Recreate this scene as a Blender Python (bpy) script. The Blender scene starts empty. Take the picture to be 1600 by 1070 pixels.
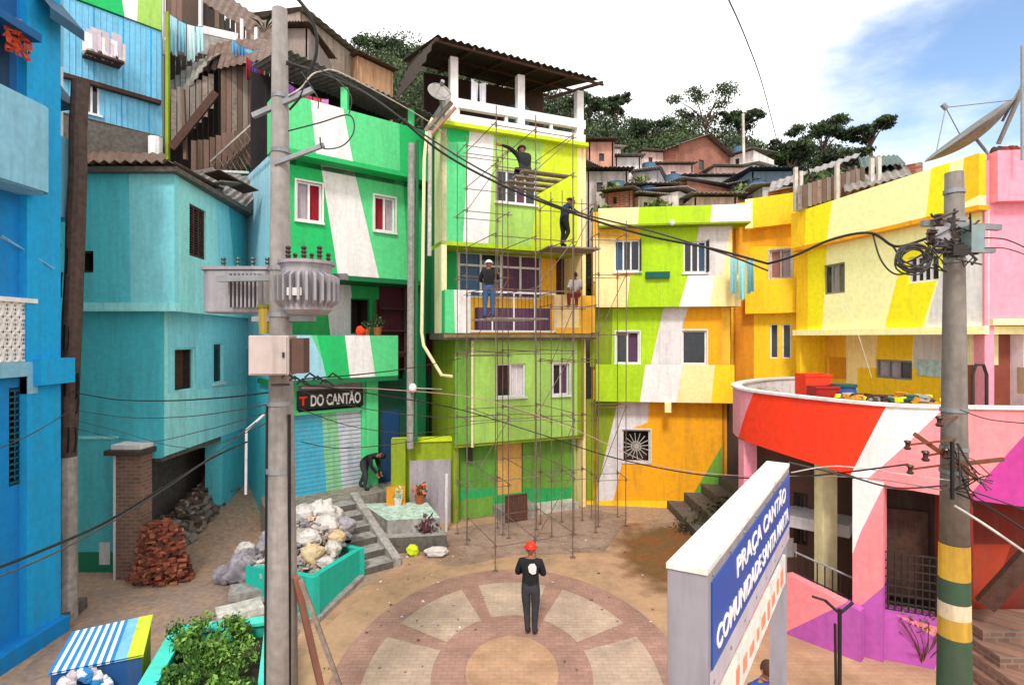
import bpy, bmesh, math, random
from mathutils import Vector, Matrix, noise
random.seed(7)
SC = bpy.context.scene
COL = SC.collection
PI = math.pi
# ---------------------------------------------------------------- camera, sky, sun, exposure
F, CZ, HY = 850.0, 5.7, 528.0
cam = bpy.data.cameras.new('camera'); camo = bpy.data.objects.new('camera', cam); COL.objects.link(camo)
camo.location = (0, 0, CZ); camo.rotation_euler = (PI/2, 0, 0)
cam.lens = 36*F/1600; cam.sensor_width = 36; cam.clip_end = 3000; cam.clip_start = 0.05
cam.shift_y = -(535-HY)/1600
SC.camera = camo
SUN_EL, SUN_AZ = math.radians(50), math.radians(187)      # azimuth clockwise from +Y (north)
w = bpy.data.worlds.new('World'); SC.world = w; w.use_nodes = True
nt = w.node_tree; nt.nodes.clear()
def wn(t, **k):
    n = nt.nodes.new(t)
    for a, b in k.items(): setattr(n, a, b)
    return n
out = wn('ShaderNodeOutputWorld'); bg = wn('ShaderNodeBackground'); bgc = wn('ShaderNodeBackground'); mixs = wn('ShaderNodeMixShader')
sky = wn('ShaderNodeTexSky', sky_type='NISHITA', sun_disc=False, sun_elevation=SUN_EL, sun_rotation=SUN_AZ, air_density=1.0, dust_density=0.6, ozone_density=1.5)
bg.inputs['Strength'].default_value = 0.15
bgc.inputs['Color'].default_value = (1.0, 0.985, 0.97, 1); bgc.inputs['Strength'].default_value = 0.98
tc = wn('ShaderNodeTexCoord')
# cloud cover: noise over the sky dome, thinned round one open blue patch
mp = wn('ShaderNodeMapping'); mp.inputs['Scale'].default_value = (1.0, 1.0, 2.4); mp.inputs['Location'].default_value = (0.35, 0.1, 0.2)
nz = wn('ShaderNodeTexNoise'); nz.inputs['Scale'].default_value = 2.6; nz.inputs['Detail'].default_value = 9; nz.inputs['Roughness'].default_value = 0.6
nt.links.new(tc.outputs['Generated'], mp.inputs['Vector']); nt.links.new(mp.outputs['Vector'], nz.inputs['Vector'])
dirv = Vector(((1545-800)/F, 1, (HY-85)/F)).normalized()
def patch(px, py, lo, hi):
    d = wn('ShaderNodeVectorMath', operation='DOT_PRODUCT'); d.inputs[1].default_value = Vector(((px-800)/F, 1, (HY-py)/F)).normalized()
    nrm = wn('ShaderNodeVectorMath', operation='NORMALIZE'); nt.links.new(tc.outputs['Generated'], nrm.inputs[0]); nt.links.new(nrm.outputs[0], d.inputs[0])
    r = wn('ShaderNodeMapRange'); r.inputs['From Min'].default_value = lo; r.inputs['From Max'].default_value = hi
    nt.links.new(d.outputs['Value'], r.inputs['Value']); return r
pa = patch(1590, 60, 0.955, 0.998); pb = patch(1430, 120, 0.965, 1.0)
mx = wn('ShaderNodeMath', operation='MAXIMUM'); nt.links.new(pa.outputs[0], mx.inputs[0]); nt.links.new(pb.outputs[0], mx.inputs[1])
sc = wn('ShaderNodeMath', operation='MULTIPLY'); sc.inputs[1].default_value = 0.66; nt.links.new(mx.outputs[0], sc.inputs[0])
add = wn('ShaderNodeMath', operation='ADD'); add.inputs[1].default_value = 0.44; nt.links.new(nz.outputs['Fac'], add.inputs[0])
sb = wn('ShaderNodeMath', operation='SUBTRACT'); nt.links.new(add.outputs[0], sb.inputs[0]); nt.links.new(sc.outputs[0], sb.inputs[1])
cr = wn('ShaderNodeMapRange', interpolation_type='SMOOTHSTEP'); cr.inputs['From Min'].default_value = 0.22; cr.inputs['From Max'].default_value = 0.72
nt.links.new(sb.outputs[0], cr.inputs['Value'])
nt.links.new(sky.outputs[0], bg.inputs['Color']); nt.links.new(cr.outputs[0], mixs.inputs[0])
nt.links.new(bg.outputs[0], mixs.inputs[1]); nt.links.new(bgc.outputs[0], mixs.inputs[2]); nt.links.new(mixs.outputs[0], out.inputs[0])
sun = bpy.data.lights.new('sun', 'SUN'); sun.energy = 1.7; sun.angle = math.radians(10); sun.color = (1, 0.96, 0.9)
suno = bpy.data.objects.new('sun', sun); COL.objects.link(suno)
sd = Vector((math.sin(SUN_AZ)*math.cos(SUN_EL), math.cos(SUN_AZ)*math.cos(SUN_EL), math.sin(SUN_EL)))
suno.rotation_euler = sd.to_track_quat('Z', 'Y').to_euler(); suno.location = (5, -5, 30)
SC.view_settings.view_transform = 'Standard'; SC.view_settings.look = 'None'; SC.view_settings.exposure = 0.74; SC.view_settings.gamma = 1
SC.cycles.max_bounces = 6

# ---------------------------------------------------------------- pixel helpers (photo of 1600x1070)
def P(px, py, Y): return Vector(((px-800)/F*Y, Y, CZ-(py-HY)/F*Y))
def G(px, py, z=0.0): return P(px, py, (CZ-z)*F/(py-HY))
def XY(px, Y): return Vector(((px-800)/F*Y, Y))
def ZY(py, Y): return CZ-(py-HY)/F*Y

# ---------------------------------------------------------------- materials
MATS = {}
def lin(h):
    h = h.lstrip('#'); c = [int(h[i:i+2], 16)/255 for i in (0, 2, 4)]
    return [((x+0.055)/1.055)**2.4 if x > 0.04045 else x/12.92 for x in c]
def mat(name, hexc, rough=0.75, dirt=0.18, grain=0.1, bump=0.12, metal=0.0, scale=1.0, kind='paint', hex2=None, k=1.0):
    """paint: plaster paint with rain streaks, blotches and fine bump; all in world metres"""
    if name in MATS: return MATS[name]
    m = bpy.data.materials.new(name); m.use_nodes = True; MATS[name] = m
    n = m.node_tree.nodes; l = m.node_tree.links; b = n['Principled BSDF']
    c = [x*k for x in lin(hexc)]
    b.inputs['Roughness'].default_value = rough; b.inputs['Metallic'].default_value = metal
    b.inputs['Specular IOR Level'].default_value = 0.3
    geo = n.new('ShaderNodeNewGeometry'); src = geo.outputs['Position']
    if kind == 'obj':
        t = n.new('ShaderNodeTexCoord'); src = t.outputs['Object']
    sd_n = sum(ord(ch)*(i+3) for i, ch in enumerate(name)) % 97; vz = .7+.9*(sd_n % 7)/6
    mpn = n.new('ShaderNodeMapping'); mpn.inputs['Location'].default_value = (sd_n, sd_n*.7, sd_n*.3); mpn.inputs['Scale'].default_value = (3*scale, 3*scale, 0.45*scale) if kind == 'paint' else (2*scale,)*3
    l.new(src, mpn.inputs['Vector'])
    n1 = n.new('ShaderNodeTexNoise'); n1.inputs['Scale'].default_value = 1.0; n1.inputs['Detail'].default_value = 6; n1.inputs['Roughness'].default_value = 0.65
    l.new(mpn.outputs[0], n1.inputs['Vector'])
    n2 = n.new('ShaderNodeTexNoise'); n2.inputs['Scale'].default_value = 9*scale; n2.inputs['Detail'].default_value = 5
    l.new(src, n2.inputs['Vector'])
    r1 = n.new('ShaderNodeMapRange'); r1.inputs['From Min'].default_value = 0.45; r1.inputs['From Max'].default_value = 0.72; l.new(n1.outputs['Fac'], r1.inputs['Value'])
    r1.inputs['To Max'].default_value = dirt*2.2
    mx1 = n.new('ShaderNodeMix'); mx1.data_type = 'RGBA'; l.new(r1.outputs[0], mx1.inputs['Factor'])
    mx1.inputs['A'].default_value = (*c, 1)
    c2 = lin(hex2) if hex2 else [c[0]*0.45+0.03, c[1]*0.45+0.028, c[2]*0.45+0.022]
    mx1.inputs['B'].default_value = (*c2, 1)
    hsv = n.new('ShaderNodeHueSaturation'); l.new(mx1.outputs['Result'], hsv.inputs['Color'])
    r2 = n.new('ShaderNodeMapRange'); r2.inputs['From Min'].default_value = 0.25; r2.inputs['From Max'].default_value = 0.75
    r2.inputs['To Min'].default_value = 1-grain; r2.inputs['To Max'].default_value = 1+grain; l.new(n2.outputs['Fac'], r2.inputs['Value'])
    l.new(r2.outputs[0], hsv.inputs['Value'])
    if kind == 'paint' and dirt >= .05 and metal == 0:
        # thin rain streaks and greyish patches of wear
        m3 = n.new('ShaderNodeMapping'); m3.inputs['Scale'].default_value = (7*vz, 7*vz, .35+.3*vz); m3.inputs['Location'].default_value = (3+sd_n, 1, 7); l.new(src, m3.inputs['Vector'])
        n3 = n.new('ShaderNodeTexNoise'); n3.inputs['Scale'].default_value = 1.3; n3.inputs['Detail'].default_value = 4; l.new(m3.outputs[0], n3.inputs['Vector'])
        n4 = n.new('ShaderNodeTexNoise'); n4.inputs['Scale'].default_value = .6+.5*vz; n4.inputs['Detail'].default_value = 10; n4.inputs['Roughness'].default_value = .75; l.new(src, n4.inputs['Vector'])
        r3 = n.new('ShaderNodeMapRange'); r3.inputs['From Min'].default_value = .54; r3.inputs['From Max'].default_value = .74; r3.inputs['To Max'].default_value = min(.6, .12+dirt*1.3); l.new(n3.outputs['Fac'], r3.inputs['Value'])
        r4 = n.new('ShaderNodeMapRange'); r4.inputs['From Min'].default_value = .57; r4.inputs['From Max'].default_value = .62; r4.inputs['To Max'].default_value = min(.35, .05+dirt*.6); l.new(n4.outputs['Fac'], r4.inputs['Value'])
        mm_ = n.new('ShaderNodeMath'); mm_.operation = 'MAXIMUM'; l.new(r3.outputs[0], mm_.inputs[0]); l.new(r4.outputs[0], mm_.inputs[1])
        mx3 = n.new('ShaderNodeMix'); mx3.data_type = 'RGBA'; l.new(mm_.outputs[0], mx3.inputs['Factor']); l.new(hsv.outputs[0], mx3.inputs['A']); mx3.inputs['B'].default_value = (c[0]*.4+.05, c[1]*.4+.045, c[2]*.4+.035, 1)
        fin = mx3.outputs['Result']
    else: fin = hsv.outputs[0]
    l.new(fin, b.inputs['Base Color'])
    if bump:
        bp = n.new('ShaderNodeBump'); bp.inputs['Strength'].default_value = bump; bp.inputs['Distance'].default_value = 0.03
        l.new(n2.outputs['Fac'], bp.inputs['Height']); l.new(bp.outputs[0], b.inputs['Normal'])
    return m
def glassmat():
    if 'window_glass' in MATS: return MATS['window_glass']
    m = mat('window_glass', '#20262b', rough=0.08, dirt=0.3, grain=0.3, bump=0.0); m.node_tree.nodes['Principled BSDF'].inputs['Specular IOR Level'].default_value = 0.5
    return m
def brickmat(name, c1, c2, mortar, bw=0.24, bh=0.09, msize=0.012, axis='wall'):
    m = bpy.data.materials.new(name); m.use_nodes = True; MATS[name] = m
    n = m.node_tree.nodes; l = m.node_tree.links; b = n['Principled BSDF']; b.inputs['Roughness'].default_value = 0.9
    geo = n.new('ShaderNodeNewGeometry'); sep = n.new('ShaderNodeSeparateXYZ'); l.new(geo.outputs['Position'], sep.inputs[0])
    cb = n.new('ShaderNodeCombineXYZ')
    if axis == 'wall':
        a = n.new('ShaderNodeMath'); a.operation = 'ADD'; l.new(sep.outputs['X'], a.inputs[0]); l.new(sep.outputs['Y'], a.inputs[1])
        l.new(a.outputs[0], cb.inputs['X']); l.new(sep.outputs['Z'], cb.inputs['Y'])
    else:
        l.new(sep.outputs['X'], cb.inputs['X']); l.new(sep.outputs['Y'], cb.inputs['Y'])
    bt = n.new('ShaderNodeTexBrick'); bt.inputs['Scale'].default_value = 1; bt.inputs['Brick Width'].default_value = bw; bt.inputs['Row Height'].default_value = bh
    bt.inputs['Mortar Size'].default_value = msize; bt.inputs['Color1'].default_value = (*lin(c1), 1); bt.inputs['Color2'].default_value = (*lin(c2), 1); bt.inputs['Mortar'].default_value = (*lin(mortar), 1)
    l.new(cb.outputs[0], bt.inputs['Vector'])
    nn = n.new('ShaderNodeTexNoise'); nn.inputs['Scale'].default_value = 1.3; nn.inputs['Detail'].default_value = 8; nn.inputs['Roughness'].default_value = 0.7; l.new(geo.outputs['Position'], nn.inputs['Vector'])
    rr = n.new('ShaderNodeMapRange'); rr.inputs['From Min'].default_value = 0.3; rr.inputs['From Max'].default_value = 0.7; rr.inputs['To Min'].default_value = 0.68; rr.inputs['To Max'].default_value = 1.22; l.new(nn.outputs['Fac'], rr.inputs['Value'])
    hs = n.new('ShaderNodeHueSaturation'); l.new(bt.outputs['Color'], hs.inputs['Color']); l.new(rr.outputs[0], hs.inputs['Value']); l.new(hs.outputs[0], b.inputs['Base Color'])
    bp = n.new('ShaderNodeBump'); bp.inputs['Strength'].default_value = 0.4; bp.inputs['Distance'].default_value = 0.02; l.new(bt.outputs['Fac'], bp.inputs['Height']); bp.invert = True; l.new(bp.outputs[0], b.inputs['Normal'])
    return m

# ---------------------------------------------------------------- object helpers
OFF = {}
def tag(o, label=None, cat=None, group=None, kind=None):
    if label: o['label'] = label
    if cat: o['category'] = cat
    if group: o['group'] = group
    if kind: o['kind'] = kind
    return o
def thing(name, loc, label, cat, group=None, rz=0.0):
    o = bpy.data.objects.new(name, None); COL.objects.link(o); o.location = loc; o.rotation_euler = (0, 0, rz)
    o.empty_display_size = 0.3
    OFF[o.name] = Vector(loc); return tag(o, label, cat, group)
def dup(o, loc=None, rz=None, label=None, group=None, parent=None, dloc=None):
    c = o.copy(); COL.objects.link(c)
    if parent is not None: c.parent = parent
    if loc is not None: c.location = loc
    if rz is not None: c.rotation_euler = (o.rotation_euler[0], o.rotation_euler[1], rz)
    if label: c['label'] = label
    if group: c['group'] = group
    for ch in list(o.children): dup(ch, parent=c)
    return c
class MB:
    def __init__(s): s.v = []; s.f = []; s.m = []; s.mats = []
    def mi(s, m):
        if m not in s.mats: s.mats.append(m)
        return s.mats.index(m)
    def face(s, pts, m):
        i = len(s.v); s.v += [Vector(p) for p in pts]; s.f.append(list(range(i, i+len(pts)))); s.m.append(s.mi(m))
    def grid(s, verts, faces, m):
        i = len(s.v); s.v += [Vector(p) for p in verts]; k = s.mi(m)
        for f in faces: s.f.append([i+j for j in f]); s.m.append(k)
    def obox(s, c, dx, dy, dz, m):
        """box from centre and three half-vectors"""
        c = Vector(c); vs = [c+a*dx+b*dy+e*dz for a in (-1, 1) for b in (-1, 1) for e in (-1, 1)]
        s.grid(vs, [(0, 1, 3, 2), (4, 6, 7, 5), (0, 4, 5, 1), (2, 3, 7, 6), (0, 2, 6, 4), (1, 5, 7, 3)], m)
    def box(s, lo, hi, m):
        lo = Vector(lo); hi = Vector(hi); c = (lo+hi)/2; h = (hi-lo)/2
        s.obox(c, Vector((h.x, 0, 0)), Vector((0, h.y, 0)), Vector((0, 0, h.z)), m)
    def bar(s, a, b, wd, ht, m, up=Vector((0, 0, 1))):
        a = Vector(a); b = Vector(b); d = b-a; dn = d.normalized()
        if abs(dn.dot(up)) > 0.98: up = Vector((0, 1, 0))
        r = dn.cross(up).normalized(); u = r.cross(dn)
        s.obox((a+b)/2, d/2, r*wd/2, u*ht/2, m)
    def tube(s, pts, r, m, n=8, cap=True):
        pts = [Vector(p) for p in pts]; rs = r if isinstance(r, (list, tuple)) else [r]*len(pts)
        vs = []; fs = []; pu = None
        for i, p in enumerate(pts):
            d = (pts[min(i+1, len(pts)-1)]-pts[max(i-1, 0)]).normalized()
            if pu is None: pu = d.orthogonal().normalized()
            else:
                pu = (pu-d*pu.dot(d)); pu = pu.normalized() if pu.length > 1e-6 else d.orthogonal().normalized()
            q = d.cross(pu)
            for k in range(n):
                a = 2*PI*k/n; vs.append(p+(pu*math.cos(a)+q*math.sin(a))*rs[i])
        for i in range(len(pts)-1):
            for k in range(n): fs.append((i*n+k, i*n+(k+1) % n, (i+1)*n+(k+1) % n, (i+1)*n+k))
        if cap: fs.append(tuple(range(n-1, -1, -1))); fs.append(tuple((len(pts)-1)*n+k for k in range(n)))
        s.grid(vs, fs, m)
    def prism(s, poly, z0, z1, m, mtop=None):
        n = len(poly); lo = [Vector((p[0], p[1], z0)) for p in poly]; hi = [Vector((p[0], p[1], z1)) for p in poly]
        s.grid(lo+hi, [(i, (i+1) % n, n+(i+1) % n, n+i) for i in range(n)], m)
        s.face(hi, mtop or m); s.face(lo[::-1], m)
    def ell(s, c, r, m, nu=10, nv=7, R=None, jit=0.0):
        c = Vector(c); vs = []; fs = []
        for j in range(nv+1):
            th = PI*j/nv
            for i in range(nu):
                ph = 2*PI*i/nu; v = Vector((r[0]*math.sin(th)*math.cos(ph), r[1]*math.sin(th)*math.sin(ph), r[2]*math.cos(th)))
                if jit: v *= 1+random.uniform(-jit, jit)
                if R is not None: v = R @ v
                vs.append(c+v)
        for j in range(nv):
            for i in range(nu): fs.append((j*nu+i, (j+1)*nu+i, (j+1)*nu+(i+1) % nu, j*nu+(i+1) % nu))
        s.grid(vs, fs, m)
    def split(s, name, parent=None, **kw):
        """one object per separate piece"""
        par = list(range(len(s.v)))
        def find(i):
            while par[i] != i: par[i] = par[par[i]]; i = par[i]
            return i
        for f in s.f:
            for j in f[1:]: par[find(j)] = find(f[0])
        groups = {}
        for f, m in zip(s.f, s.m): groups.setdefault(find(f[0]), []).append((f, m))
        for g in groups.values():
            n = MB(); n.mats = list(s.mats); ix = {}
            for f, m in g:
                q = []
                for j in f:
                    if j not in ix: ix[j] = len(n.v); n.v.append(s.v[j])
                    q.append(ix[j])
                n.f.append(q); n.m.append(m)
            n.build(name, parent, **kw)
    def build(s, name, parent=None, smooth=False, bevel=0.0, label=None, cat=None, group=None, kind=None, keep0=False):
        me = bpy.data.meshes.new(name)
        if parent is not None: off = OFF[parent.name]
        elif keep0 or not s.v: off = Vector((0, 0, 0))
        else:
            xs = [v.x for v in s.v]; ys = [v.y for v in s.v]; zs = [v.z for v in s.v]
            off = Vector(((min(xs)+max(xs))/2, (min(ys)+max(ys))/2, min(zs)))
        me.from_pydata([tuple(v-off) for v in s.v], [], s.f)
        for mm in s.mats: me.materials.append(mm)
        me.polygons.foreach_set('material_index', s.m)
        bm = bmesh.new(); bm.from_mesh(me); bmesh.ops.remove_doubles(bm, verts=bm.verts, dist=1e-5)
        bmesh.ops.recalc_face_normals(bm, faces=bm.faces)
        bm.to_mesh(me); bm.free()
        if smooth:
            me.polygons.foreach_set('use_smooth', [True]*len(me.polygons))
            me.update()
        o = bpy.data.objects.new(name, me); COL.objects.link(o)
        if parent is not None: o.parent = parent
        else: o.location = off
        OFF[o.name] = off
        if bevel:
            bv = o.modifiers.new('bevel', 'BEVEL'); bv.width = bevel; bv.segments = 2; bv.limit_method = 'ANGLE'
        return tag(o, label, cat, group, kind)

def inpoly(p, poly):
    x, y = p; c = False; n = len(poly)
    for i in range(n):
        x1, y1 = poly[i]; x2, y2 = poly[(i+1) % n]
        if (y1 > y) != (y2 > y) and x < (x2-x1)*(y-y1)/(y2-y1)+x1: c = not c
    return c
class Wall:
    """vertical plane through two plan points; u runs A->B in metres, v is world height"""
    def __init__(s, A, B):
        s.o = Vector(A[:2]) if not isinstance(A, tuple) else XY(*A); s.b = Vector(B[:2]) if not isinstance(B, tuple) else XY(*B)
        s.d = (s.b-s.o).normalized(); s.len = (s.b-s.o).length
        s.n = Vector((s.d.y, -s.d.x))
        if s.n.dot(-s.o) < 0: s.n = -s.n
    def off(s, k, flip=False):
        w = Wall(s.o+s.n*k, s.b+s.n*k); return w
    def t(s, px):
        r = Vector(((px-800)/F, 1)); return s.o.dot(s.n)/r.dot(s.n)
    def uv(s, px, py):
        t = s.t(px); r = Vector(((px-800)/F, 1))*t; return ((r-s.o).dot(s.d), CZ-(py-HY)/F*t)
    def U(s, px): return s.uv(px, HY)[0]
    def Z(s, px, py): return s.uv(px, py)[1]
    def pt(s, u, v, out=0.0):
        q = s.o+s.d*u+s.n*out; return Vector((q.x, q.y, v))
    def d3(s): return Vector((s.d.x, s.d.y, 0))
    def n3(s): return Vector((s.n.x, s.n.y, 0))
    def rect(s, r):
        x0, y0, x1, y1 = r; xm = (x0+x1)/2; ym = (y0+y1)/2
        return (s.U(x0), s.Z(xm, y1), s.U(x1), s.Z(xm, y0))
    def panel(s, name, parent, base, z0, z1, u0=None, u1=None, regions=(), holes=(), t=0.16, cut=None, label=None, uvholes=(), **kw):
        """wall slab: front face in plane, painted regions cut into the mesh, openings left out"""
        if u0 is None: u0 = 0.0
        if u1 is None: u1 = s.len
        hs = [s.rect(h) for h in holes]+list(uvholes)
        us = sorted(set([u0, u1]+[x for h in hs for x in (h[0], h[2]) if u0 < x < u1]))
        vs = sorted(set([z0, z1]+[x for h in hs for x in (h[1], h[3]) if z0 < x < z1]))
        bm = bmesh.new(); V = {}
        for i, a in enumerate(us):
            for j, b in enumerate(vs): V[i, j] = bm.verts.new((a, b, 0))
        for i in range(len(us)-1):
            for j in range(len(vs)-1):
                cx = (us[i]+us[i+1])/2; cy = (vs[j]+vs[j+1])/2
                if any(h[0] < cx < h[2] and h[1] < cy < h[3] for h in hs): continue
                bm.faces.new((V[i, j], V[i+1, j], V[i+1, j+1], V[i, j+1]))
        polys = []
        for pl, m in regions:
            q = [s.uv(*p) for p in pl]; polys.append((q, m))
            for i in range(len(q)):
                a = Vector((*q[i], 0)); b = Vector((*q[(i+1) % len(q)], 0)); e = b-a
                if e.length < 1e-4: continue
                bmesh.ops.bisect_plane(bm, geom=bm.verts[:]+bm.edges[:]+bm.faces[:], dist=1e-5, plane_co=a, plane_no=Vector((-e.y, e.x, 0)))
        if cut:                                    # convex outline in pixels: keep the inside
            q = [s.uv(*p) for p in cut]; cc = Vector((sum(p[0] for p in q)/len(q), sum(p[1] for p in q)/len(q), 0))
            for i in range(len(q)):
                a = Vector((*q[i], 0)); b = Vector((*q[(i+1) % len(q)], 0)); e = b-a; no = Vector((-e.y, e.x, 0))
                if (cc-a).dot(no) > 0: no = -no
                bmesh.ops.bisect_plane(bm, geom=bm.verts[:]+bm.edges[:]+bm.faces[:], dist=1e-5, plane_co=a, plane_no=no, clear_outer=True)
        mb = MB(); bm.verts.index_update()
        front = [s.pt(v.co.x, v.co.y, 0) for v in bm.verts]; back = [s.pt(v.co.x, v.co.y, -t) for v in bm.verts]
        N = len(front); off0 = len(mb.v); mb.v += front+back
        for f in bm.faces:
            c = f.calc_center_median(); m = base
            for q, mm in polys:
                if inpoly((c.x, c.y), q): m = mm
            ix = [v.index for v in f.verts]; k = mb.mi(m)
            mb.f.append(ix); mb.m.append(k); mb.f.append([N+i for i in ix[::-1]]); mb.m.append(k)
            for e in f.edges:
                if len(e.link_faces) == 1:
                    a, b = e.verts[0].index, e.verts[1].index; mb.f.append([a, b, N+b, N+a]); mb.m.append(k)
        bm.free()
        return mb.build(name, parent, label=label)

def beam(name, W, u0, u1, z0, z1, d0, d1, m, parent, **kw):
    mb = MB(); c = (W.pt(u0, z0, d0)+W.pt(u1, z1, d1))/2
    mb.obox(c, W.d3()*(u1-u0)/2, W.n3()*(d1-d0)/2, Vector((0, 0, (z1-z0)/2)), m)
    return mb.build(name, parent, **kw)

def window(W, r, root, frame, n=2, style='slide', curtain=None, sill=None, uv=False, recess=0.05, fw=0.05, top=0.0, open_dark=False, bars=None, depth=0.5, surround=None):
    u0, v0, u1, v1 = r if uv else W.rect(r)
    rn_ = random.Random(int(abs(u0*131+v0*57+W.o.x*19)*10))
    if curtain is None and n > 1 and not open_dark and rn_.random() < .7: curtain = {rn_.randrange(n): M[rn_.choice(['greyc', 'offw', 'bluec', 'purc'])]}
    mb = MB(); D = W.d3(); N = W.n3(); z = Vector((0, 0, 1))
    def b(a0, b0, a1, b1, o0, o1, m): mb.obox((W.pt(a0, b0, o0)+W.pt(a1, b1, o1))/2, D*(a1-a0)/2, N*(o1-o0)/2, z*(b1-b0)/2, m)
    o0, o1 = -recess-0.05, -recess
    if surround:
        sw = surround; b(u0-sw, v0-sw, u0, v1+sw, -0.02, 0.03, frame); b(u1, v0-sw, u1+sw, v1+sw, -0.02, 0.03, frame); b(u0, v0-sw, u1, v0, -0.02, 0.031, frame); b(u0, v1, u1, v1+sw, -0.02, 0.031, frame)
    b(u0, v0, u0+fw, v1, o0, o1, frame); b(u1-fw, v0, u1, v1, o0, o1, frame)
    b(u0+fw, v0, u1-fw, v0+fw, o0, o1, frame); b(u0+fw, v1-fw, u1-fw, v1, o0, o1, frame)
    w_ = (u1-u0-2*fw)
    for i in range(1, n):
        x = u0+fw+w_*i/n; b(x-fw/2, v0+fw, x+fw/2, v1-fw, o0+0.004, o1+0.004, frame)
    if top: b(u0+fw, v1-top-fw/2, u1-fw, v1-top+fw/2, o0+0.002, o1+0.002, frame)
    win = mb.build('window', root); OFF[win.name] = OFF[root.name]
    if not open_dark:
        mb = MB()
        for i in range(n):
            if curtain and i in curtain: continue
            x0 = u0+fw+w_*i/n; x1 = u0+fw+w_*(i+1)/n
            mb.obox((W.pt(x0+.003, v0+fw, o0+.02-.008*(i % 2))+W.pt(x1-.003, v1-fw, o0+.03-.008*(i % 2)))/2, D*(x1-x0-.006)/2, N*0.003, z*(v1-v0-2*fw)/2, glassmat())
        if mb.v: mb.build('pane', win)
    if curtain:
        for i, m in curtain.items():
            mb = MB(); x0 = u0+fw+w_*i/n; x1 = u0+fw+w_*(i+1)/n; K = 14; vs = []
            for k in range(K+1):
                x = x0+(x1-x0)*k/K; dd = o0-0.01-0.03*(k % 2)
                vs += [W.pt(x, v0+.02, dd), W.pt(x, v1-.02, dd)]
            mb.grid(vs, [(2*k, 2*k+2, 2*k+3, 2*k+1) for k in range(K)], m); mb.build('curtain', win)
    if sill:
        mb = MB(); b(u0-0.06, v0-0.06, u1+0.06, v0-0.002, -0.02, 0.07, sill); mb.build('sill', win)
    if bars:
        mb = MB(); k = max(3, int((u1-u0)/0.11))
        for i in range(1, k): x = u0+(u1-u0)*i/k; mb.bar(W.pt(x, v0, 0.02), W.pt(x, v1, 0.02), .014, .014, bars)
        for q in (0.02, 0.5, 0.98): mb.bar(W.pt(u0, v0+(v1-v0)*q, 0.02), W.pt(u1, v0+(v1-v0)*q, 0.02), .02, .02, bars)
        mb.build('grille', win)
    # dark reveal box behind the opening
    mb = MB(); dk = mat('dark_interior', '#3a3029', grain=0.2, bump=0)
    a = o0-0.07
    q = [(u0, v0), (u1, v0), (u1, v1), (u0, v1)]
    for i in range(4):
        p1, p2 = q[i], q[(i+1) % 4]; mb.face([W.pt(*p1, a), W.pt(*p2, a), W.pt(*p2, a-depth), W.pt(*p1, a-depth)], dk)
    mb.face([W.pt(*p, a-depth) for p in q], dk); mb.build('room_recess', win)
    return win

def corrugated(name, a, b, c, d, m, parent=None, waves=30, amp=0.03, th=0.015, **kw):
    """sheet a-b (low edge) d-c (high edge); ridges run from a-b to d-c"""
    a, b, c, d = map(Vector, (a, b, c, d)); K = waves*4; up = (b-a).cross(d-a).normalized()
    if up.z < 0: up = -up
    mb = MB(); vs = []; R = 4
    for side in (0, 1):
        for i in range(K+1):
            t = i/K; h = amp*math.sin(t*waves*2*PI)
            for r in range(R+1):
                p = a.lerp(b, t).lerp(d.lerp(c, t), r/R); vs.append(p+up*(h-side*th))
    S = (K+1)*(R+1); fs = []
    for i in range(K):
        for r in range(R):
            x = i*(R+1)+r; fs.append((x, x+1, x+R+2, x+R+1)); fs.append((S+x, S+x+R+1, S+x+R+2, S+x+1))
    for i in range(K):
        for r in (0, R):
            x = i*(R+1)+r; fs.append((x, x+R+1, S+x+R+1, S+x))
    for r in range(R):
        for i in (0, K):
            x = i*(R+1)+r; fs.append((x, x+1, S+x+1, S+x))
    mb.grid(vs, fs, m); return mb.build(name, parent, smooth=False, **kw)

def leaves(mb, c, r, n, size, mats, flat=1.0, shell=0.55):
    c = Vector(c)
    for _ in range(n):
        v = Vector((random.gauss(0, 1), random.gauss(0, 1), random.gauss(0, 1))).normalized()*random.uniform(shell, 1.0)
        p = c+Vector((v.x*r[0], v.y*r[1], v.z*r[2]*flat))
        s = size*random.uniform(0.6, 1.3); a = Vector((random.gauss(0, 1), random.gauss(0, 1), random.gauss(0, .6))).normalized()
        b = a.orthogonal().normalized(); b.rotate(Matrix.Rotation(random.uniform(0, 6.28), 3, a)); e = a.cross(b)
        mb.face([p-b*s, p-e*s*.45, p+b*s, p+e*s*.45], random.choice(mats))
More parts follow.
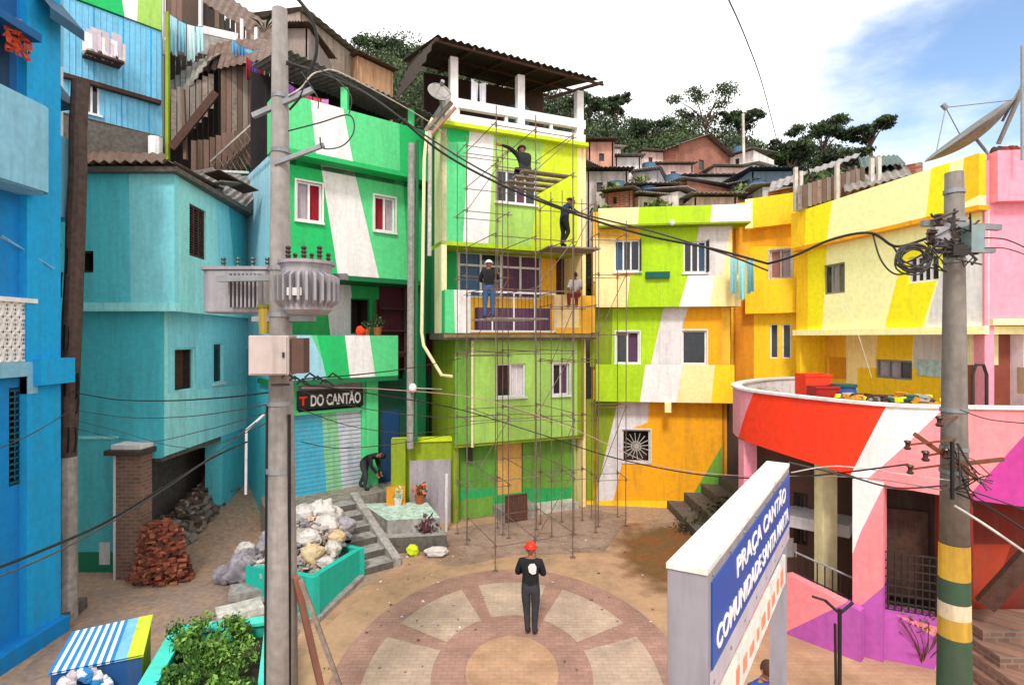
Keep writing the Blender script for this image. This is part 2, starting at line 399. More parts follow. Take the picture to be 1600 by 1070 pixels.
# ---------------------------------------------------------------- palette
M = dict(
 blue=mat('blue_paint', '#0c8ad4', k=.9), deepblue=mat('deep_blue_paint', '#1568ad', k=.75), paleblue=mat('pale_blue_paint', '#8fcbe6', k=.85), brightblue=mat('bright_blue_paint', '#16a0dc'),
 turq=mat('turquoise_paint', '#84d6e0', k=1, dirt=.16), turqd=mat('deep_turquoise_paint', '#56c0cc', k=1, dirt=.18), turql=mat('light_turquoise_paint', '#98e2e4', k=1, dirt=.2), turqb=mat('turquoise_base_paint', '#12805c', dirt=.3),
 skyb=mat('sky_blue_paint', '#a5dcee', k=.85), teal=mat('teal_paint', '#46b2c0', k=1, dirt=.2), tealdark=mat('dark_teal_paint', '#12605e', k=.8, dirt=.35),
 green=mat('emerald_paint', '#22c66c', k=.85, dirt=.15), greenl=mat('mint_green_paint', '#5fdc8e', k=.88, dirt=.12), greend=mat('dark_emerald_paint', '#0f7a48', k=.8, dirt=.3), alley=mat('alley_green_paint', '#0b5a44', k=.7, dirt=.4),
 white=mat('white_paint', '#efeae8', dirt=.14, k=.95), offw=mat('off_white_paint', '#dcd5d6', dirt=.2), cream=mat('cream_paint', '#efe3b0', dirt=.15),
 limel=mat('light_lime_paint', '#a9d565', dirt=.2, k=.92), lime=mat('lime_paint', '#aad015', dirt=.15), olive=mat('olive_lime_paint', '#93a818', dirt=.3, k=.85), ygreen=mat('yellow_green_paint', '#c3d422', dirt=.12),
 leafg=mat('leaf_green_paint', '#7cb342', dirt=.35, k=.8), kelly=mat('kelly_green_paint', '#2db35f', dirt=.35, k=.85),
 peach=mat('peach_paint', '#fde0a0', dirt=.1), butter=mat('butter_paint', '#fffcb8', dirt=.03), yellow=mat('sunflower_paint', '#fbcb1f', dirt=.12), lemon=mat('lemon_paint', '#fdf020', dirt=.06), orange=mat('orange_yellow_paint', '#f3a712', dirt=.22), amber=mat('amber_paint', '#f7b733', dirt=.15), ochre=mat('ochre_paint', '#d98f1c', dirt=.3),
 pink=mat('pink_paint', '#ef98ab', dirt=.12), pinkl=mat('salmon_pink_paint', '#f08a90', dirt=.15), magenta=mat('magenta_paint', '#c53d96', dirt=.15, k=.9), purple=mat('purple_paint', '#b455a8', dirt=.15), red=mat('red_paint', '#fb3c1c', dirt=.1), maroon=mat('maroon_paint', '#7a2418', dirt=.3),
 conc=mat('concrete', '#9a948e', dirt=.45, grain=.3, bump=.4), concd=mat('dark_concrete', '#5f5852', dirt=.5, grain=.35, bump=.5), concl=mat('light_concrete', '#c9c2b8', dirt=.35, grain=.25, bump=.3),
 wood=mat('weathered_wood', '#8a7b70', dirt=.5, grain=.35, bump=.5), woodd=mat('dark_wood', '#4a2c22', dirt=.4, grain=.35, bump=.4), woodp=mat('pole_wood', '#4d3c36', dirt=.5, grain=.4, bump=.6), ply=mat('plywood', '#d9a85a', dirt=.15, grain=.12, bump=.1),
 tin=mat('rusty_tin', '#6b5a50', rough=.6, dirt=.5, grain=.3, hex2='#5a2f1c'), ting=mat('grey_tin', '#8f8b88', rough=.5, dirt=.5, grain=.25, hex2='#6b4a3a'), tind=mat('dark_roof_sheet', '#43352e', dirt=.4, grain=.3),
 steel=mat('galvanised_steel', '#8d8f93', rough=.45, dirt=.3, grain=.15, metal=.3, bump=.05), iron=mat('black_iron', '#2a2523', rough=.5, dirt=.3, bump=.05), rust=mat('rusted_steel', '#6b4530', rough=.7, dirt=.5, grain=.35, bump=.2, hex2='#7a3a1c'),
 trafo=mat('transformer_grey', '#98949a', rough=.5, dirt=.35, grain=.12, bump=.05), black=mat('black_rubber', '#171717', rough=.5, dirt=.1, bump=0), cable=mat('cable_grey', '#3a3636', rough=.6, dirt=.1, bump=0),
 walu=mat('white_aluminium', '#e4e2e2', rough=.4, dirt=.1, grain=.06, bump=0), redc=mat('red_curtain', '#a01d2c', rough=.9, dirt=.1), greyc=mat('grey_curtain', '#b9aeb6', rough=.9, dirt=.1), bluec=mat('blue_curtain', '#5a7796', rough=.9, dirt=.2), purc=mat('mauve_curtain', '#6b4a66', rough=.9, dirt=.2),
 shut=mat('blue_shutter_paint', '#3fa9c6', rough=.5, dirt=.25), shutg=mat('green_shutter_paint', '#8ac98c', rough=.5, dirt=.25), shutw=mat('white_shutter_paint', '#c9c4cc', rough=.5, dirt=.25),
)
M['asb'] = mat('fibre_cement', '#8c857d', dirt=.5, grain=.3, bump=.3)
brick = brickmat('red_brick', '#a55336', '#8c4630', '#8f8378', .20, .1, .012)
brickold = brickmat('old_brick', '#8a6250', '#71503f', '#7d7066', .22, .09, .014)
pavel = brickmat('grey_pavers', '#b39c88', '#ab9380', '#9e8876', .2, .1, .006, 'floor')
paver = brickmat('red_pavers', '#a07c6c', '#977264', '#8a6a5e', .2, .1, .007, 'floor')
paveo = brickmat('sand_pavers', '#b48e70', '#ac8668', '#a07e62', .2, .1, .005, 'floor')
# ---------------------------------------------------------------- terrain
def px_of(x, y): return 800+x/y*F
RID = [(-900, 40), (300, 60), (420, 80), (540, 100), (565, 88), (640, 84), (700, 120), (890, 172), (940, 200), (1000, 225), (1050, 212), (1130, 212), (1180, 240), (1215, 272), (1290, 252), (1400, 290), (1480, 355), (1700, 400), (2600, 430)]
def ridge_z(px):
    for a, b in zip(RID, RID[1:]):
        if a[0] <= px <= b[0]:
            t = (px-a[0])/(b[0]-a[0]); return ZY(a[1]+(b[1]-a[1])*t, 72)
    return 20
def ss(a, b, x):
    t = max(0, min(1, (x-a)/(b-a))); return t*t*(3-2*t)
def ground_z(x, y):
    if y < 13: return 0.0
    h = 0.0
    if y > 21:
        rz = ridge_z(px_of(x, min(max(y, 30), 72))); t = (y-21)/(72-21)
        h = rz*(min(1, t)**0.85)
        if y > 72: h = rz-(y-72)*0.35
        h = max(h, -4)+0.9*noise.noise(Vector((x*.12, y*.12, 0)))*ss(24, 40, y)
    if x < -8.9 and y > 13.4: h = max(h, 9.0*ss(13.4, 14.6, y)*ss(-10.9, -11.6, x))
    if x < -8.0 and y > 18.6: h = max(h, 9.5*ss(18.6, 19.6, y)*ss(-3, -9, x))
    # lane that climbs under the turquoise house
    if x < -6.0 and 13.1 < y <= 21: h = max(h, 1.0*ss(13.4, 18.5, y)*ss(-6.6, -8.6, x))
    return h
xs = [-90, -60, -40, -30, -24, -20, -17, -15, -14, -13, -12.5]+[-12+.5*i for i in range(49)]+[12.5+i for i in range(8)]+[22, 25, 30, 36, 45, 60, 90]
ys = [-40, -20, -10, -5, 0, 3, 6, 9, 11, 12]+[12.5+.4*i for i in range(30)]+[24.5+i*1.5 for i in range(34)]+[76, 80, 90, 110, 140, 200, 300]
mb = MB(); vs = [(x, y, ground_z(x, y)) for x in xs for y in ys]; ny = len(ys)
def grmat():
    m = mat('packed_ground', '#9a8270', dirt=.35, grain=.3, bump=.5, kind='lump', hex2='#b08a68'); return m
gmat = grmat(); hmat = mat('hillside_soil', '#3c3a26', dirt=.5, grain=.4, bump=.6, kind='lump', hex2='#2b3a1c')
for i in range(len(xs)-1):
    for j in range(ny-1):
        a = i*ny+j; m_ = hmat if ys[j] > 22 else gmat
        mb.f.append([a, a+ny, a+ny+1, a+1]); mb.m.append(mb.mi(m_))
mb.v = [Vector(v) for v in vs]
mb.build('ground', smooth=True, kind='structure', keep0=True)
def feather(m, c, rx, ry, lo=.55, hi=1.0):
    """soft edge: the sheet thins out into the paving through a noisy border"""
    n = m.node_tree.nodes; l = m.node_tree.links; g = n.new('ShaderNodeNewGeometry'); mp_ = n.new('ShaderNodeVectorMath'); mp_.operation = 'SUBTRACT'; mp_.inputs[1].default_value = (c[0], c[1], 0)
    l.new(g.outputs['Position'], mp_.inputs[0]); dv = n.new('ShaderNodeVectorMath'); dv.operation = 'DIVIDE'; dv.inputs[1].default_value = (rx, ry, 50); l.new(mp_.outputs[0], dv.inputs[0])
    ln_ = n.new('ShaderNodeVectorMath'); ln_.operation = 'LENGTH'; l.new(dv.outputs[0], ln_.inputs[0]); nz_ = n.new('ShaderNodeTexNoise'); nz_.inputs['Scale'].default_value = 1.6; nz_.inputs['Detail'].default_value = 8; l.new(g.outputs['Position'], nz_.inputs['Vector'])
    ad = n.new('ShaderNodeMath'); ad.operation = 'MULTIPLY_ADD'; ad.inputs[1].default_value = .9; ad.inputs[2].default_value = -.45; l.new(nz_.outputs['Fac'], ad.inputs[0]); sm_ = n.new('ShaderNodeMath'); l.new(ad.outputs[0], sm_.inputs[0]); l.new(ln_.outputs['Value'], sm_.inputs[1])
    r_ = n.new('ShaderNodeMapRange'); r_.inputs['From Min'].default_value = lo; r_.inputs['From Max'].default_value = hi; r_.inputs['To Min'].default_value = .92; r_.inputs['To Max'].default_value = 0; l.new(sm_.outputs[0], r_.inputs['Value']); l.new(r_.outputs[0], n['Principled BSDF'].inputs['Alpha'])
# ---------------------------------------------------------------- plaza paving (sheets 4 mm up)
C0 = G(800, 1046); RX, RY = 3.05, 4.05
def epoly(fx, fy, a0, a1, n, z):
    return [Vector((C0.x+RX*fx*math.cos(a0+(a1-a0)*i/n), C0.y+RY*fy*math.sin(a0+(a1-a0)*i/n), z)) for i in range(n+1)]
def ring(mb, r0, r1, a0, a1, n, z, m):
    o = epoly(r1, r1, a0, a1, n, z); i_ = epoly(r0, r0, a0, a1, n, z)
    for k in range(n): mb.face([i_[k], o[k], o[k+1], i_[k+1]], m)
mb = MB()
mb.face([(-4.2, 2, .004), (7.5, 2, .004), (7.2, 9.3, .004), (4.0, 13.9, .004), (4.2, 17.5, .004), (-2.5, 17.3, .004), (-2.8, 13.8, .004), (-4.2, 10.6, .004)], paveo)
mb.build('plaza_floor', kind='structure', keep0=True)
mb = MB(); ring(mb, .26, 1.0, 0, 2*PI, 72, .008, paver)
mb.face([p for p in epoly(.26, .26, 0, 2*PI*71/72, 71, .008)], paveo)
for k in range(8):
    a = k*PI/4+PI/8+.08; ring(mb, .45, .82, a, a+PI/4-.16, 10, .012, pavel)
ring(mb, 1.0, 1.25, 0, 2*PI, 72, .0075, mat('worn_cement_ring', '#ad8b6c', dirt=.4, kind='lump', hex2='#8a715c', bump=.2))
mb.build('plaza_pattern', kind='structure', keep0=True)
# dark brown cement apron up to the stair on the right and pinkish cement in front of the lime house
mb = MB(); apr = mat('damp_brown_cement', '#6e5230', dirt=.5, kind='lump', hex2='#8a4c2a', grain=.2, bump=.4); feather(apr, G(1075, 870), 2.1, 2.9)
q = [G(880, 900), G(930, 797), G(1180, 800), G(1240, 900), G(1200, 1000), G(1000, 1000), G(920, 960)]
mb.face([(p.x, p.y, .016) for p in q], apr); mb.build('brown_pavement', kind='structure', keep0=True)
mb = MB(); c2 = mat('pink_grey_cement', '#a08678', dirt=.5, kind='lump', hex2='#7f6658', grain=.2, bump=.3)
q = [G(640, 880), G(700, 826), G(930, 797), G(985, 806), G(945, 862), G(800, 868), G(720, 885)]
feather(c2, G(830, 830), 4.2, 3.4)
mb.face([(p.x, p.y, .012) for p in q], c2); mb.build('cement_pavement', kind='structure', keep0=True)
mb = MB(); q = [G(0, 1085), G(95, 985), G(130, 925), G(330, 905), G(400, 935), G(470, 985), G(430, 1075), G(400, 1300), G(-300, 1400)]
mb.face([(p.x, p.y, .008) for p in q], mat('lane_cement', '#8a766a', dirt=.5, kind='lump', hex2='#a08268', grain=.25, bump=.3)); mb.build('lane', kind='structure', keep0=True)
# ---------------------------------------------------------------- hill vegetation
lg = [mat('leaf_dark', '#24331a', rough=.6, dirt=.3, grain=.3, bump=0, kind='lump'), mat('leaf_mid', '#3a4f26', rough=.6, dirt=.3, grain=.3, bump=0, kind='lump'), mat('leaf_light', '#5c6c38', rough=.6, dirt=.3, grain=.3, bump=0, kind='lump')]
random.seed(11)
mb = MB()
for _ in range(760):
    px = random.uniform(480, 1560); y = random.uniform(44, 73); x = (px-800)/F*y; z = ground_z(x, y)
    if z < 6 and y < 40: continue
    r = random.uniform(1.3, 2.7)
    leaves(mb, (x, y, z+r*.5), (r, r, r*.8), int(95*r), .19, random.choice([lg[:2], lg[:2], lg[1:], lg[:1]]))
for _ in range(150):
    px = random.uniform(930, 1250); y = random.uniform(27, 46); x = (px-800)/F*y; r = random.uniform(.5, 1.1)
    leaves(mb, (x, y, ground_z(x, y)+r*.6), (r, r, r*.9), int(120*r), .13, random.choice([lg[:2], lg[1:]]), shell=.2)
mb.build('hillside_forest', kind='stuff', label='dense green woodland covering the hill behind the houses', cat='woodland', keep0=True)
bark = mat('bark', '#5a4a3c', dirt=.4, grain=.3, bump=.4, kind='lump')
def tree(px, Y, py_top, h, spread, label, seed, dens=1.0, flat=.55):
    random.seed(seed); zt = ZY(py_top, Y); x = (px-800)/F*Y; z0 = zt-h
    t = thing('hill_tree', (x, Y, z0), label, 'tree', 'trees standing out on the hilltop')
    tb = MB(); base = Vector((x, Y, z0)); top = base+Vector((random.uniform(-.4, .4), 0, h*.55))
    tb.tube([base-Vector((0, 0, 3)), base, base.lerp(top, .5)+Vector((.15, 0, 0)), top], [.34, .28, .2, .15], bark, 8)
    tips = []
    for k in range(8):
        a = k*2*PI/8+random.uniform(-.3, .3); r = spread*random.uniform(.35, .85)
        tip = Vector((x+math.cos(a)*r, Y+math.sin(a)*r, zt-h*random.uniform(.08, .38))); tips.append(tip)
        st = base.lerp(top, random.uniform(.65, 1)); tb.tube([st, st.lerp(tip, .5)+Vector((0, 0, .25)), tip], [.11, .07, .03], bark, 5)
    tips.append(Vector((x, Y, zt-h*.12)))
    tb.build('trunk', t)
    cb = MB()
    for tip in tips:
        for _ in range(3):
            c = tip+Vector((random.uniform(-.7, .7), random.uniform(-.7, .7), random.uniform(-.35, .35)))
            rr = spread*random.uniform(.22, .38); leaves(cb, c, (rr, rr, rr*flat), int(170*dens), .17, random.choice([lg[:2], lg[:1], lg[1:2]]), shell=.25)
    cb.build('crown', t)
tree(600, 66, 66, 5.5, 3.6, 'broad dark treetop left of the corrugated terrace roof', 1)
tree(655, 68, 82, 5, 3.0, 'lower treetop tucked beside the satellite dish above the pipes', 2)
tree(915, 62, 146, 5, 2.6, 'tree just right of the terrace roof of the lime house', 3)
tree(962, 66, 146, 6.5, 1.6, 'slim dark tree between two rounder ones on the hilltop', 4)
tree(1010, 64, 186, 4.5, 3.0, 'rounded tree above the pale ruined hillside house', 5)
tree(1100, 66, 142, 7.5, 4.4, 'tall open-branched tree crowning the hill above the brick house', 6, .55)
tree(1158, 64, 172, 5.5, 2.4, 'dark tree beside the thin white antenna mast', 7)
tree(1222, 60, 232, 4.5, 3.0, 'low tree in the dip of the ridge left of the big tree', 8)
tree(1285, 56, 182, 6.5, 3.2, 'spreading dark tree at the top of the ridge above the tin roofs', 9, 1.0, .42)
tree(1358, 54, 186, 5.0, 2.0, 'flat-topped tree at the right end of the ridge', 10, 1.1, .4)
tree(1235, 52, 225, 4.5, 2.2, 'bushy tree under the left side of the ridge-top crown', 12)
tree(1310, 50, 235, 3.2, 2.4, 'low bushy tree directly over the tin sheds', 13)
# ================================================================ LEFT SIDE
def shell(root, pts, z0, z1, m, name='wall', t=.16):
    for a, b in zip(pts, pts[1:]):
        a = Vector(a[:2]); b = Vector(b[:2]); d = (b-a).normalized(); n = Vector((d.y, -d.x))
        mb = MB(); mb.obox(((a.x+b.x)/2, (a.y+b.y)/2, (z0+z1)/2), Vector((*(b-a)/2, 0)), Vector((*n, 0))*t/2, Vector((0, 0, (z1-z0)/2)), m); mb.build(name, root)
def v2(a): return Vector((a.x, a.y))
# ---- blue house, far left
R = thing('blue_house', (-9.2, 8, 0), 'bright blue multi-storey house filling the left edge of the square', 'house')
W = Wall(Vector((-8.95, 4.5)), Vector((-8.95, 10.62)))
W.panel('wall', R, M['blue'], -.1, 13.5, holes=[(14, 605, 37, 757)], regions=[([(-900, 0-900), (26, -900), (26, 160), (-900, 160)], M['deepblue'])])
W2 = W.off(.14)
beam('pilaster', W, W.U(30), W.len, .0, 13.4, 0.001, .14, M['brightblue'], R)
beam('pilaster', W, W.U(-120), W.U(-60), .0, 13.4, 0.001, .12, M['blue'], R)
shell(R, [(-8.95-.08, 10.7), (-13, 10.7)], -.1, 13.5, M['deepblue'])
window(W, (14, 605, 37, 757), R, M['deepblue'], n=1, open_dark=True)
mb = MB(); r_ = W.rect((14, 605, 37, 757))
for i in range(16): z = r_[1]+(r_[3]-r_[1])*(i+.5)/16; mb.bar(W.pt(r_[0], z, -.03), W.pt(r_[2], z, -.03), .09, .03, M['tealdark'])
mb.build('louvre', R)
beam('ledge', W, W.U(38), W.len+.15, W.Z(60, 600), W.Z(60, 560), 0, .3, M['brightblue'], R)
def roundbal(name, pts, z0, z1, m, root, floor=True):
    mb = MB(); pts = [Vector(p) for p in pts]; n = len(pts)
    for a, b in zip(pts, pts[1:]):
        d = (b-a).normalized(); nn = Vector((d.y, -d.x))*.06
        mb.obox(((a.x+b.x)/2, (a.y+b.y)/2, (z0+z1)/2), Vector((*((b-a)/2+d*.02), 0)), Vector((*nn, 0)), Vector((0, 0, (z1-z0)/2)), m)
    if floor: mb.prism([(p.x, p.y) for p in pts], z0-.02, z0+.12, m)
    return mb.build(name, root)
pp = [(-8.95, 9.95)]+[(-8.62+.2*math.cos(a), 9.72+.2*math.sin(a)) for a in [PI*.45, PI*.3, PI*.15, 0]]+[(-8.42, 8.6), (-8.42, 5.5), (-8.95, 5.5)]
roundbal('balcony', pp, 8.32, 9.85, M['paleblue'], R)
beam('window_hood', W, W.U(-300), W.U(22), 11.0, 11.15, 0, .5, M['deepblue'], R)
# breeze-block grille panel and the white frame under it
u0, u1, z0, z1 = W.U(-60), W.U(46), W.Z(20, 588), W.Z(20, 468)
g = MB()
g.obox((W.pt(u0, z1-.04, .08)+W.pt(u1, z1+.02, .08))/2, W.d3()*(u1-u0)/2, W.n3()*.08, Vector((0, 0, .04)), M['white'])
g.obox((W.pt(u0, z0, .08)+W.pt(u1, z0+.25, .08))/2, W.d3()*(u1-u0)/2, W.n3()*.078, Vector((0, 0, .13)), M['paleblue'])
g.obox((W.pt(W.U(30), z0-.3, .08)+W.pt(u1, z0, .08))/2, W.d3()*(u1-W.U(30))/2, W.n3()*.076, Vector((0, 0, .18)), M['paleblue'])
ru, rv = 8, 4; uu = [u0+(u1-u0)*i/ru for i in range(ru+1)]
zz = [z0+.26+(z1-.05-z0-.26)*i/rv for i in range(rv+1)]
for i in range(ru):
    for j in range(rv):
        cu, cz = (uu[i]+uu[i+1])/2, (zz[j]+zz[j+1])/2; a, b = (uu[1]-uu[0])/2, (zz[1]-zz[0])/2
        rg = [W.pt(cu+a*.93*math.cos(t*PI/6), cz+b*.93*math.sin(t*PI/6), .08) for t in range(13)]; g.tube(rg, .03, M['white'], 5, cap=False)
        g.bar(W.pt(cu-a, cz-b, .08), W.pt(cu+a, cz+b, .08), .03, .03, M['white']); g.bar(W.pt(cu-a, cz+b, .08), W.pt(cu+a, cz-b, .08), .03, .03, M['white'])
g.build('breeze_block_panel', R)
beam('panel_recess', W, u0, u1, z0+.26, z1-.05, 0, .02, M['deepblue'], R)
p1 = W.pt(W.U(-40), W.Z(0, 365), .02); p2 = W.pt(W.U(78), W.Z(75, 425), .16); mb = MB(); mb.tube([W.pt(W.U(0), W.Z(0, 368), .03), W.pt(W.U(70), W.Z(70, 420), .18)], .012, M['paleblue'], 5); mb.build('conduit', R)
beam('kerb_plinth', W, 0, W.len, -.1, .3, 0, .32, M['blue'], R)
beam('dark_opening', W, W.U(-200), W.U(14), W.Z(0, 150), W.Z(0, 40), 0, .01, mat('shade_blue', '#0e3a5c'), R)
mb = MB(); random.seed(3)
pA = W.pt(W.U(5), W.Z(5, 66), .3)
CL = [mb.face([pA+Vector((random.uniform(-.02, .12)+.05*math.sin(i*2.1), -.35+i*.055, .32-.1*j)) for i, j in ((i_, j_), (i_+1, j_), (i_+1, j_+1), (i_, j_+1))], mat('orange_cloth', '#c04a2c')) for i_ in range(9) for j_ in range(6)]; mb.build('hanging_cloth', label='crumpled orange cloth hanging high on the blue house', cat='cloth')
mb = MB(); ca = mat('navy_awning', '#174a68', rough=.6)
for (xa, xb, yt, yb) in [(38, 84, 0, 34), (82, 106, 62, 108)]:
    a = W.pt(W.U(xa), W.Z(xa, yt), .0 if xa < 50 else .05); 
a = Vector((-8.95, 10.0, 12.35)); mb.face([a, (-8.95, 10.7, 12.35), (-8.45, 10.75, 11.75), (-8.45, 9.95, 11.75)], ca); mb.face([(-8.95, 10.0, 12.3), (-8.45, 9.95, 11.7), (-8.45, 10.75, 11.7), (-8.95, 10.7, 12.3)], ca)
mb.face([(-8.45, 9.95, 11.75), (-8.45, 10.75, 11.75), (-8.45, 10.75, 11.55), (-8.45, 9.95, 11.55)], ca); mb.build('awning', R)
# ---- narrow house between blue house and wooden pole
R = thing('narrow_house', (-9.4, 11.8, 0), 'narrow teal house squeezed between the blue house and the turquoise house', 'house')
W = Wall(Vector((-9.42, 10.72)), Vector((-9.42, 11.42))); shell(R, [(-9.5, 11.35), (-13, 11.35)], -.1, 13, M['teal'])
W.panel('wall', R, M['teal'], -.1, 8.2, regions=[]); Wn = W
W.panel('upper_wall', R, M['offw'], 8.2, 13.0, regions=[([(0, -200), (200, -200), (200, 105), (0, 105)], M['paleblue'])])
mb = MB(); mb.box((-9.42, 10.75, 8.1), (-9.0, 11.3, 9.75), M['paleblue']); mb.build('balcony', R, bevel=.03)
mb = MB(); mb.grid([(-9.42, 10.74, 11.0), (-9.42, 11.3, 11.0), (-8.98, 11.3, 10.45), (-8.98, 10.74, 10.45), (-9.42, 10.74, 10.4), (-9.42, 11.3, 10.4)], [(0, 1, 2, 3), (4, 3, 2, 5), (0, 3, 4), (1, 5, 2)], ca); mb.build('awning', R)
# ---- turquoise house
R = thing('turquoise_house', (-9.2, 13, 0), 'turquoise two-storey house with a jutting upper floor over a dark passage', 'house')
cU = XY(272, 13.0); bU = XY(386, 17.7)
WL = Wall(Vector((-11.2, 13.0)), cU); WR = Wall(cU, bU)
zt, zm = ZY(272, 13), ZY(481, 13)
WL.panel('upper_wall', R, M['turq'], zm, zt, regions=[([(90, 200), (200, 200), (205, 520), (90, 520)], M['turqd'])], holes=[(124, 392, 146, 426)])
window(WL, (124, 392, 146, 426), R, M['woodd'], n=1, open_dark=True)
WR.panel('upper_wall', R, M['turql'], zm, zt, u0=.161, holes=[(296, 324, 322, 403)], regions=[([(345, 250), (420, 250), (420, 420), (366, 420)], M['teal']), ([(330, 200), (346, 200), (366, 420), (366, 540), (350, 540)], M['turq'])])
rw = WR.rect((296, 324, 322, 403)); wn_ = window(WR, (296, 324, 322, 403), R, M['woodd'], n=3, open_dark=True, fw=.06)
mb = MB()
for i in range(3):
    for j in range(18):
        uu0 = rw[0]+.07+(rw[2]-rw[0]-.1)*i/3; z = rw[1]+.08+(rw[3]-rw[1]-.14)*j/18
        mb.bar(WR.pt(uu0, z, -.08), WR.pt(uu0+(rw[2]-rw[0]-.1)/3-.05, z, -.08), .05, .02, M['woodd'])
mb.build('shutter', R)
beam('floor_band', WL, 0, WL.len+.06, zm-.08, zm+.12, -.14, .06, M['turql'], R)
beam('floor_band', WR, 0.065, WR.len, zm-.08, zm+.12, -.14, .06, M['turql'], R)
# roof slab with jagged dark fibre-cement edge
mb = MB(); q = [(-11.2, 12.8), (cU.x+.18, 12.78), (bU.x+.35, 17.9), (-11.2, 17.9)]; mb.prism(q, zt, zt+.12, M['concd']); mb.build('roof_slab', R)
corrugated('roof_sheet', (-11.3, 12.7, zt+.2), (cU.x+.22, 12.68, zt+.2), (-9.0, 17.8, zt+.75), (-11.3, 17.8, zt+.75), M['tin'], R, waves=14, amp=.04)
# lower storey
cL = XY(250, 13.25); WLl = Wall(Vector((-11.2, 13.25)), cL); bL = XY(387, 17.9); WRl = Wall(cL, bL)
WLl.panel('lower_wall', R, M['turqd'], 0-.1, zm, u1=WLl.U(186), regions=[([(80, 862), (260, 862), (260, 960), (80, 960)], M['turqb']), ([(90, 470), (186, 470), (186, 682), (90, 682)], M['teal'])])
WLl.panel('lower_wall', R, M['turqd'], ZY(716, 13.25), zm, u0=WLl.U(186)+.001, regions=[([(186, 470), (260, 470), (260, 720), (186, 720)], M['teal'])])
zb = 2.78
WRl.panel('lower_wall', R, M['turq'], zb, zm, u0=.161, holes=[(273, 543, 306, 611), (334, 536, 349, 598)], regions=[([(240, 400), (262, 400), (262, 760), (240, 760)], M['turql']), ([(258, 615), (390, 600), (390, 760), (258, 760)], M['turql'])])
window(WRl, (273, 543, 306, 611), R, M['turql'], n=1, open_dark=True, depth=1.2)
window(WRl, (334, 536, 349, 598), R, M['turql'], n=1, fw=.04, sill=M['offw'])
r0 = WRl.rect((273, 543, 306, 611)); mb = MB(); mb.obox(WRl.pt((r0[0]+r0[2])/2+.1, (r0[1]+r0[3])/2, -.3), WRl.d3()*.28, WRl.n3()*.02, Vector((0, 0, (r0[3]-r0[1])/2-.03)), M['woodd']); mb.build('door_leaf', R)
uP = WRl.U(347); WRl.panel('pier', R, M['turqd'], 0, zb-.001, u0=uP, t=.5)
# passage: inner walls, ceiling
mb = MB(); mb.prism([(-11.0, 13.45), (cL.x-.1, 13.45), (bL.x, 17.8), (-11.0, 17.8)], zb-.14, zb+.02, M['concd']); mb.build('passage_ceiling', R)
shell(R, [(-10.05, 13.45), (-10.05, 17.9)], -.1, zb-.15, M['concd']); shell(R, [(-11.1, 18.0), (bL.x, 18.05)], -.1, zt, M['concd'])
beam('wall_moulding', WLl, 0, WLl.U(185), ZY(684, 13.2)-.03, ZY(684, 13.2)+.03, 0, .03, M['turql'], R)
beam('white_tag_patch', WLl, WLl.U(155), WLl.U(172), ZY(883, 13.2), ZY(848, 13.2), 0, .006, M['offw'], R)
# brick pillar
t = thing('brick_pillar', XY(208, 12.9).to_3d(), 'square brick pillar with a tiled cap by the passage mouth', 'pillar')
Wp = Wall((187, 12.75), (231, 12.75)); mb = MB(); c = XY(208, 13.03)
mb.box((c.x-.32, c.y-.2, -.1), (c.x+.32, c.y+.2, 2.95), brickold); mb.box((c.x-.33, c.y-.205, -.1), (c.x-.27, c.y-.2, 2.94), M['offw']); mb.build('shaft', t)
mb = MB(); mb.box((c.x-.46, c.y-.34, 2.951), (c.x+.42, c.y+.34, 3.07), M['tind']); mb.box((c.x-.36, c.y-.24, 3.071), (c.x+.34, c.y+.24, 3.19), M['offw']); mb.build('cap', t, bevel=.01)
# heap of red clay tiles
random.seed(5); mb = MB(); clay = [mat('clay_'+str(i), h, dirt=.3, grain=.3, bump=.3, kind='lump') for i, h in enumerate(['#94503a', '#7d4030', '#a4654a', '#5e3428'])]
cc = G(243, 912); cc.z = 0
for i in range(900):
    h = random.random(); rr = .68*math.sqrt(random.random())*(1-.45*h**1.5); a = random.uniform(0, 2*PI)
    p = Vector((cc.x+rr*math.cos(a), cc.y+.2+rr*.6*math.sin(a), .02+h*1.42*(1-.5*(rr/.72)**2)))
    R_ = Matrix.Rotation(random.uniform(0, PI), 3, 'Z') @ Matrix.Rotation(random.gauss(0, .5), 3, 'X')
    L, Wd, Hh = random.uniform(.05, .11), random.uniform(.03, .06), random.uniform(.02, .04)
    mb.obox(p, R_ @ Vector((L, 0, 0)), R_ @ Vector((0, Wd, 0)), R_ @ Vector((0, 0, Hh)), random.choice(clay))
mb.ell((cc.x, cc.y+.2, .5), (.36, .26, .55), clay[1], 12, 8, jit=.08)
mb.build('brick_heap', label='rounded heap of broken red bricks against the brick pillar', cat='brick heap', kind='stuff')
# rubble and sacks inside the passage
random.seed(8); mb = MB(); sack = [mat('grey_sack', '#6f6862', dirt=.4, kind='lump'), mat('brown_debris', '#5a4638', dirt=.4, kind='lump'), mat('pale_debris', '#8f867c', dirt=.4, kind='lump')]
for i in range(420):
    p = Vector((random.uniform(-9.8, -8.75), random.uniform(14.6, 17.2), 0)); p.z = ground_z(p.x, p.y)+random.uniform(0, .75)*max(0, 1-abs(p.x+9.3)/.7)
    s = random.uniform(.04, .15); R_ = Matrix.Rotation(random.uniform(0, 6), 3, 'Z') @ Matrix.Rotation(random.uniform(0, 6), 3, 'X')
    if i % 3: mb.obox(p, R_ @ Vector((s*1.3, 0, 0)), R_ @ Vector((0, s*.8, 0)), R_ @ Vector((0, 0, s*.4)), random.choice(sack))
    else: mb.ell(p, (s*1.4, s, s*.7), random.choice(sack), 7, 5, R=R_, jit=.3)
mb.build('debris_pile', label='grey pile of sacks and debris in the dark passage under the turquoise house', cat='debris', kind='stuff')

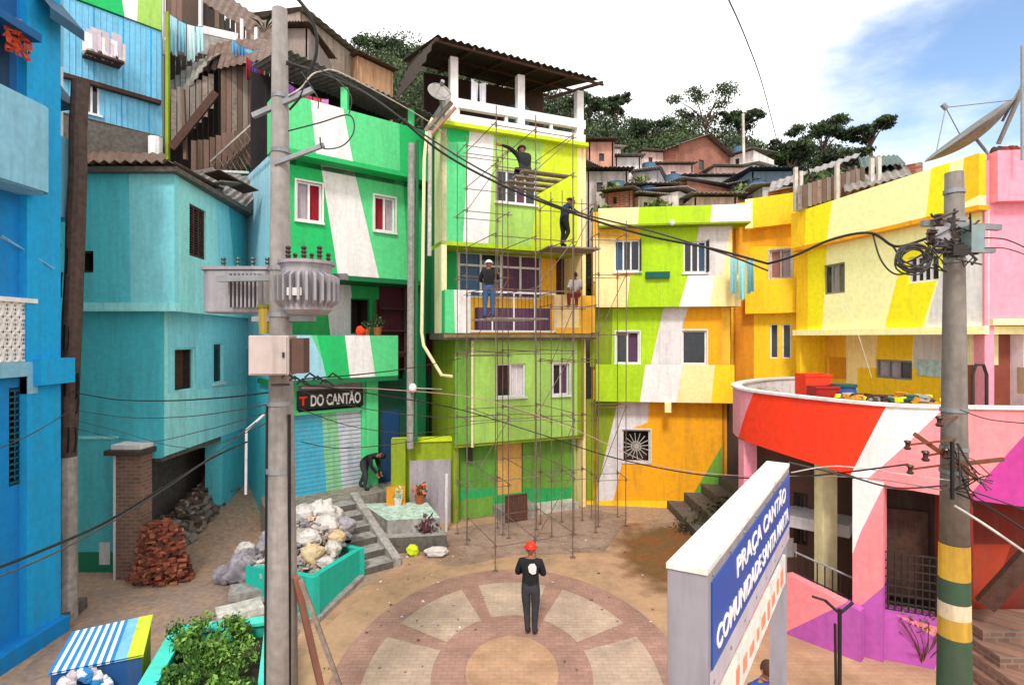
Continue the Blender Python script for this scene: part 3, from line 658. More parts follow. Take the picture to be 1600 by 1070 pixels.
# ---- blue plank house high up left
R = thing('plank_house', (-12.5, 16.8, 9), 'pale blue boarded two-tier house high above the turquoise roof', 'house')
WB = Wall((95, 15.9), (249, 17.8))
plankb = mat('pale_blue_boards', '#78bfe0', dirt=.25)
z2 = WB.Z(180, 140); 
WB.panel('lower_wall', R, plankb, WB.Z(180, 197), z2, holes=[(131, 128, 156, 178)])
WBo = WB.off(.18); WBo.panel('upper_wall', R, plankb, z2, WBo.Z(180, 24), regions=[])
for Wx, za, zc in [(WB, WB.Z(180, 197), z2), (WBo, z2, WBo.Z(180, 24))]:
    mb = MB(); k = int(Wx.len/.14)
    for i in range(k):
        u = Wx.len*i/k
        if Wx is WB and WB.U(131) < u+.02 and u < WB.U(156): continue
        mb.bar(Wx.pt(u, za+.01, .008), Wx.pt(u, zc-.01, .008), .02, .02, M['brightblue'] if i % 5 == 0 else plankb)
    mb.build('batten_cladding', R)
window(WB, (131, 128, 156, 178), R, M['white'], n=2, curtain={0: M['greyc']}, sill=M['white'])
WBo.off(.05).panel('painted_band', R, M['white'], WBo.Z(180, 22), WBo.Z(180, -60), regions=[([(60, -100), (175, -100), (200, 60), (60, 60)], M['green']), ([(225, -200), (300, -200), (300, 80), (212, 80)], M['limel'])], t=.3)
beam('floor_beam', WB, 0, WB.len, z2-.12, z2, 0, .2, M['woodd'], R)
beam('floor_beam', WB, 0, WB.len, WB.Z(180, 197)-.1, WB.Z(180, 197), -.2, .1, M['woodd'], R)
rr_ = WBo.rect((128, 30, 186, 100)); mb = MB()
mb.obox((WBo.pt(rr_[0], rr_[1], .3)+WBo.pt(rr_[2], rr_[1]+.06, .3))/2, WBo.d3()*(rr_[2]-rr_[0])/2, WBo.n3()*.28, Vector((0, 0, .03)), M['woodd']); mb.build('window_shelf', R)
random.seed(4); t_ = MB(); cl = [M['offw'], M['greyc'], mat('pale_cloth', '#cdbcc4', dirt=.2), M['iron']]
for i in range(9):
    u = rr_[0]+(rr_[2]-rr_[0])*(i+.5)/9; h = random.uniform(.5, 1.0)
    t_.grid([WBo.pt(u-.12, rr_[1]+.1, .4), WBo.pt(u+.12, rr_[1]+.12, .44), WBo.pt(u+.12, rr_[1]+h, .4), WBo.pt(u-.12, rr_[1]+h+.05, .36)], [(0, 1, 2, 3)], cl[i % 3])
    t_.ell(WBo.pt(u, rr_[1]+.12, .35), (.13, .13, .12), cl[i % 4], 7, 5, jit=.2)
o = t_.build('drying_laundry', label='pale clothes and cloths heaped on the shelf of the pale blue boarded house', cat='laundry')
so = o.modifiers.new('thickness', 'SOLIDIFY'); so.thickness = .01
shell(R, [v2(WB.b), (WB.b.x-3, WB.b.y+3.2)], WB.Z(180, 197), WBo.Z(180, -40), plankb)
# retaining rubble wall below it
mb = MB(); random.seed(9)
Wr = Wall((80, 15.6), (262, 17.6)); 
mb.obox((Wr.pt(0, 7.5, -.3)+Wr.pt(Wr.len, WB.Z(180, 197)-.1, -.3))/2, Wr.d3()*Wr.len/2, Wr.n3()*.25, Vector((0, 0, (WB.Z(180, 197)-.1-7.5)/2)), M['concd'])
for i in range(150):
    s = random.uniform(.08, .3); mb.ell(Wr.pt(random.uniform(.2, Wr.len), random.uniform(9.2, 10.9)-.2, random.uniform(0, .5)), (s*1.2, s, s*.8), random.choice([M['conc'], M['concd'], M['concl']]), 6, 4, jit=.25)
mb.build('retaining_wall', label='rough grey rubble retaining wall under the pale blue boarded house', cat='wall')
mb = MB(); mb.tube([P(243, 262, 17.2), P(243, 215, 17.2)], .2, M['white'], 10); mb.build('water_drum', label='white drum standing at the foot of the boarded house', cat='drum')
# ---- weathered shack behind the turquoise house
R = thing('wooden_shack', (-10, 19.5, 9.5), 'weathered grey plank shack wedged between the boarded house and the green house', 'shack')
WS = Wall((252, 18.2), (432, 19.8)); planks = [M['wood'], mat('brown_board', '#6e5647', dirt=.5), mat('grey_board', '#8d8178', dirt=.5), mat('pinkish_board', '#7f6258', dirt=.4)]
random.seed(12)
def planks_wall(name, W_, x0, x1, yt0, yt1, yb0, yb1, root, out=0, ms=planks):
    mb = MB(); u0, u1 = W_.U(x0), W_.U(x1); k = max(2, int((u1-u0)/.17))
    for i in range(k):
        t = (i+.5)/k; u = u0+(u1-u0)*t; px = x0+(x1-x0)*t
        zt_ = W_.Z(px, yt0+(yt1-yt0)*t)+random.uniform(-.05, .05); zb_ = W_.Z(px, yb0+(yb1-yb0)*t)+random.uniform(-.1, .05)
        mb.bar(W_.pt(u, zb_, out+random.uniform(-.01, .01)), W_.pt(u, zt_, out+random.uniform(-.01, .01)), .155, .03, random.choice(ms), up=W_.n3())
    return mb.build(name, root)
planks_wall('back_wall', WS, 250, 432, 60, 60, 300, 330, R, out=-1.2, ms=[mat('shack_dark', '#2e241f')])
planks_wall('plank_wall', WS, 345, 412, 110, 108, 275, 250, R, out=.25)
planks_wall('plank_wall', WS, 268, 335, 150, 118, 232, 170, R, out=.3, ms=[planks[0], planks[2]])
# leaning lattice sheet and boards
mb = MB(); a, b = WS.pt(WS.U(330), WS.Z(330, 265), .9), WS.pt(WS.U(412), WS.Z(412, 190), .9); 
for i in range(16):
    p = a.lerp(b, i/16); mb.bar(p, p+Vector((.5, .1, -.9)), .05, .02, planks[i % 4]); mb.bar(p+Vector((.5, .05, 0)), p+Vector((-.05, .1, -.9)), .03, .02, planks[(i+1) % 4])
mb.bar(a, b, .08, .05, M['concl']); mb.build('lattice_sheet', R)
planks_wall('fallen_boards', WS, 300, 400, 232, 205, 290, 262, R, out=.6, ms=[planks[3], planks[1]])
corrugated('roof', P(318, 112, 18.8), P(420, 92, 18.2), P(430, 62, 20.5), P(330, 60, 20.5), M['tin'], R, waves=10)
corrugated('roof', P(268, 176, 18.3), P(330, 90, 18.3), P(352, 80, 20), P(262, 100, 20), M['asb'], R, waves=9)
corrugated('eave_sheet', P(130, 262, 14.6), P(250, 258, 14.8), P(262, 240, 16.5), P(130, 235, 16.5), M['tin'], R, waves=10)
corrugated('eave_sheet', P(290, 270, 15.4), P(385, 322, 16.8), P(420, 285, 18.0), P(330, 262, 17.2), M['ting'], R, waves=9)
mb = MB(); mb.bar(P(262, 250, 17.4), P(262, 20, 17.6), .1, .1, M['olive']); mb.bar(P(290, 250, 17.4), P(286, 140, 17.6), .1, .1, planks[1]); mb.bar(P(268, 232, 17.2), P(338, 145, 17.3), .08, .25, M['woodd']); mb.build('post_frame', R)
mb = MB(); mb.bar(P(335, 268, 15.6), P(388, 270, 16.2), .12, .06, M['offw']); mb.bar(P(338, 285, 15.5), P(380, 289, 16.1), .5, .04, M['asb']); mb.bar(P(330, 268, 15.3), P(392, 300, 16.4), .7, .03, M['tind']); mb.build('loose_sheets', label='loose roofing sheets lying on the turquoise roof beside the green house', cat='roofing sheets')
# top terrace with laundry
R = thing('roof_terrace', (-11, 21, 12), 'shabby roof terrace with a brown tin roof above the grey plank shack', 'terrace')
WT = Wall((255, 19.6), (425, 21.2))
beam('terrace_wall', WT, WT.U(300), WT.U(385), WT.Z(340, 98), WT.Z(340, 62), 0, .2, M['conc'], R)
beam('terrace_wall', WT, WT.U(310), WT.U(372), WT.Z(340, 62)+.002, WT.Z(340, 50), .02, .22, M['offw'], R)
WT.off(-1.7).panel('back_wall', R, mat('brown_shed_wall', '#5d4a40', dirt=.5), 11.5, 20, u0=0, u1=WT.len, cut=[(250, -120), (322, -12), (420, 58), (420, 300), (250, 300)])
mb = MB()
for px, y0, y1 in [(314, 60, -5), (378, 75, 35), (400, 80, 48), (255, 90, -20)]: mb.bar(WT.pt(WT.U(px), WT.Z(px, y0), .2), WT.pt(WT.U(px), WT.Z(px, y1), .2), .1, .1, M['offw'])
mb.split('post', R)
corrugated('roof', P(308, -2, 20.2), P(425, 72, 21.5), P(440, 52, 23), P(322, -30, 22.5), M['tin'], R, waves=12)
planks_wall('gable_boards', WT, 250, 285, -60, -60, 60, 60, R, out=.1, ms=[planks[1], planks[3]])
planks_wall('valance_boards', WT, 318, 392, 8, 50, 38, 70, R, out=.05, ms=[planks[1], mat('shack_dark', '#2e241f')])
def laundry(name, p0, p1, n, hues, label, drop=(.5, .9), grp='laundry lines', seed=1):
    random.seed(seed); mb = MB(); p0 = Vector(p0); p1 = Vector(p1); L = (p1-p0)
    mb.tube([p0.lerp(p1, i/8)-Vector((0, 0, .12*4*(i/8)*(1-i/8))) for i in range(9)], .008, M['cable'], 4)
    for i in range(n):
        t0 = (i+.08)/n; t1 = (i+.92)/n; h = random.uniform(*drop); m_ = mat('cloth_'+hues[i % len(hues)][1:], hues[i % len(hues)], rough=.9, dirt=.1, bump=.1)
        K = 6; vs = []
        for k in range(K+1):
            t = t0+(t1-t0)*k/K; p = p0.lerp(p1, t)-Vector((0, 0, .12*4*t*(1-t)))
            w_ = Vector((L.y, -L.x, 0)).normalized()*.05*math.sin(k*1.9+i)
            vs += [p, p+w_-Vector((0, 0, h*.5)), p+w_*1.8-Vector((0, 0, h+random.uniform(-.06, .06)))]
        mb.grid(vs, [(3*k+j, 3*k+3+j, 3*k+4+j, 3*k+1+j) for k in range(K) for j in range(2)], m_)
    o = mb.build(name, label=label, cat='laundry', group=grp); s_ = o.modifiers.new('thickness', 'SOLIDIFY'); s_.thickness = .008; return o
laundry('laundry_line', P(264, 22, 18.6), P(318, 42, 19.2), 4, ['#a8d4e0', '#8fc8d8', '#cfe4e4', '#b8dce0'], 'pale blue clothes hanging over the grey plank shack', (.7, 1.3), seed=2)
laundry('laundry_line', P(362, 62, 19.0), P(404, 78, 19.4), 4, ['#5aa0c8', '#3f86b8', '#78b4d0'], 'blue clothes hanging by the left side of the green house terrace', (.4, .6), seed=3)
laundry('laundry_line', P(384, 88, 18.0), P(412, 98, 18.2), 3, ['#8c2434', '#3f4a8c'], 'dark red and blue clothes in the gap beside the green house', (.5, .8), seed=5)
# small palm-like plant above
pt = P(414, 62, 22); mb = MB(); random.seed(2)
mb.tube([pt-Vector((0, 0, .6)), pt+Vector((0, 0, .3))], .04, bark, 5)
for k in range(14):
    a = random.uniform(0, 2*PI); e = random.uniform(.1, 1.2); d = Vector((math.cos(a)*math.cos(e), math.sin(a)*math.cos(e), math.sin(e))); L = random.uniform(.6, .95)
    s0 = pt+Vector((0, 0, .3)); m1 = s0+d*L*.5+Vector((0, 0, .1)); tp = s0+d*L-Vector((0, 0, .1)); w_ = d.cross(Vector((0, 0, 1))).normalized()*.05
    mb.face([s0, m1-w_, tp, m1+w_], lg[0])
mb.build('roof_plant', label='spiky green plant on the roof left of the tall concrete pole', cat='plant')
# ================================================================ GREEN HOUSE (left of centre)
R = thing('green_house', (-5, 17, 1), 'mint and emerald green house with a white diagonal stripe above the shuttered shop', 'house')
A3, B3 = XY(428, 15.4), XY(662, 18.4); W = Wall(A3, B3); back = -W.n*5.5
zf1, zf2, zf3, zpt = 4.5, 7.62, 11.0, 12.5
stripe = [(486, 285), (538, 285), (590, 430), (528, 430)]
W.panel('upper_wall', R, M['greenl'], zf2, zf3, holes=[(463, 285, 503, 346), (585, 308, 617, 362)],
    regions=[([(380, 200), (500, 200), (528, 440), (380, 440)], M['green']), ([(492, 200), (546, 235), (596, 450), (532, 450)], M['white']), ([(625, 200), (700, 200), (700, 460), (640, 460)], M['green'])])
window(W, (463, 285, 503, 346), R, M['white'], n=2, curtain={0: M['greyc'], 1: M['redc']}, fw=.06, sill=M['white'], surround=.05)
window(W, (585, 308, 617, 362), R, M['white'], n=2, curtain={0: M['redc'], 1: M['greyc']}, fw=.06, sill=M['white'], surround=.06)
Wp = W.off(.5)
Wp.panel('parapet', R, M['greenl'], zf3, zpt, u0=-.05, u1=W.len-.1, regions=[([(480, 100), (524, 100), (560, 300), (500, 300)], M['white']), ([(655-33, 100), (720, 100), (720, 300), (626, 300)], M['green'])], t=.14)
beam('canopy_slab', W, -.05, W.len-.1, zf3-.14, zf3-.003, -.1, .5, M['green'], R)
beam('parapet_end', W, -.05, .09, zf3, zpt, -.5, .355, M['greenl'], R); beam('parapet_end', W, W.len-.24, W.len-.1, zf3, zpt, -2.5, .355, M['greend'], R)
mb = MB()
for px in (418, 545, 650): u = max(0.05, min(W.len-.2, Wp.U(px))); mb.bar(W.pt(u, zf3, .2), W.pt(u, zpt+(1.2 if px < 500 else .75), .2), .2, .2, M['greenl'])
mb.split('terrace_post', R)
SL = Wall(A3, A3+back)
SL.panel('side_wall', R, M['skyb'], -.1, zf3, regions=[([(300, 100), (380, 100), (380, 900), (300, 900)], M['teal']), ([(300, 545), (500, 545), (500, 900), (300, 900)], M['teal'])])
shell(R, [B3, B3+back], .5, zf3, M['greend']); shell(R, [A3+back, B3+back], .5, zf3+1.2, M['greend'])
mb = MB(); q = [A3, B3, B3+back, A3+back]; mb.prism(q, zf2-.15, zf2-.003, M['greend']); mb.prism(q, zf3-.3, zf3-.15, M['greend']); mb.build('floor_slab', R)
# roof of terrace: low tin sheets falling to the right
corrugated('terrace_roof', W.pt(.1, 13.75, .5), W.pt(W.len+.1, 13.1, .5), W.pt(W.len, 14.0, -3), W.pt(.1, 14.6, -3), M['ting'], R, waves=26)
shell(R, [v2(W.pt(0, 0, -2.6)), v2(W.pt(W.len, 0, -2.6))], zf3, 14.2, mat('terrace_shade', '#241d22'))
laundry('laundry_line', Wp.pt(Wp.U(452), Wp.Z(452, 122), -.3), Wp.pt(Wp.U(520), Wp.Z(520, 150), -.3), 5, ['#7a3a92', '#9a4ab0', '#b83a6a', '#c8443c', '#c87ab8'], 'purple, pink and red clothes drying on the left half of the green house terrace', (.5, .9), seed=6)
laundry('laundry_line', Wp.pt(Wp.U(556), Wp.Z(556, 172), -.3), Wp.pt(Wp.U(605), Wp.Z(605, 188), -.3), 4, ['#5a2a5c', '#8a2f7a', '#3a2a58', '#b86aa8'], 'dark purple clothes drying on the right half of the green house terrace', (.4, .7), seed=7)
# recessed balcony storey
Wi = W.off(-1.3)
Wi.panel('inner_wall', R, M['kelly'], zf1, zf2-.16, holes=[(548, 466, 578, 522)], regions=[([(505, 420), (545, 420), (560, 560), (520, 560)], M['offw'])])
window(Wi, (548, 466, 578, 522), R, M['greend'], n=1, open_dark=True, depth=.9)
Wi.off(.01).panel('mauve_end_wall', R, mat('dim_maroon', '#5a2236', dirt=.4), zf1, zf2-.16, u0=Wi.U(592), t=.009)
Wb = W.off(.35)
Wb.panel('balcony_parapet', R, M['greenl'], zf1, 5.78, u0=-.1, u1=Wb.U(622), regions=[([(380, 500), (476, 500), (520, 600), (380, 600)], M['skyb']), ([(490, 500), (536, 500), (552, 600), (512, 600)], M['green']), ([(536, 500), (574, 500), (588, 600), (548, 600)], M['white'])], t=.12)
beam('balcony_floor', W, -.1, Wb.U(622), zf1-.15, zf1-.003, -1.4, .35, M['greend'], R)
beam('balcony_end', W, Wb.U(622)-.12, Wb.U(622), zf1, 5.78, -1.2, .228, M['greenl'], R)
Wi.off(.02); mb = MB()
for k in range(3): mb.bar(Wi.pt(Wi.U(584), 5.2+.75*k, .3), Wi.pt(Wi.U(628), 5.2+.75*k, .3), .35, .04, M['woodd'])
for u_ in (584, 628): mb.bar(Wi.pt(Wi.U(u_), 4.5, .3), Wi.pt(Wi.U(u_), 7.0, .3), .05, .3, M['woodd'])
mb.build('wooden_shelf', label='dark wooden shelf against the back of the green balcony', cat='shelf')
def potplant(p, r, label, n=120, pot=None, hue=None, grp=None, hh=1.0):
    t = thing('potted_plant', p, label, 'plant', grp); p = Vector(p); mb = MB(); pot = pot or mat('terracotta', '#a3532f')
    mb.tube([p, p+Vector((0, 0, r*.8))], [r*.35, r*.5], pot, 10); mb.build('pot', t, smooth=False)
    mb = MB(); leaves(mb, p+Vector((0, 0, r*1.3)), (r*.8, r*.8, r*.8*hh), n, r*.22, hue or lg, shell=.2); mb.build('foliage', t); return t
random.seed(21)
ux = [(560, 5.78, .28), (600, 5.78, .25), (612, 5.95, .3)]
potplant(Wb.pt(Wb.U(592), 5.79, -.1), .3, 'bushy green plant at the right end of the green balcony rail')
potplant(Wb.pt(Wb.U(575), 5.79, -.1), .22, 'small green plant in the middle of the green balcony rail')
mb = MB(); mb.ell(Wb.pt(Wb.U(564), 5.92, -.06), (.14, .12, .15), M['red'], 8, 6, jit=.1); mb.build('red_cloth', label='small red bundle on the green balcony rail beneath the dark window', cat='bundle')
# shop
zs = 1.0; Ws = W.off(-.25)
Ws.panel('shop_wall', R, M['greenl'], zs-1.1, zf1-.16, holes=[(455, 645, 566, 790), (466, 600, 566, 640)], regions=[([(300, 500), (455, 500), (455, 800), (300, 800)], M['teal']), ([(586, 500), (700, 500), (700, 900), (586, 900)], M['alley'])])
Ws.off(-.1).panel('painted_header', R, mat('shop_header', '#a8a0a0', dirt=.4), Ws.Z(510, 612), zf1-.17, u0=Ws.U(458), u1=Ws.U(567), t=.05)
Wsh = Ws.off(-.12); us0, us1 = Ws.U(455), Ws.U(567)
sh = Wsh.panel('rolling_shutter', R, M['shut'], zs, Ws.Z(510, 642), u0=us0, u1=us1, regions=[([(500, 600), (530, 600), (548, 800), (512, 800)], M['shutg']), ([(522, 600), (700, 600), (700, 800), (538, 800)], M['shutw'])], t=.04)
mb = MB(); OFF[sh.name] = OFF[R.name]
z = zs+.1
while z < Ws.Z(510, 645): mb.bar(Wsh.pt(us0+.02, z, .004), Wsh.pt(us1-.02, z, .004), .008, .022, mat('shutter_groove', '#5d8b9c')); z += .13
mb.build('slat_lines', sh)
t = thing('shop_sign', Ws.pt((us0+us1)/2, Ws.Z(510, 640), .1), 'black shop sign lettered DO CANTÃO over the blue and white shutter', 'sign')
zsg0, zsg1 = Ws.Z(510, 637), Ws.Z(510, 608)
mb = MB(); mb.obox((Ws.pt(Ws.U(463), zsg0, .04)+Ws.pt(Ws.U(566), zsg1, .08))/2, Ws.d3()*(Ws.U(566)-Ws.U(463))/2, Ws.n3()*.02, Vector((0, 0, (zsg1-zsg0)/2)), mat('sign_black', '#15130f', rough=.4, bump=0)); mb.build('board', t)
def text(s, W_, u, z, size, out, m, root, name='lettering', width=None, bold=0.0, ext=.004, flip=False, align='LEFT'):
    cu = bpy.data.curves.new('txt', 'FONT'); cu.body = s; cu.size = size; cu.extrude = ext; cu.offset = bold; cu.align_x = align
    o = bpy.data.objects.new('txt', cu); COL.objects.link(o); dg = bpy.context.evaluated_depsgraph_get(); dg.update()
    me = bpy.data.meshes.new_from_object(o.evaluated_get(dg)); bpy.data.objects.remove(o)
    xs_ = [v.co.x for v in me.vertices]; sx = 1.0
    if width: sx = width/(max(xs_)-min(xs_))
    x0 = min(xs_); off = OFF[root.name]; dx = W_.d3(); n = W_.n3()
    # reading direction must run left to right for someone facing the wall
    rd = dx if dx.cross(Vector((0, 0, 1))).dot(n) > 0 else -dx
    if rd != dx: u = W_.len-u if flip else u
    base = W_.pt(u, z, out)
    for v in me.vertices:
        c = base+rd*((v.co.x-x0)*sx)+Vector((0, 0, v.co.y))+n*v.co.z; v.co = c-off
    me.materials.clear(); me.materials.append(m)
    ob = bpy.data.objects.new(name, me); COL.objects.link(ob); ob.parent = root; OFF[ob.name] = off; return ob
text('T', Ws, Ws.U(466), zsg0+.14, .36, .085, M['red'], t, bold=.012)
text('DO CANTÃO', Ws, Ws.U(484), zsg0+.1, .46, .085, M['white'], t, width=Ws.U(562)-Ws.U(484), bold=.012)
beam('door_leaf', Ws, Ws.U(597), Ws.U(622), zs, Ws.Z(608, 640), .005, .05, mat('navy_door', '#14416e', dirt=.3), R)
beam('green_pillar', Ws, Ws.U(570), Ws.U(588), zs-1.1, zf1-.17, .005, .14, M['greenl'], R)
mb = MB(); mb.tube([P(385, 672, 14.4), P(384, 772, 14.4)], .035, M['offw'], 8); mb.tube([P(385, 672, 14.4), P(412, 648, 15.2)], .035, M['offw'], 8)
mb.build('white_pipe', label='slim white bent pipe left of the tall concrete pole', cat='pipe')
mb = MB(); mb.tube([P(424, 680, 14.2), P(424, 800, 14.2)], .05, M['offw'], 8); mb.build('white_post', label='white post standing just left of the tall concrete pole', cat='post')

# ================================================================ landing, stair, planter
LZ = 1.0
mb = MB(); q = [(-6.75, 14.9), (-5.9, 14.5), (-4.77, 15.9), (-3.9, 16.7), (-3.2, 17.2), (-3.2, 20), (-8.3, 20), (-7.4, 16)]
mb.prism(q, -.1, LZ, mat('landing_cement', '#8d8478', dirt=.5, grain=.3, bump=.4), mat('landing_cement', '#8d8478')); mb.build('landing', kind='structure')
R = thing('stairway', (-4, 14.5, 0), 'worn concrete stair with a slanting kerb wall going up to the shuttered shop', 'stairs')
b0 = Vector((-2.95, 13.5)); b1 = Vector((-4.72, 15.85)); dd = (b1-b0).normalized(); ln = (b1-b0).length; sd_ = Vector((-dd.y, dd.x))
if sd_.x > 0: sd_ = -sd_
mb = MB(); K = 6
for i in range(K):
    a = b0+dd*(ln*i/K); c = b0+dd*ln; m_ = M['conc'] if i % 2 else M['concl']
    w1 = 1.5
    mb.prism([a, c, c+sd_*w1, a+sd_*w1], LZ*i/K-.02 if i else -.05, LZ*(i+1)/K, M['concd'], M['conc'])
mb.build('steps', R)
mb = MB(); a = Vector((*b0, 0)); c = Vector((*b1, 0)); th = Vector((*sd_, 0))*-.22
vs = [a-Vector((0, 0, .1)), c-Vector((0, 0, .1)), c+Vector((0, 0, LZ+.2)), a+Vector((0, 0, .22))]
mb.grid(vs+[v+th for v in vs], [(0, 1, 2, 3), (7, 6, 5, 4), (0, 4, 5, 1), (1, 5, 6, 2), (2, 6, 7, 3), (3, 7, 4, 0)], M['conc']); mb.build('kerb_wall', R, bevel=.02)
# mosaic bench platform right of the stair
R = thing('mosaic_platform', (-3, 15.2, 0), 'low platform with pale green broken-tile mosaic right of the stair', 'platform')
mb = MB(); p0 = b0+dd*.9-sd_*.24; p1 = b0+dd*ln-sd_*.24; q = [p0, (-1.75, 14.6), (-2.4, 16.2), p1]
mb.prism([Vector(x[:2]) for x in q], -.05, .42, M['concd'], M['conc']); mb.build('base', R)
q2 = [Vector(x[:2]) for x in q]; cx = sum((v for v in q2), Vector((0, 0)))/4; mb = MB(); mb.prism([cx+(v-cx)*.9+Vector((-.1, .25)) for v in q2], .424, .78, M['conc'], mat('pale_mosaic', '#b9d0c0', dirt=.5, grain=.3, scale=2)); mb.build('mosaic_top', R)
potplant((-3.35, 16.0, .78), .26, 'pale seedling in a white pot on the mosaic platform', n=60, pot=M['offw'], hue=[mat('pale_leaf', '#a8d8c0')])
potplant((-2.75, 16.2, .78), .32, 'orange flowering plant at the right end of the mosaic platform', n=90, hue=[mat('orange_petal', '#e0602c'), lg[1]])
# rubble planter
R = thing('rubble_planter', (-4.7, 12.2, 0), 'turquoise angular planter wall in front of the rubble and the stair', 'planter')
pc = mat('planter_turquoise', '#1fb5a0', dirt=.12)
PL = [Vector((-5.95, 12.15)), Vector((-3.98, 10.9)), Vector((-3.62, 12.9)), Vector((-4.3, 13.4))]
for i, (a, b) in enumerate(zip(PL, PL[1:])):
    d = (b-a).normalized(); n = Vector((d.y, -d.x)); n = n if n.dot(-a) > 0 else -n
    za, zb_ = (.62, .9) if i == 0 else (.9, .68) if i == 1 else (.68, .62)
    mb = MB(); A_, B_ = Vector((*a, 0)), Vector((*b, 0)); tn = Vector((*n, 0))*-.15
    vs = [A_-Vector((0, 0, .1)), B_-Vector((0, 0, .1)), B_+Vector((0, 0, zb_)), A_+Vector((0, 0, za))]
    mb.grid(vs+[v+tn for v in vs], [(0, 1, 2, 3), (7, 6, 5, 4), (0, 4, 5, 1), (1, 5, 6, 2), (2, 6, 7, 3), (3, 7, 4, 0)], pc); mb.build('planter_wall', R)
    mb = MB(); mb.bar(A_+Vector((*n, 0))*.03+Vector((0, 0, .04)), B_+Vector((*n, 0))*.03+Vector((0, 0, .04)), .2, .12, M['conc']); mb.build('footing', R)
mb = MB(); mb.prism([PL[0]+Vector((.1, .2)), PL[1]+Vector((0, .3)), PL[2]+Vector((-.25, 0)), Vector((-4.3, 14.6)), Vector((-6.0, 14.3))], .1, .5, M['concd']); mb.build('soil_fill', R)
random.seed(31); mb = MB(); rub = [mat('rubble_'+str(i), h, dirt=.35, grain=.3, bump=.4, kind='lump') for i, h in enumerate(['#b8aca0', '#a0938a', '#7d7268', '#c0a080', '#c8c0ba', '#a89a88', '#5d5660', '#8a8a92'])]
for i in range(1100):
    u = random.random(); v = random.random(); p = PL[0].lerp(PL[1], u).lerp(Vector((-5.6, 14.3)).lerp(Vector((-4.1, 14.2)), u), v*.95+.04)
    zc = .48+.85*math.exp(-((p.x+4.9)**2*.9+(p.y-13.4)**2*.6)); s = random.choice([.03, .04, .05, .07, .1])*random.uniform(.8, 1.3)
    R_ = Matrix.Rotation(random.uniform(0, 6), 3, 'Z') @ Matrix.Rotation(random.uniform(0, 6), 3, 'X')
    if random.random() < .25: mb.ell((p.x, p.y, zc-random.uniform(0, .2)), (s, s*.8, s*.6), random.choice(rub), 7, 5, R=R_, jit=.25)
    else: mb.obox((p.x, p.y, zc-random.uniform(0, .15)), R_ @ Vector((s*1.2, 0, 0)), R_ @ Vector((0, s*.6, 0)), R_ @ Vector((0, 0, s*.35)), random.choice(rub))
mb.build('rubble', kind='stuff', label='pile of pale rubble and scraps heaped inside the turquoise planter', cat='rubble')
def sackmesh(name, c, r, m, label, seed, cat='sack', grp='sacks of rubble around the planter', rz=0.0):
    random.seed(seed); mb = MB(); nu, nv = 44, 30; vs = []; fs = []; c = Vector(c)
    for j in range(nv+1):
        th = PI*j/nv
        for i in range(nu):
            ph = 2*PI*i/nu; k = 1+.3*noise.noise(Vector((math.cos(ph)*1.6+seed, math.sin(ph)*1.6, th*1.5)))-.15*abs(noise.noise(Vector((math.cos(ph)*3.5, math.sin(ph)*3.5+seed, th*3))))-.07*abs(noise.noise(Vector((math.cos(ph)*8, math.sin(ph)*8, th*7+seed))))+.02*noise.noise(Vector((math.cos(ph)*16, math.sin(ph)*16, th*14+seed)))
            s = math.sin(th)**.6; x, y, z = r[0]*s*math.cos(ph)*k, r[1]*s*math.sin(ph)*k, r[2]*math.cos(th)*k
            if z > r[2]*.62: x *= .8; y *= .8
            x, y = x*math.cos(rz)-y*math.sin(rz), x*math.sin(rz)+y*math.cos(rz); vs.append(c+Vector((x, y, z+r[2]*.92)))
    for j in range(nv):
        for i in range(nu): fs.append((j*nu+i, (j+1)*nu+i, (j+1)*nu+(i+1) % nu, j*nu+(i+1) % nu))
    mb.grid(vs, fs, m); return mb.build(name, label=label, cat=cat, group=grp, smooth=True)
ws = mat('white_sack', '#c9c1bb', dirt=.35, bump=.3, kind='lump'); gs = mat('clear_grey_sack', '#9a9298', dirt=.45, bump=.4, kind='lump', hex2='#4d474c'); ys_ = mat('tan_sack', '#cbb38c', dirt=.3, bump=.3, kind='lump')
sackmesh('sack', (-4.85, 13.9, .88), (.5, .4, .34), ws, 'big white sack on top of the rubble right of the tall concrete pole', 1)
sackmesh('sack', (-4.2, 13.0, .78), (.2, .24, .17), ys_, 'tan sack lying on the rubble next to the stair', 2)
sackmesh('sack', (-4.5, 12.2, .66), (.26, .22, .22), ys_, 'tan sack in front of the white sacks just above the turquoise planter wall', 3)
sackmesh('sack', (-4.15, 12.1, .62), (.2, .14, .11), ws, 'small white sack at the front corner of the turquoise planter', 4)
sackmesh('sack', (-6.35, 13.1, 0), (.4, .36, .32), gs, 'grey translucent sack left of the pole, rearmost of the lane sacks', 5)
sackmesh('sack', (-6.2, 12.5, 0), (.38, .34, .36), gs, 'grey translucent sack left of the pole touching the turquoise planter end', 6)
sackmesh('sack', (-6.5, 13.3, .32), (.24, .22, .2), ws, 'white sack stacked on the grey sacks left of the pole', 7)
sackmesh('sack', (-5.9, 13.4, .35), (.38, .36, .34), gs, 'grey sack leaning on the rubble directly behind the pole', 8)
sackmesh('sack', (-5.5, 13.1, .62), (.26, .24, .2), ws, 'off-white sack immediately left of the pole on the rubble', 9)
sackmesh('sack', (-6.7, 12.7, 0), (.28, .24, .2), gs, 'small grey sack lying lowest on the lane left of the planter', 10)
sackmesh('sack', (-4.55, 13.3, .95), (.32, .26, .22), ws, 'crumpled white sack in the middle of the planter heap under the biggest one', 41)
sackmesh('sack', (-4.2, 13.6, .85), (.26, .22, .2), gs, 'grey sack at the right end of the planter heap beside the stair', 42)
sackmesh('sack', (-4.75, 12.7, .85), (.3, .22, .2), ws, 'crumpled white sack just right of the tall pole midway down the heap', 43)
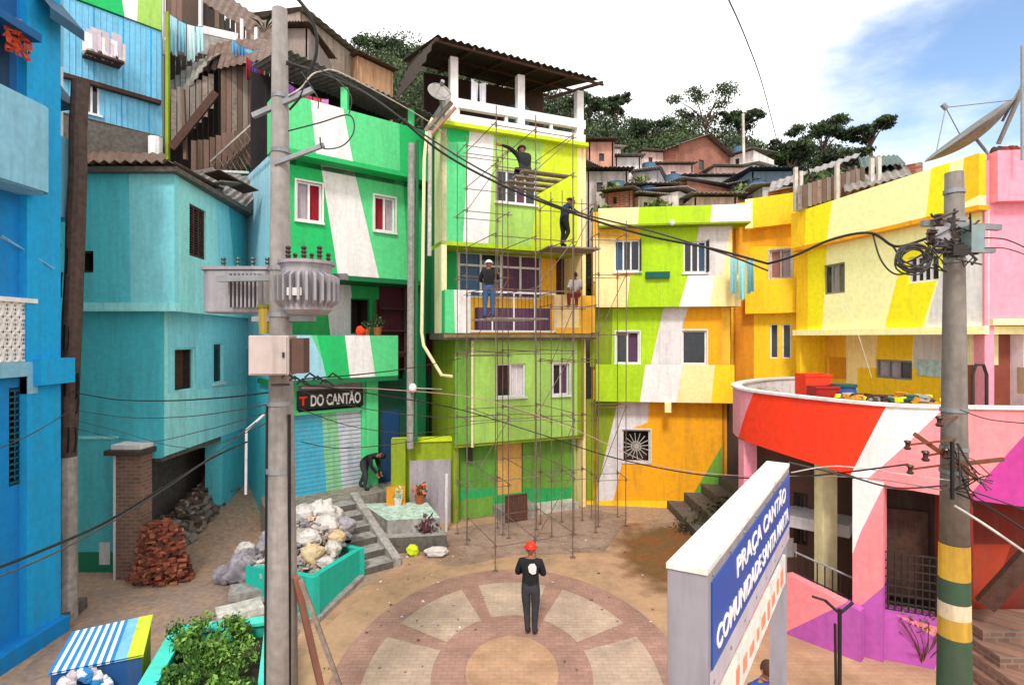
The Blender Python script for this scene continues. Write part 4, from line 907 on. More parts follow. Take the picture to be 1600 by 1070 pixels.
sackmesh('sack', (-4.15, 12.6, .66), (.2, .2, .18), M['concl'], 'pale grey sack above the right end of the turquoise planter wall', 44)
sackmesh('sack', (-5.2, 13.6, 1.05), (.3, .3, .26), ws, 'white sack half hidden directly behind the tall pole', 45)
# low walls and alley between the two green houses
R = thing('alley_wall', (-3, 16.9, 0), 'low wall with a yellow-green top and a grey board below beside the alley', 'wall')
Wa = Wall(G(612, 805), G(706, 812)) if False else Wall(XY(612, 16.6), XY(708, 16.9))
Wa.panel('wall', R, M['olive'], -.1, Wa.Z(660, 690), u0=Wa.U(612), u1=Wa.len, t=.2)
beam('grey_board', Wa, Wa.U(640), Wa.U(704), .0, Wa.Z(670, 718), .005, .07, mat('grey_board_sheet', '#a39aa0', dirt=.35), R)
beam('coping', Wa, Wa.U(612), Wa.len, Wa.Z(660, 690)+.001, Wa.Z(660, 684), -.22, .05, M['ygreen'], R)
beam('gate_post', Wa, Wa.U(612), Wa.U(634), -.1, Wa.Z(625, 684), .06, .3, M['olive'], R)
beam('yellow_step', Wa, Wa.U(606), Wa.U(634), -.1, 1.25, .302, .6, M['ochre'], R)
R = thing('alley_house', (-3, 20, 0), 'dim dark green house front closing the alley between the two green houses', 'house')
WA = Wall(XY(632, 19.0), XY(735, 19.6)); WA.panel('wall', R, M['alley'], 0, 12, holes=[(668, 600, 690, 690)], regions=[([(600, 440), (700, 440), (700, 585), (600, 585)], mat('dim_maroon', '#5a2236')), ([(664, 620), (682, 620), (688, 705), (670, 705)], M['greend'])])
window(WA, (668, 600, 690, 690), R, M['greend'], n=1, open_dark=True, depth=.8)
WA.off(.02).panel('green_patch', R, M['kelly'], 2.9, 4.2, u0=WA.U(655), u1=WA.U(666), t=.015)
mb = MB(); mb.ell(P(645, 606, 16.2), (.12, .12, .14), M['white'], 12, 8); mb.tube([P(645, 606, 16.2), P(690, 608, 17.2)], .015, M['offw'], 5); mb.build('globe_lamp', label='small white globe lamp on a thin arm in the dark alley', cat='lamp')
mb = MB(); mb.tube([P(676, 185, 15.9), P(667, 205, 15.9), P(663, 250, 15.9), P(659, 520, 15.9), P(662, 540, 15.9), P(690, 586, 16.0), P(706, 588, 16.2)], .05, M['cream'], 8)
mb.tube([P(672, 205, 15.9), P(671, 400, 15.9)], .06, M['concl'], 8); mb.build('drain_pipe', label='cream drainpipe running down between the two green houses and bending right', cat='pipe')
mb = MB(); mb.tube([P(643, 225, 16.4), P(641, 700, 16.4)], .11, M['conc'], 10); mb.tube([P(652, 220, 16.4), P(650, 690, 16.4)], .05, M['greend'], 8); mb.build('service_riser', label='thick grey riser pipe left of the cream drainpipe', cat='pipe')
mb = MB(); mb.tube([G(697, 830), P(698, 740, 16.0)], .045, M['offw'], 8); mb.build('white_downpipe', label='short white pipe standing at the left corner of the lime house base', cat='pipe')
potplant(G(668, 852), .42, 'purple-leaved shrub in front of the grey board by the alley', n=240, hue=[mat('purple_leaf', '#5a2a3a'), mat('purple_leaf_light', '#7d3f52'), lg[0]])
sackmesh('sack', G(682, 868), (.34, .2, .12), ws, 'crumpled white sack lying on the plaza in front of the purple shrub', 12)
sackmesh('sack', G(645, 868), (.16, .14, .15), M['ygreen'], 'small yellow-green bag beside the crumpled white sack', 13, cat='bag')

# ================================================================ LIME HOUSE (centre)
R = thing('lime_house', (0.2, 18, 0), 'narrow three-storey lime and green house with a white railed roof terrace behind the scaffold', 'house')
A4, B4 = XY(690, 16.5), XY(912, 18.4); W = Wall(A4, B4); back = -W.n*5
zu0, zu1 = 8.66, 12.1; zsl = 5.85; zl = 2.45
W.panel('upper_wall', R, M['ygreen'], zu0, zu1, holes=[(775, 268, 838, 318)], regions=[
  ([(600, 150), (737, 150), (722, 400), (600, 400)], M['greenl']), ([(600, 150), (737, 150), (735, 222), (600, 222)], M['green']),
  ([(737, 150), (775, 150), (762, 400), (722, 400)], M['white']), ([(775, 150), (858, 150), (828, 400), (762, 400)], M['limel']), ([(902, 150), (960, 150), (960, 420), (902, 420)], M['peach'])])
window(W, (775, 268, 838, 318), R, M['walu'], n=4, curtain={2: M['purc']}, sill=M['white'])
SL = Wall(A4, A4+back)
SL.panel('side_wall', R, M['cream'], zsl, zu1, regions=[([(560, 100), (679, 100), (679, 560), (560, 560)], M['greend'])])
shell(R, [A4+back, B4+back, B4], 0, zu1, M['peach'])
beam('roof_slab', W, -.1, W.len+.05, zu1+.001, zu1+.12, -5, .25, M['ygreen'], R)
# terrace: white parapet with slot, columns, roof
Wt = W.off(.1); ptop = zu1+.9
beam('terrace_rail', W, .3, W.len, zu1+.125, zu1+.42, -.05, .12, M['white'], R); beam('terrace_rail', W, .3, W.len, ptop-.28, ptop, -.06, .13, M['white'], R)
for u in (.36, W.U(812), W.len-.2): beam('column', W, u-.12, u+.12, zu1+.13, 14.25-.3*(u/W.len), -.1, .14, M['white'], R)
for u in (.5, W.U(790), W.U(860)): beam('rail_stub', W, u-.05, u+.05, zu1+.42, ptop-.281, -.02, .08, M['white'], R)
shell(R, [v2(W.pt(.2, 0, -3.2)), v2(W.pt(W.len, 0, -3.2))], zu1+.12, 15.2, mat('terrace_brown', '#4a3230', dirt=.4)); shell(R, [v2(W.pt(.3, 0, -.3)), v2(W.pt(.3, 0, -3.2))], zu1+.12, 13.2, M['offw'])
corrugated('roof', W.pt(-.35, 14.42, .75), W.pt(W.len+.15, 14.15, .75), W.pt(W.len+.1, 15.5, -3.6), W.pt(-.5, 15.7, -3.6), M['tind'], R, waves=24, amp=.035)
corrugated('side_roof', W.pt(-.9, 13.2, .5), W.pt(-.35, 14.38, .7), W.pt(-.4, 15.2, -3), W.pt(-.9, 13.9, -3), M['tind'], R, waves=4, amp=.03)
mb = MB()
for k in range(6): u = -.3+(W.len+.6)*k/5; mb.bar(W.pt(u, 14.33-.05*k, .7), W.pt(u, 15.5-.05*k, -3.5), .07, .1, M['woodd'])
for q_ in (.6, -1.2, -3.0): mb.bar(W.pt(-.4, 14.33+(.6-q_)*.3, q_), W.pt(W.len+.4, 14.06+(.6-q_)*.3, q_), .06, .06, M['woodd'])
mb.build('rafters', R)
laundry('laundry_line', W.pt(W.U(735), 13.75, .02), W.pt(W.U(760), 13.72, .02), 2, ['#e8e6ec', '#d8d6de'], 'white cloth hanging between the columns of the lime house terrace', (.75, .95), seed=8)
mb = MB(); mb.tube([W.pt(W.U(838), zu1+.2, -1.5), W.pt(W.U(838), 13.7, -1.5)], .38, mat('blue_tank', '#3f7288'), 16); mb.ell(W.pt(W.U(838), 13.7, -1.5), (.4, .4, .15), mat('blue_tank', '#3f7288'), 16, 6); mb.build('water_tank', label='blue water tank in the shade of the lime house terrace', cat='water tank')
def dish(c, r, d, label, m, mast=None):
    t = thing('satellite_dish', mast or c, label, 'satellite dish'); c = Vector(c); d = Vector(d).normalized(); u = d.orthogonal().normalized(); v = d.cross(u); mb = MB(); vs = []; n, k = 24, 6
    for j in range(k+1):
        rr = r*j/k; dep = -.28*r*(1-(j/k)**2)
        for i in range(n): a = 2*PI*i/n; vs.append(c+d*dep+(u*math.cos(a)+v*math.sin(a))*rr)
    fs = [(j*n+i, j*n+(i+1) % n, (j+1)*n+(i+1) % n, (j+1)*n+i) for j in range(k) for i in range(n)]
    mb.grid(vs, fs, m); o = mb.build('reflector', t, smooth=True); s_ = o.modifiers.new('th', 'SOLIDIFY'); s_.thickness = .02
    mb = MB(); f = c+d*r*.75
    for a in (.3, 2.4, 4.5): mb.tube([c+(u*math.cos(a)+v*math.sin(a))*r*.95, f], .012, M['steel'], 5)
    mb.build('feed_arms', t); mb = MB(); mb.tube([f-d*.05, f+d*.1], .06, M['steel'], 8); mb.build('feed_horn', t)
    if mast: mb = MB(); mb.tube([Vector(mast), c-d*.3*r], .035, M['steel'], 6); mb.build('mast', t)
    return t
dc = P(687, 143, 15.6); dish(dc, .34, (.35, -.8, .45), 'small grey satellite dish at the left corner of the lime house terrace', mat('dish_grey', '#9a9691', rough=.5, dirt=.3), mast=W.pt(.1, zu1+.1, .1))
mb = MB(); mb.bar(P(665, 205, 15.9), P(706, 160, 15.8), .1, .1, M['wood']); mb.bar(P(672, 212, 15.9), P(712, 168, 15.8), .07, .07, mat('rosy_board', '#b07a78')); mb.build('timber_brace', label='two slanting timbers at the terrace corner below the small satellite dish', cat='timber')
# balcony storey
Wi = W.off(-1.25)
Wi.panel('inner_wall', R, M['amber'], zsl, zu0-.14, holes=[(716, 396, 846, 466)], regions=[([(600, 300), (715, 300), (715, 560), (600, 560)], M['green']), ([(870, 300), (886, 300), (886, 560), (868, 560)], M['woodd'])])
window(Wi, (716, 396, 846, 466), R, M['walu'], n=4, top=.45, curtain={0: M['bluec'], 3: M['purc'], 2: M['purc']}, fw=.07, recess=.02)
beam('ceiling_slab', W, 0, W.len, zu0-.13, zu0-.002, -1.3, -.0, M['lime'], R)
beam('balcony_slab', W, -.05, W.len+.25, zsl-.2, zsl, -1.3, .42, M['concd'], R)
beam('balcony_edge', W, -.05, W.len+.26, zsl-.14, zsl-.04, .421, .45, mat('balcony_edge', '#8a7a50', dirt=.5), R)
Wf = W.off(.4)
Wf.panel('balcony_parapet', R, M['greenl'], zsl+.001, 7.14, u0=0, u1=Wf.U(735), regions=[([(708, 400), (800, 400), (800, 560), (712, 560)], M['white'])], t=.12)
Wf.panel('balcony_parapet', R, M['amber'], zsl+.001, 7.1, u0=Wf.U(869), u1=Wf.len+.2, regions=[([(869, 455), (905, 455), (905, 512), (869, 512)], M['peach'])], t=.12)
beam('side_parapet', W, 0, .12, zsl+.001, 7.13, -1.25, .279, M['green'], R)
mb = MB(); u0, u1 = Wf.U(735)+.01, Wf.U(869)-.01; z0, z1 = zsl+.06, 7.12
mb.bar(Wf.pt(u0, z1, -.06), Wf.pt(u1, z1, -.06), .05, .06, M['walu']); mb.bar(Wf.pt(u0, z0, -.06), Wf.pt(u1, z0, -.06), .05, .05, M['walu'])
for i in range(5): u = u0+(u1-u0)*i/4; mb.bar(Wf.pt(u, z0, -.06), Wf.pt(u, z1, -.06), .045, .045, M['walu'])
mb.build('railing', R)
mb = MB(); k = 22
for i in range(1, k): u = u0+(u1-u0)*i/k; mb.bar(Wf.pt(u, z0, -.06), Wf.pt(u, z1, -.06), .014, .014, M['iron'])
mb.build('railing_bars', R)
mb = MB(); mb.obox((Wf.pt(u0+.3, z0, -.5)+Wf.pt(u1-.1, z0+.75, -.2))/2, W.d3()*(u1-u0-.4)/2, W.n3()*.15, Vector((0, 0, .36)), M['purc']); mb.build('balcony_bench', label='dark mauve bench behind the lime house balcony railing', cat='bench')
# lower storeys
Wl = W.off(.12); u710 = Wl.U(711)
Wl.panel('lower_wall', R, M['limel'], zl, zsl-.21, u0=u710, u1=Wl.len-.05, holes=[(775, 568, 821, 620), (864, 568, 889, 617)], regions=[([(700, 500), (736, 500), (736, 720), (700, 720)], M['leafg']), ([(742, 500), (770, 500), (770, 720), (742, 720)], M['limel']), ([(902, 500), (950, 500), (950, 720), (902, 720)], M['olive'])])
window(Wl, (775, 568, 821, 620), R, M['walu'], n=2, sill=M['offw'], curtain=None); window(Wl, (864, 568, 889, 617), R, M['offw'], n=2, sill=M['white'], curtain={1: M['purc']}, surround=.05)
shell(R, [v2(Wl.pt(u710+.08, 0, -.165)), v2(Wl.pt(u710+.08, 0, -5))], -.1, zsl-.21, M['olive'])
Wg = W.off(-.35)
Wg.panel('ground_wall', R, M['leafg'], .62, zl-.002, u0=Wg.U(712)+.1, u1=Wg.U(893), holes=[(777, 686, 817, 779)], regions=[([(700, 600), (776, 600), (776, 900), (700, 900)], mat('deep_leaf_paint', '#5f9a35', dirt=.4)), ([(700, 762), (960, 762), (960, 900), (700, 900)], M['kelly'])])
Wg.panel('ground_base', R, M['kelly'], -.1, .619, u0=Wg.U(712)+.1, u1=Wg.U(893), regions=[([(700, 772), (770, 772), (770, 900), (700, 900)], M['leafg'])])
beam('door_panel', Wg, Wg.U(778), Wg.U(816), Wg.Z(797, 779), Wg.Z(797, 686), -.1, -.05, M['ply'], R)
beam('ground_end_post', Wg, Wg.U(893), Wg.U(893)+.14, -.1, zl-.003, -.2, .05, M['limel'], R)
beam('soffit', W, u710, Wl.len-.05, zl-.1, zl-.001, -.349, .08, M['olive'], R)
beam('meter_box', Wg, Wg.U(722)+.12, Wg.U(730)+.14, Wg.Z(735, 720), Wg.Z(735, 698), 0, .12, M['iron'], R)
beam('door_step', Wg, Wg.U(770), Wg.U(826), -.1, .35, 0, .7, M['conc'], R); beam('base_kerb', Wg, Wg.U(826), Wg.U(893), -.1, .22, .001, .5, M['concl'], R)
mb = MB(); mb.tube([Wl.pt(Wl.U(737), zl-.1, .06), Wl.pt(Wl.U(737), zsl-.22, .06)], .04, M['cream'], 8); mb.build('wall_pipe', R)
mb = MB(); a = Wg.pt(Wg.U(773), 0, .9); b = Wg.pt(Wg.U(806), 0, .9); 
for i in range(9): p = a.lerp(b, i/8); mb.bar(p, p+Vector((0, 0, .85)), .02, .02, M['rust'])
mb.bar(a+Vector((0, 0, .85)), b+Vector((0, 0, .85)), .03, .03, M['rust']); mb.bar(a+Vector((0, 0, .1)), b+Vector((0, 0, .1)), .03, .03, M['rust']); mb.obox((a+b)/2+Vector((0, .03, .45)), (b-a)/2, Vector((0, .01, 0)), Vector((0, 0, .38)), mat('rusty_panel', '#5a3a36', dirt=.5)); mb.build('iron_gate', label='low rusty iron gate in front of the plywood door of the lime house', cat='gate')
# ================================================================ SCAFFOLDING
SCF = mat('scaffold_steel', '#706259', rough=.6, dirt=.5, grain=.3, hex2='#6b3a22')
def tower(label, o, ang, wd, dp, h, levels, bays=1, seed=1, skip=(), plank=()):
    t = thing('scaffold_tower', (o[0], o[1], 0), label, 'scaffold', 'scaffold towers in front of the houses'); random.seed(seed)
    dx = Vector((math.cos(ang), math.sin(ang), 0)); dy = Vector((-math.sin(ang), math.cos(ang), 0)); o = Vector((o[0], o[1], 0)); r = .0135
    for i in range(bays+1):
        for j in (0, 1):
            b = o+dx*wd*i/bays+dy*dp*j; hh = h+random.uniform(-.15, .4)
            mb = MB(); lean = random.uniform(-.03, .03); pz, pr = [0.0], [r]
            for q_ in levels:
                if q_ < hh-.15: pz += [q_-.05, q_-.045, q_+.045, q_+.05]; pr += [r, r*2.1, r*2.1, r]
            pz.append(hh); pr.append(r); mb.tube([b+Vector((lean*q_/hh, 0, q_)) for q_ in pz], pr, SCF, 6); mb.box(b-Vector((.07, .07, 0)), b+Vector((.07, .07, .015)), SCF); mb.build('post', t)
    for z in levels:
        for j in (0, 1): mb = MB(); mb.tube([o+dy*dp*j-dx*.12+Vector((0, 0, z)), o+dy*dp*j+dx*(wd+.12)+Vector((0, 0, z))], r*.85, SCF, 6); mb.build('ledger', t)
        for i in range(bays+1): mb = MB(); mb.tube([o+dx*wd*i/bays-dy*.1+Vector((0, 0, z+.06)), o+dx*wd*i/bays+dy*(dp+.1)+Vector((0, 0, z+.06))], r*.85, SCF, 6); mb.build('transom', t)
    for a, b in zip(levels[::2], levels[1::2]):
        mb = MB(); k = random.randrange(bays); p, q = o+dx*wd*k/bays, o+dx*wd*(k+1)/bays; mb.tube([p+Vector((0, 0, a)), q+Vector((0, 0, b))], r*.8, SCF, 6); mb.build('brace', t)
    for z, x0, x1 in plank:
        mb = MB()
        for j in range(4): y = dp*(.1+.22*j); mb.bar(o+dx*x0+dy*y+Vector((0, 0, z)), o+dx*x1+dy*y+Vector((0, 0, z)), .24, .045, M['wood'])
        mb.build('platform', t)
    return t
ang = math.atan2(B4.y-A4.y, B4.x-A4.x)
tower('tallest scaffold, in front of the lime house from the plaza to its terrace', (-.41, 13.3), ang, 2.15, 2.2, 11.0, [.6, 2.2, 3.7, 5.3, 6.9, 8.2, 9.9, 10.9], bays=2, plank=[(6.19, .0, 1.5), (9.93, .8, 2.1)], seed=2)
tower('scaffold at the left edge of the lime house beside its white stripe', (-1.25, 15.0), ang, 1.25, .9, 11.3, [1.5, 3.4, 5.2, 7.4, 9.2, 11.0], bays=1, seed=3)
pB = XY(862, 15.6)
tower('scaffold bridging the gap between the lime house and the yellow and lime house', (pB.x, pB.y), ang*.6, 1.35, 1.1, 9.9, [1.6, 3.3, 5.0, 6.6, 8.3, 9.6], bays=2, seed=4, plank=[(8.32, -.1, 1.5)])
pC = XY(935, 16.4)
tower('thin scaffold against the left side of the yellow and lime house', (pC.x, pC.y), ang*.3, .85, .8, 9.0, [1.4, 3.6, 5.8, 7.6, 8.8], bays=1, seed=5)
# ================================================================ YELLOW AND LIME HOUSE
R = thing('striped_house', (4.5, 18, 0), 'yellow, lime and white striped house with jutting bands right of the scaffold', 'house')
A5, B5 = XY(927, 18.1), XY(1150, 17.5); W = Wall(A5, B5)
z3, z3t, b3b, b3t, b2b, b2t = 9.45, 10.0, 6.72, 7.72, 3.6, 4.82
Wu = W.off(-.45); Wm = W.off(-.4)
# top fascia
L0 = (980, 300); 
W.panel('fascia', R, M['lime'], z3, z3t, regions=[([(900, 300), (1000, 300), (996, 360), (900, 360)], M['peach']), ([(1115, 300), (1190, 300), (1190, 360), (1108, 360)], M['white'])], t=.2, u0=W.U(935), u1=W.len+.45)
beam('roof_slab', W, W.U(935), W.len+.45, z3+.02, z3t-.05, -4, -.2, M['lime'], R)
beam('roof_soffit', W, W.U(935), W.len+.45, z3-.06, z3-.002, -.62, 0, M['olive'], R)
wl1, wl2 = (960, 375, 1000, 424), (1068, 377, 1104, 426)
Wu.panel('upper_wall', R, M['lime'], b3t-.1, z3-.06, u0=Wu.U(927), u1=W.len, holes=[wl1, wl2], regions=[([(880, 300), (1002, 300), (1000, 380), (988, 450), (880, 450)], M['amber']), ([(880, 372), (962, 372), (962, 450), (880, 450)], M['peach']), ([(1098, 320), (1300, 320), (1300, 460), (1075, 460)], M['offw']), ([(1140, 360), (1300, 360), (1300, 460), (1122, 460)], M['peach'])])
window(Wu, wl1, R, M['walu'], n=3, curtain={0: M['bluec']}, sill=M['white']); window(Wu, wl2, R, M['white'], n=3, sill=M['white'])
for q_, pxr in ((wl1, (1000, 1010)), (wl2, (1104, 1114))):
    mb = MB(); r_ = Wu.rect((pxr[0], q_[1], pxr[1], q_[3])); mb.obox(Wu.pt(r_[0], (r_[1]+r_[3])/2, .18), Wu.n3()*.17, Wu.d3()*.015, Vector((0, 0, (r_[3]-r_[1])/2)), M['iron']); mb.build('open_casement', R)
band1 = [([(900, 420), (986, 420), (978, 490), (900, 490)], M['peach']), ([(1078, 420), (1118, 420), (1110, 490), (1058, 490)], M['white']), ([(1118, 420), (1300, 420), (1300, 490), (1108, 490)], M['peach'])]
W.panel('window_band', R, M['lime'], b3b, b3t, regions=band1, t=.2, u0=W.U(930), u1=W.len+.15)
beam('band_floor', W, W.U(930), W.len+.15, b3b, b3b+.15, -.55, -.2, M['olive'], R)
beam('air_vent', W, W.U(1008), W.U(1046), W.Z(1027, 435), W.Z(1027, 425), 0, .12, M['tealdark'], R)
wl3, wl4 = (962, 518, 999, 568), (1066, 516, 1104, 569)
Wm.panel('middle_wall', R, M['orange'], b2t-.1, b3b-.003, u0=Wm.U(922), u1=W.len-.1, holes=[wl3, wl4], regions=[([(880, 440), (1046, 440), (1010, 600), (880, 600)], M['lime']), ([(880, 440), (958, 440), (955, 600), (880, 600)], M['olive']), ([(1046, 440), (1090, 440), (1066, 510), (1066, 600), (1010, 600)], M['offw']), ([(1128, 440), (1200, 440), (1200, 600), (1128, 600)], M['amber'])])
window(Wm, wl3, R, M['walu'], n=2, sill=M['white'], curtain={1: M['purc']}, surround=.04); window(Wm, wl4, R, M['white'], n=1, sill=M['white'], surround=.04)
band2 = [([(1010, 560), (1070, 560), (1054, 640), (998, 640)], M['white']), ([(1070, 560), (1118, 560), (1110, 640), (1054, 640)], M['peach']), ([(1118, 560), (1200, 560), (1200, 640), (1110, 640)], M['yellow'])]
W.panel('window_band', R, M['lime'], b2b, b2t, regions=band2, t=.2, u0=W.U(930), u1=W.len-.05)
beam('band_floor', W, W.U(930), W.len-.05, b2b, b2b+.15, -.5, -.2, M['ochre'], R)
beam('corner_corbel', W, W.U(1038), W.U(1048), b2b-.32, b2b, 0, .12, M['peach'], R)
Wg = W.off(-.5); wl5 = (972, 671, 1016, 722)
Wg.panel('ground_wall', R, M['orange'], -.1, b2b-.003, u0=Wg.U(916), u1=Wg.U(1132), holes=[wl5], regions=[([(880, 600), (982, 600), (930, 810), (880, 810)], M['olive']), ([(972, 600), (1016, 600), (1012, 660), (985, 670), (968, 740), (952, 810), (922, 810)], M['offw']), ([(880, 782), (1200, 782), (1200, 830), (880, 830)], M['yellow']), ([(1138, 680), (1138, 770), (1084, 770)], M['leafg'])])
win = window(Wg, wl5, R, M['offw'], n=1, open_dark=True, surround=.04)
mb = MB(); r_ = Wg.rect(wl5); cu, cz = (r_[0]+r_[2])/2, (r_[1]+r_[3])/2
for i in range(8):
    a = PI*i/8+.1; l = min(.45, .5*(r_[2]-r_[0])/max(.3, abs(math.cos(a)))); mb.bar(Wg.pt(cu-l*math.cos(a), cz-l*math.sin(a), .03), Wg.pt(cu+l*math.cos(a), cz+l*math.sin(a), .03), .02, .02, M['concl'])
mb.tube([Wg.pt(cu+.16*math.cos(k*PI/6), cz+.16*math.sin(k*PI/6), .03) for k in range(13)], .012, M['concl'], 5); mb.build('window_grille', R)
S1 = Wall(A5+W.n*-.5, A5-W.n*4.5)
S1.panel('side_wall', R, M['amber'], -.1, z3t, regions=[([(700, 480), (960, 480), (960, 900), (700, 900)], M['olive'])]); shell(R, [v2(Wg.pt(Wg.U(1132), 0)), v2(Wg.pt(Wg.U(1132), 0, -4))], -.1, b2b, M['ochre']); shell(R, [v2(W.pt(W.len-.1, 0, -.6)), v2(W.pt(W.len-.1, 0, -4))], b2b, z3t, M['yellow'])
W.off(-4.4).panel('back_wall', R, M['amber'], -.1, z3t)
mb = MB(); mb.ell(W.pt(W.U(1050), 9.45, .05), (.09, .09, .1), M['white'], 8, 6); mb.build('bulb_lamp', R)
# ---- narrow yellow house
R = thing('narrow_yellow_house', (7.6, 18.5, 0), 'narrow golden yellow tower house between the striped house and the long yellow house', 'house')
W = Wall(XY(1146, 18.8), XY(1246, 17.6)); zt6 = W.Z(1200, 311)
W.panel('wall', R, M['yellow'], 2, zt6, holes=[(1203, 390, 1237, 435), (1203, 506, 1216, 560), (1222, 506, 1236, 560)], regions=[([(1100, 350), (1172, 350), (1172, 660), (1100, 660)], M['amber']), ([(1172, 352), (1300, 352), (1300, 385), (1172, 385)], M['orange']), ([(1100, 470), (1178, 470), (1178, 660), (1100, 660)], M['ochre'])])
window(W, (1203, 390, 1237, 435), R, M['concl'], n=2, curtain={0: mat('rose_curtain', '#c08a86'), 1: M['greyc']}, surround=.05)
for q_ in ((1203, 506, 1216, 560), (1222, 506, 1236, 560)): window(W, q_, R, M['white'], n=1, fw=.04)
W.off(.3).panel('cornice', R, M['yellow'], W.Z(1200, 356), zt6+.02, u0=W.U(1168), regions=[([(1100, 290), (1176, 290), (1176, 380), (1100, 380)], M['butter'])], t=.3)
beam('window_band', W, W.U(1168), W.len, W.Z(1200, 490), W.Z(1200, 438), 0, .3, M['yellow'], R)
beam('roof_slab', W, 0, W.len, zt6-.3, zt6-.01, -4, -.17, M['yellow'], R); shell(R, [W.o, W.o-W.n*4], 2, zt6, M['amber'])
laundry('laundry_line', P(1140, 398, 17.0), P(1178, 402, 17.0), 3, ['#8cc0c4', '#9ad0d0', '#78b0b8'], 'light teal towels hanging at the corner of the striped house', (.9, 1.5), seed=9)
# ---- long yellow house
R = thing('long_yellow_house', (8.5, 14, 0), 'long bright yellow and cream house behind the red curved terrace', 'house')
A7, B7 = XY(1247, 17.0), XY(1545, 11.4); W = Wall(A7, B7)
zr, zp, zo = 9.56, 8.48, 5.92
reg = [([(1200, 300), (1262, 300), (1262, 560), (1200, 560)], M['yellow']),
       ([(1262, 250), (1300, 250), (1290, 420), (1282, 560), (1262, 560)], M['lemon']),
       ([(1415, 380), (1482, 380), (1438, 520), (1380, 520)], M['lemon']), ([(1482, 380), (1700, 380), (1700, 540), (1438, 540)], M['white'])]
w1, w2 = (1287, 412, 1320, 459), (1418, 399, 1467, 441)
W.panel('upper_wall', R, M['butter'], zo, zp, holes=[w1, w2], regions=reg)
window(W, w1, R, mat('grey_frame', '#8d8b78'), n=3, curtain={1: M['greyc'], 2: mat('olive_shutter', '#8a8a6c')}, sill=None)
window(W, w2, R, M['walu'], n=4, curtain={0: M['purc']})
W.off(.25).panel('parapet', R, M['butter'], zp, zr, regions=[([(1235, 300), (1302, 300), (1286, 420), (1235, 420)], M['lemon']), ([(1235, 300), (1260, 300), (1256, 420), (1235, 420)], M['yellow']), ([(1462, 200), (1490, 200), (1470, 400), (1440, 400)], M['lemon']), ([(1510, 200), (1560, 200), (1560, 290), (1500, 320)], M['yellow'])], t=.18)
beam('parapet_soffit', W, 0, W.len, zp-.1, zp-.002, -.1, .25, M['orange'], R)
beam('roof_slab', W, 0, W.len, zp-.3, zp-.11, -5, -.17, M['yellow'], R)
beam('floor_band', W, -.1, W.len, zo-.14, zo+.03, -1.0, .12, M['butter'], R)
Wl = W.off(-.9)
w3, w4 = (1281, 556, 1291, 584), (1368, 562, 1425, 592)
Wl.panel('lower_wall', R, M['peach'], 3.2, zo-.142, holes=[w3, w4], u0=-.5, regions=[([(1200, 500), (1270, 500), (1270, 640), (1200, 640)], M['orange']), ([(1270, 500), (1322, 500), (1322, 640), (1270, 640)], M['amber']), ([(1375, 500), (1430, 500), (1424, 562), (1368, 562)], M['yellow']), ([(1430, 500), (1700, 500), (1700, 640), (1424, 640)], M['offw']), ([(1340, 575), (1470, 575), (1470, 660), (1340, 660)], M['yellow'])])
window(Wl, w3, R, M['woodd'], n=1, open_dark=True); window(Wl, w4, R, M['steel'], n=3, curtain={0: M['greyc'], 1: M['greyc']})
beam('yellow_shutter', Wl, Wl.U(1298), Wl.U(1322), Wl.Z(1310, 590), Wl.Z(1310, 558), 0, .04, M['ochre'], R)
beam('notice_board', Wl, Wl.U(1434), Wl.U(1474), Wl.Z(1454, 588), Wl.Z(1454, 562), 0, .03, mat('notice', '#b8d4d0', grain=.3), R)
bk = -W.n*5.0; shell(R, [A7, A7+bk, B7+bk], 2.5, zp, M['yellow'])
# brown roof structure over it
R2 = thing('roof_shed', (9.5, 17, 9), 'row of rusty tin roof sheds on white posts above the long yellow house', 'shed')
corrugated('roof', P(1200, 300, 19), P(1340, 245, 17.5), P(1345, 238, 21), P(1205, 285, 22), M['ting'], R2, waves=12)
corrugated('roof', P(1345, 262, 17.0), P(1415, 255, 16.5), P(1402, 242, 20), P(1340, 246, 20), mat('dull_teal_sheet', '#5b7068', dirt=.4), R2, waves=8)
corrugated('roof', P(1320, 300, 15.5), P(1425, 272, 15.2), P(1410, 250, 19), P(1310, 262, 19), M['asb'], R2, waves=9)
for px, y0, y1, Y in [(1243, 330, 262, 16.5), (1251, 330, 268, 16.5), (1308, 315, 256, 16), (1362, 300, 248, 15.8), (1373, 298, 246, 15.8)]:
    mb = MB(); mb.bar(P(px, y0, Y), P(px, y1, Y), .1, .1, M['concl']); mb.build('post', R2)
Wq = Wall(XY(1200, 20.5), XY(1440, 17)); 
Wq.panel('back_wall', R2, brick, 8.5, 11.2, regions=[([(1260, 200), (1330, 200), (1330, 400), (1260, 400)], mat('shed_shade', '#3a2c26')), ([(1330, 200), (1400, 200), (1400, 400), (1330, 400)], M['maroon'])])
random.seed(17)
mb = MB(); leaves(mb, P(1300, 285, 17.5), (1.2, .6, .5), 500, .12, lg, shell=.2); mb.build('shed_shrub', label='leafy shrub growing up between the posts of the tin sheds', cat='shrub')
mb = MB()
for i in range(14): p = P(1250+i*7.5, 327-i*2.2, 16.3); mb.bar(p, p+Vector((0, 0, .7)), .13, .03, planks[i % 4])
mb.build('slat_fence', label='short reddish slat fence on the left end of the yellow roof', cat='fence')
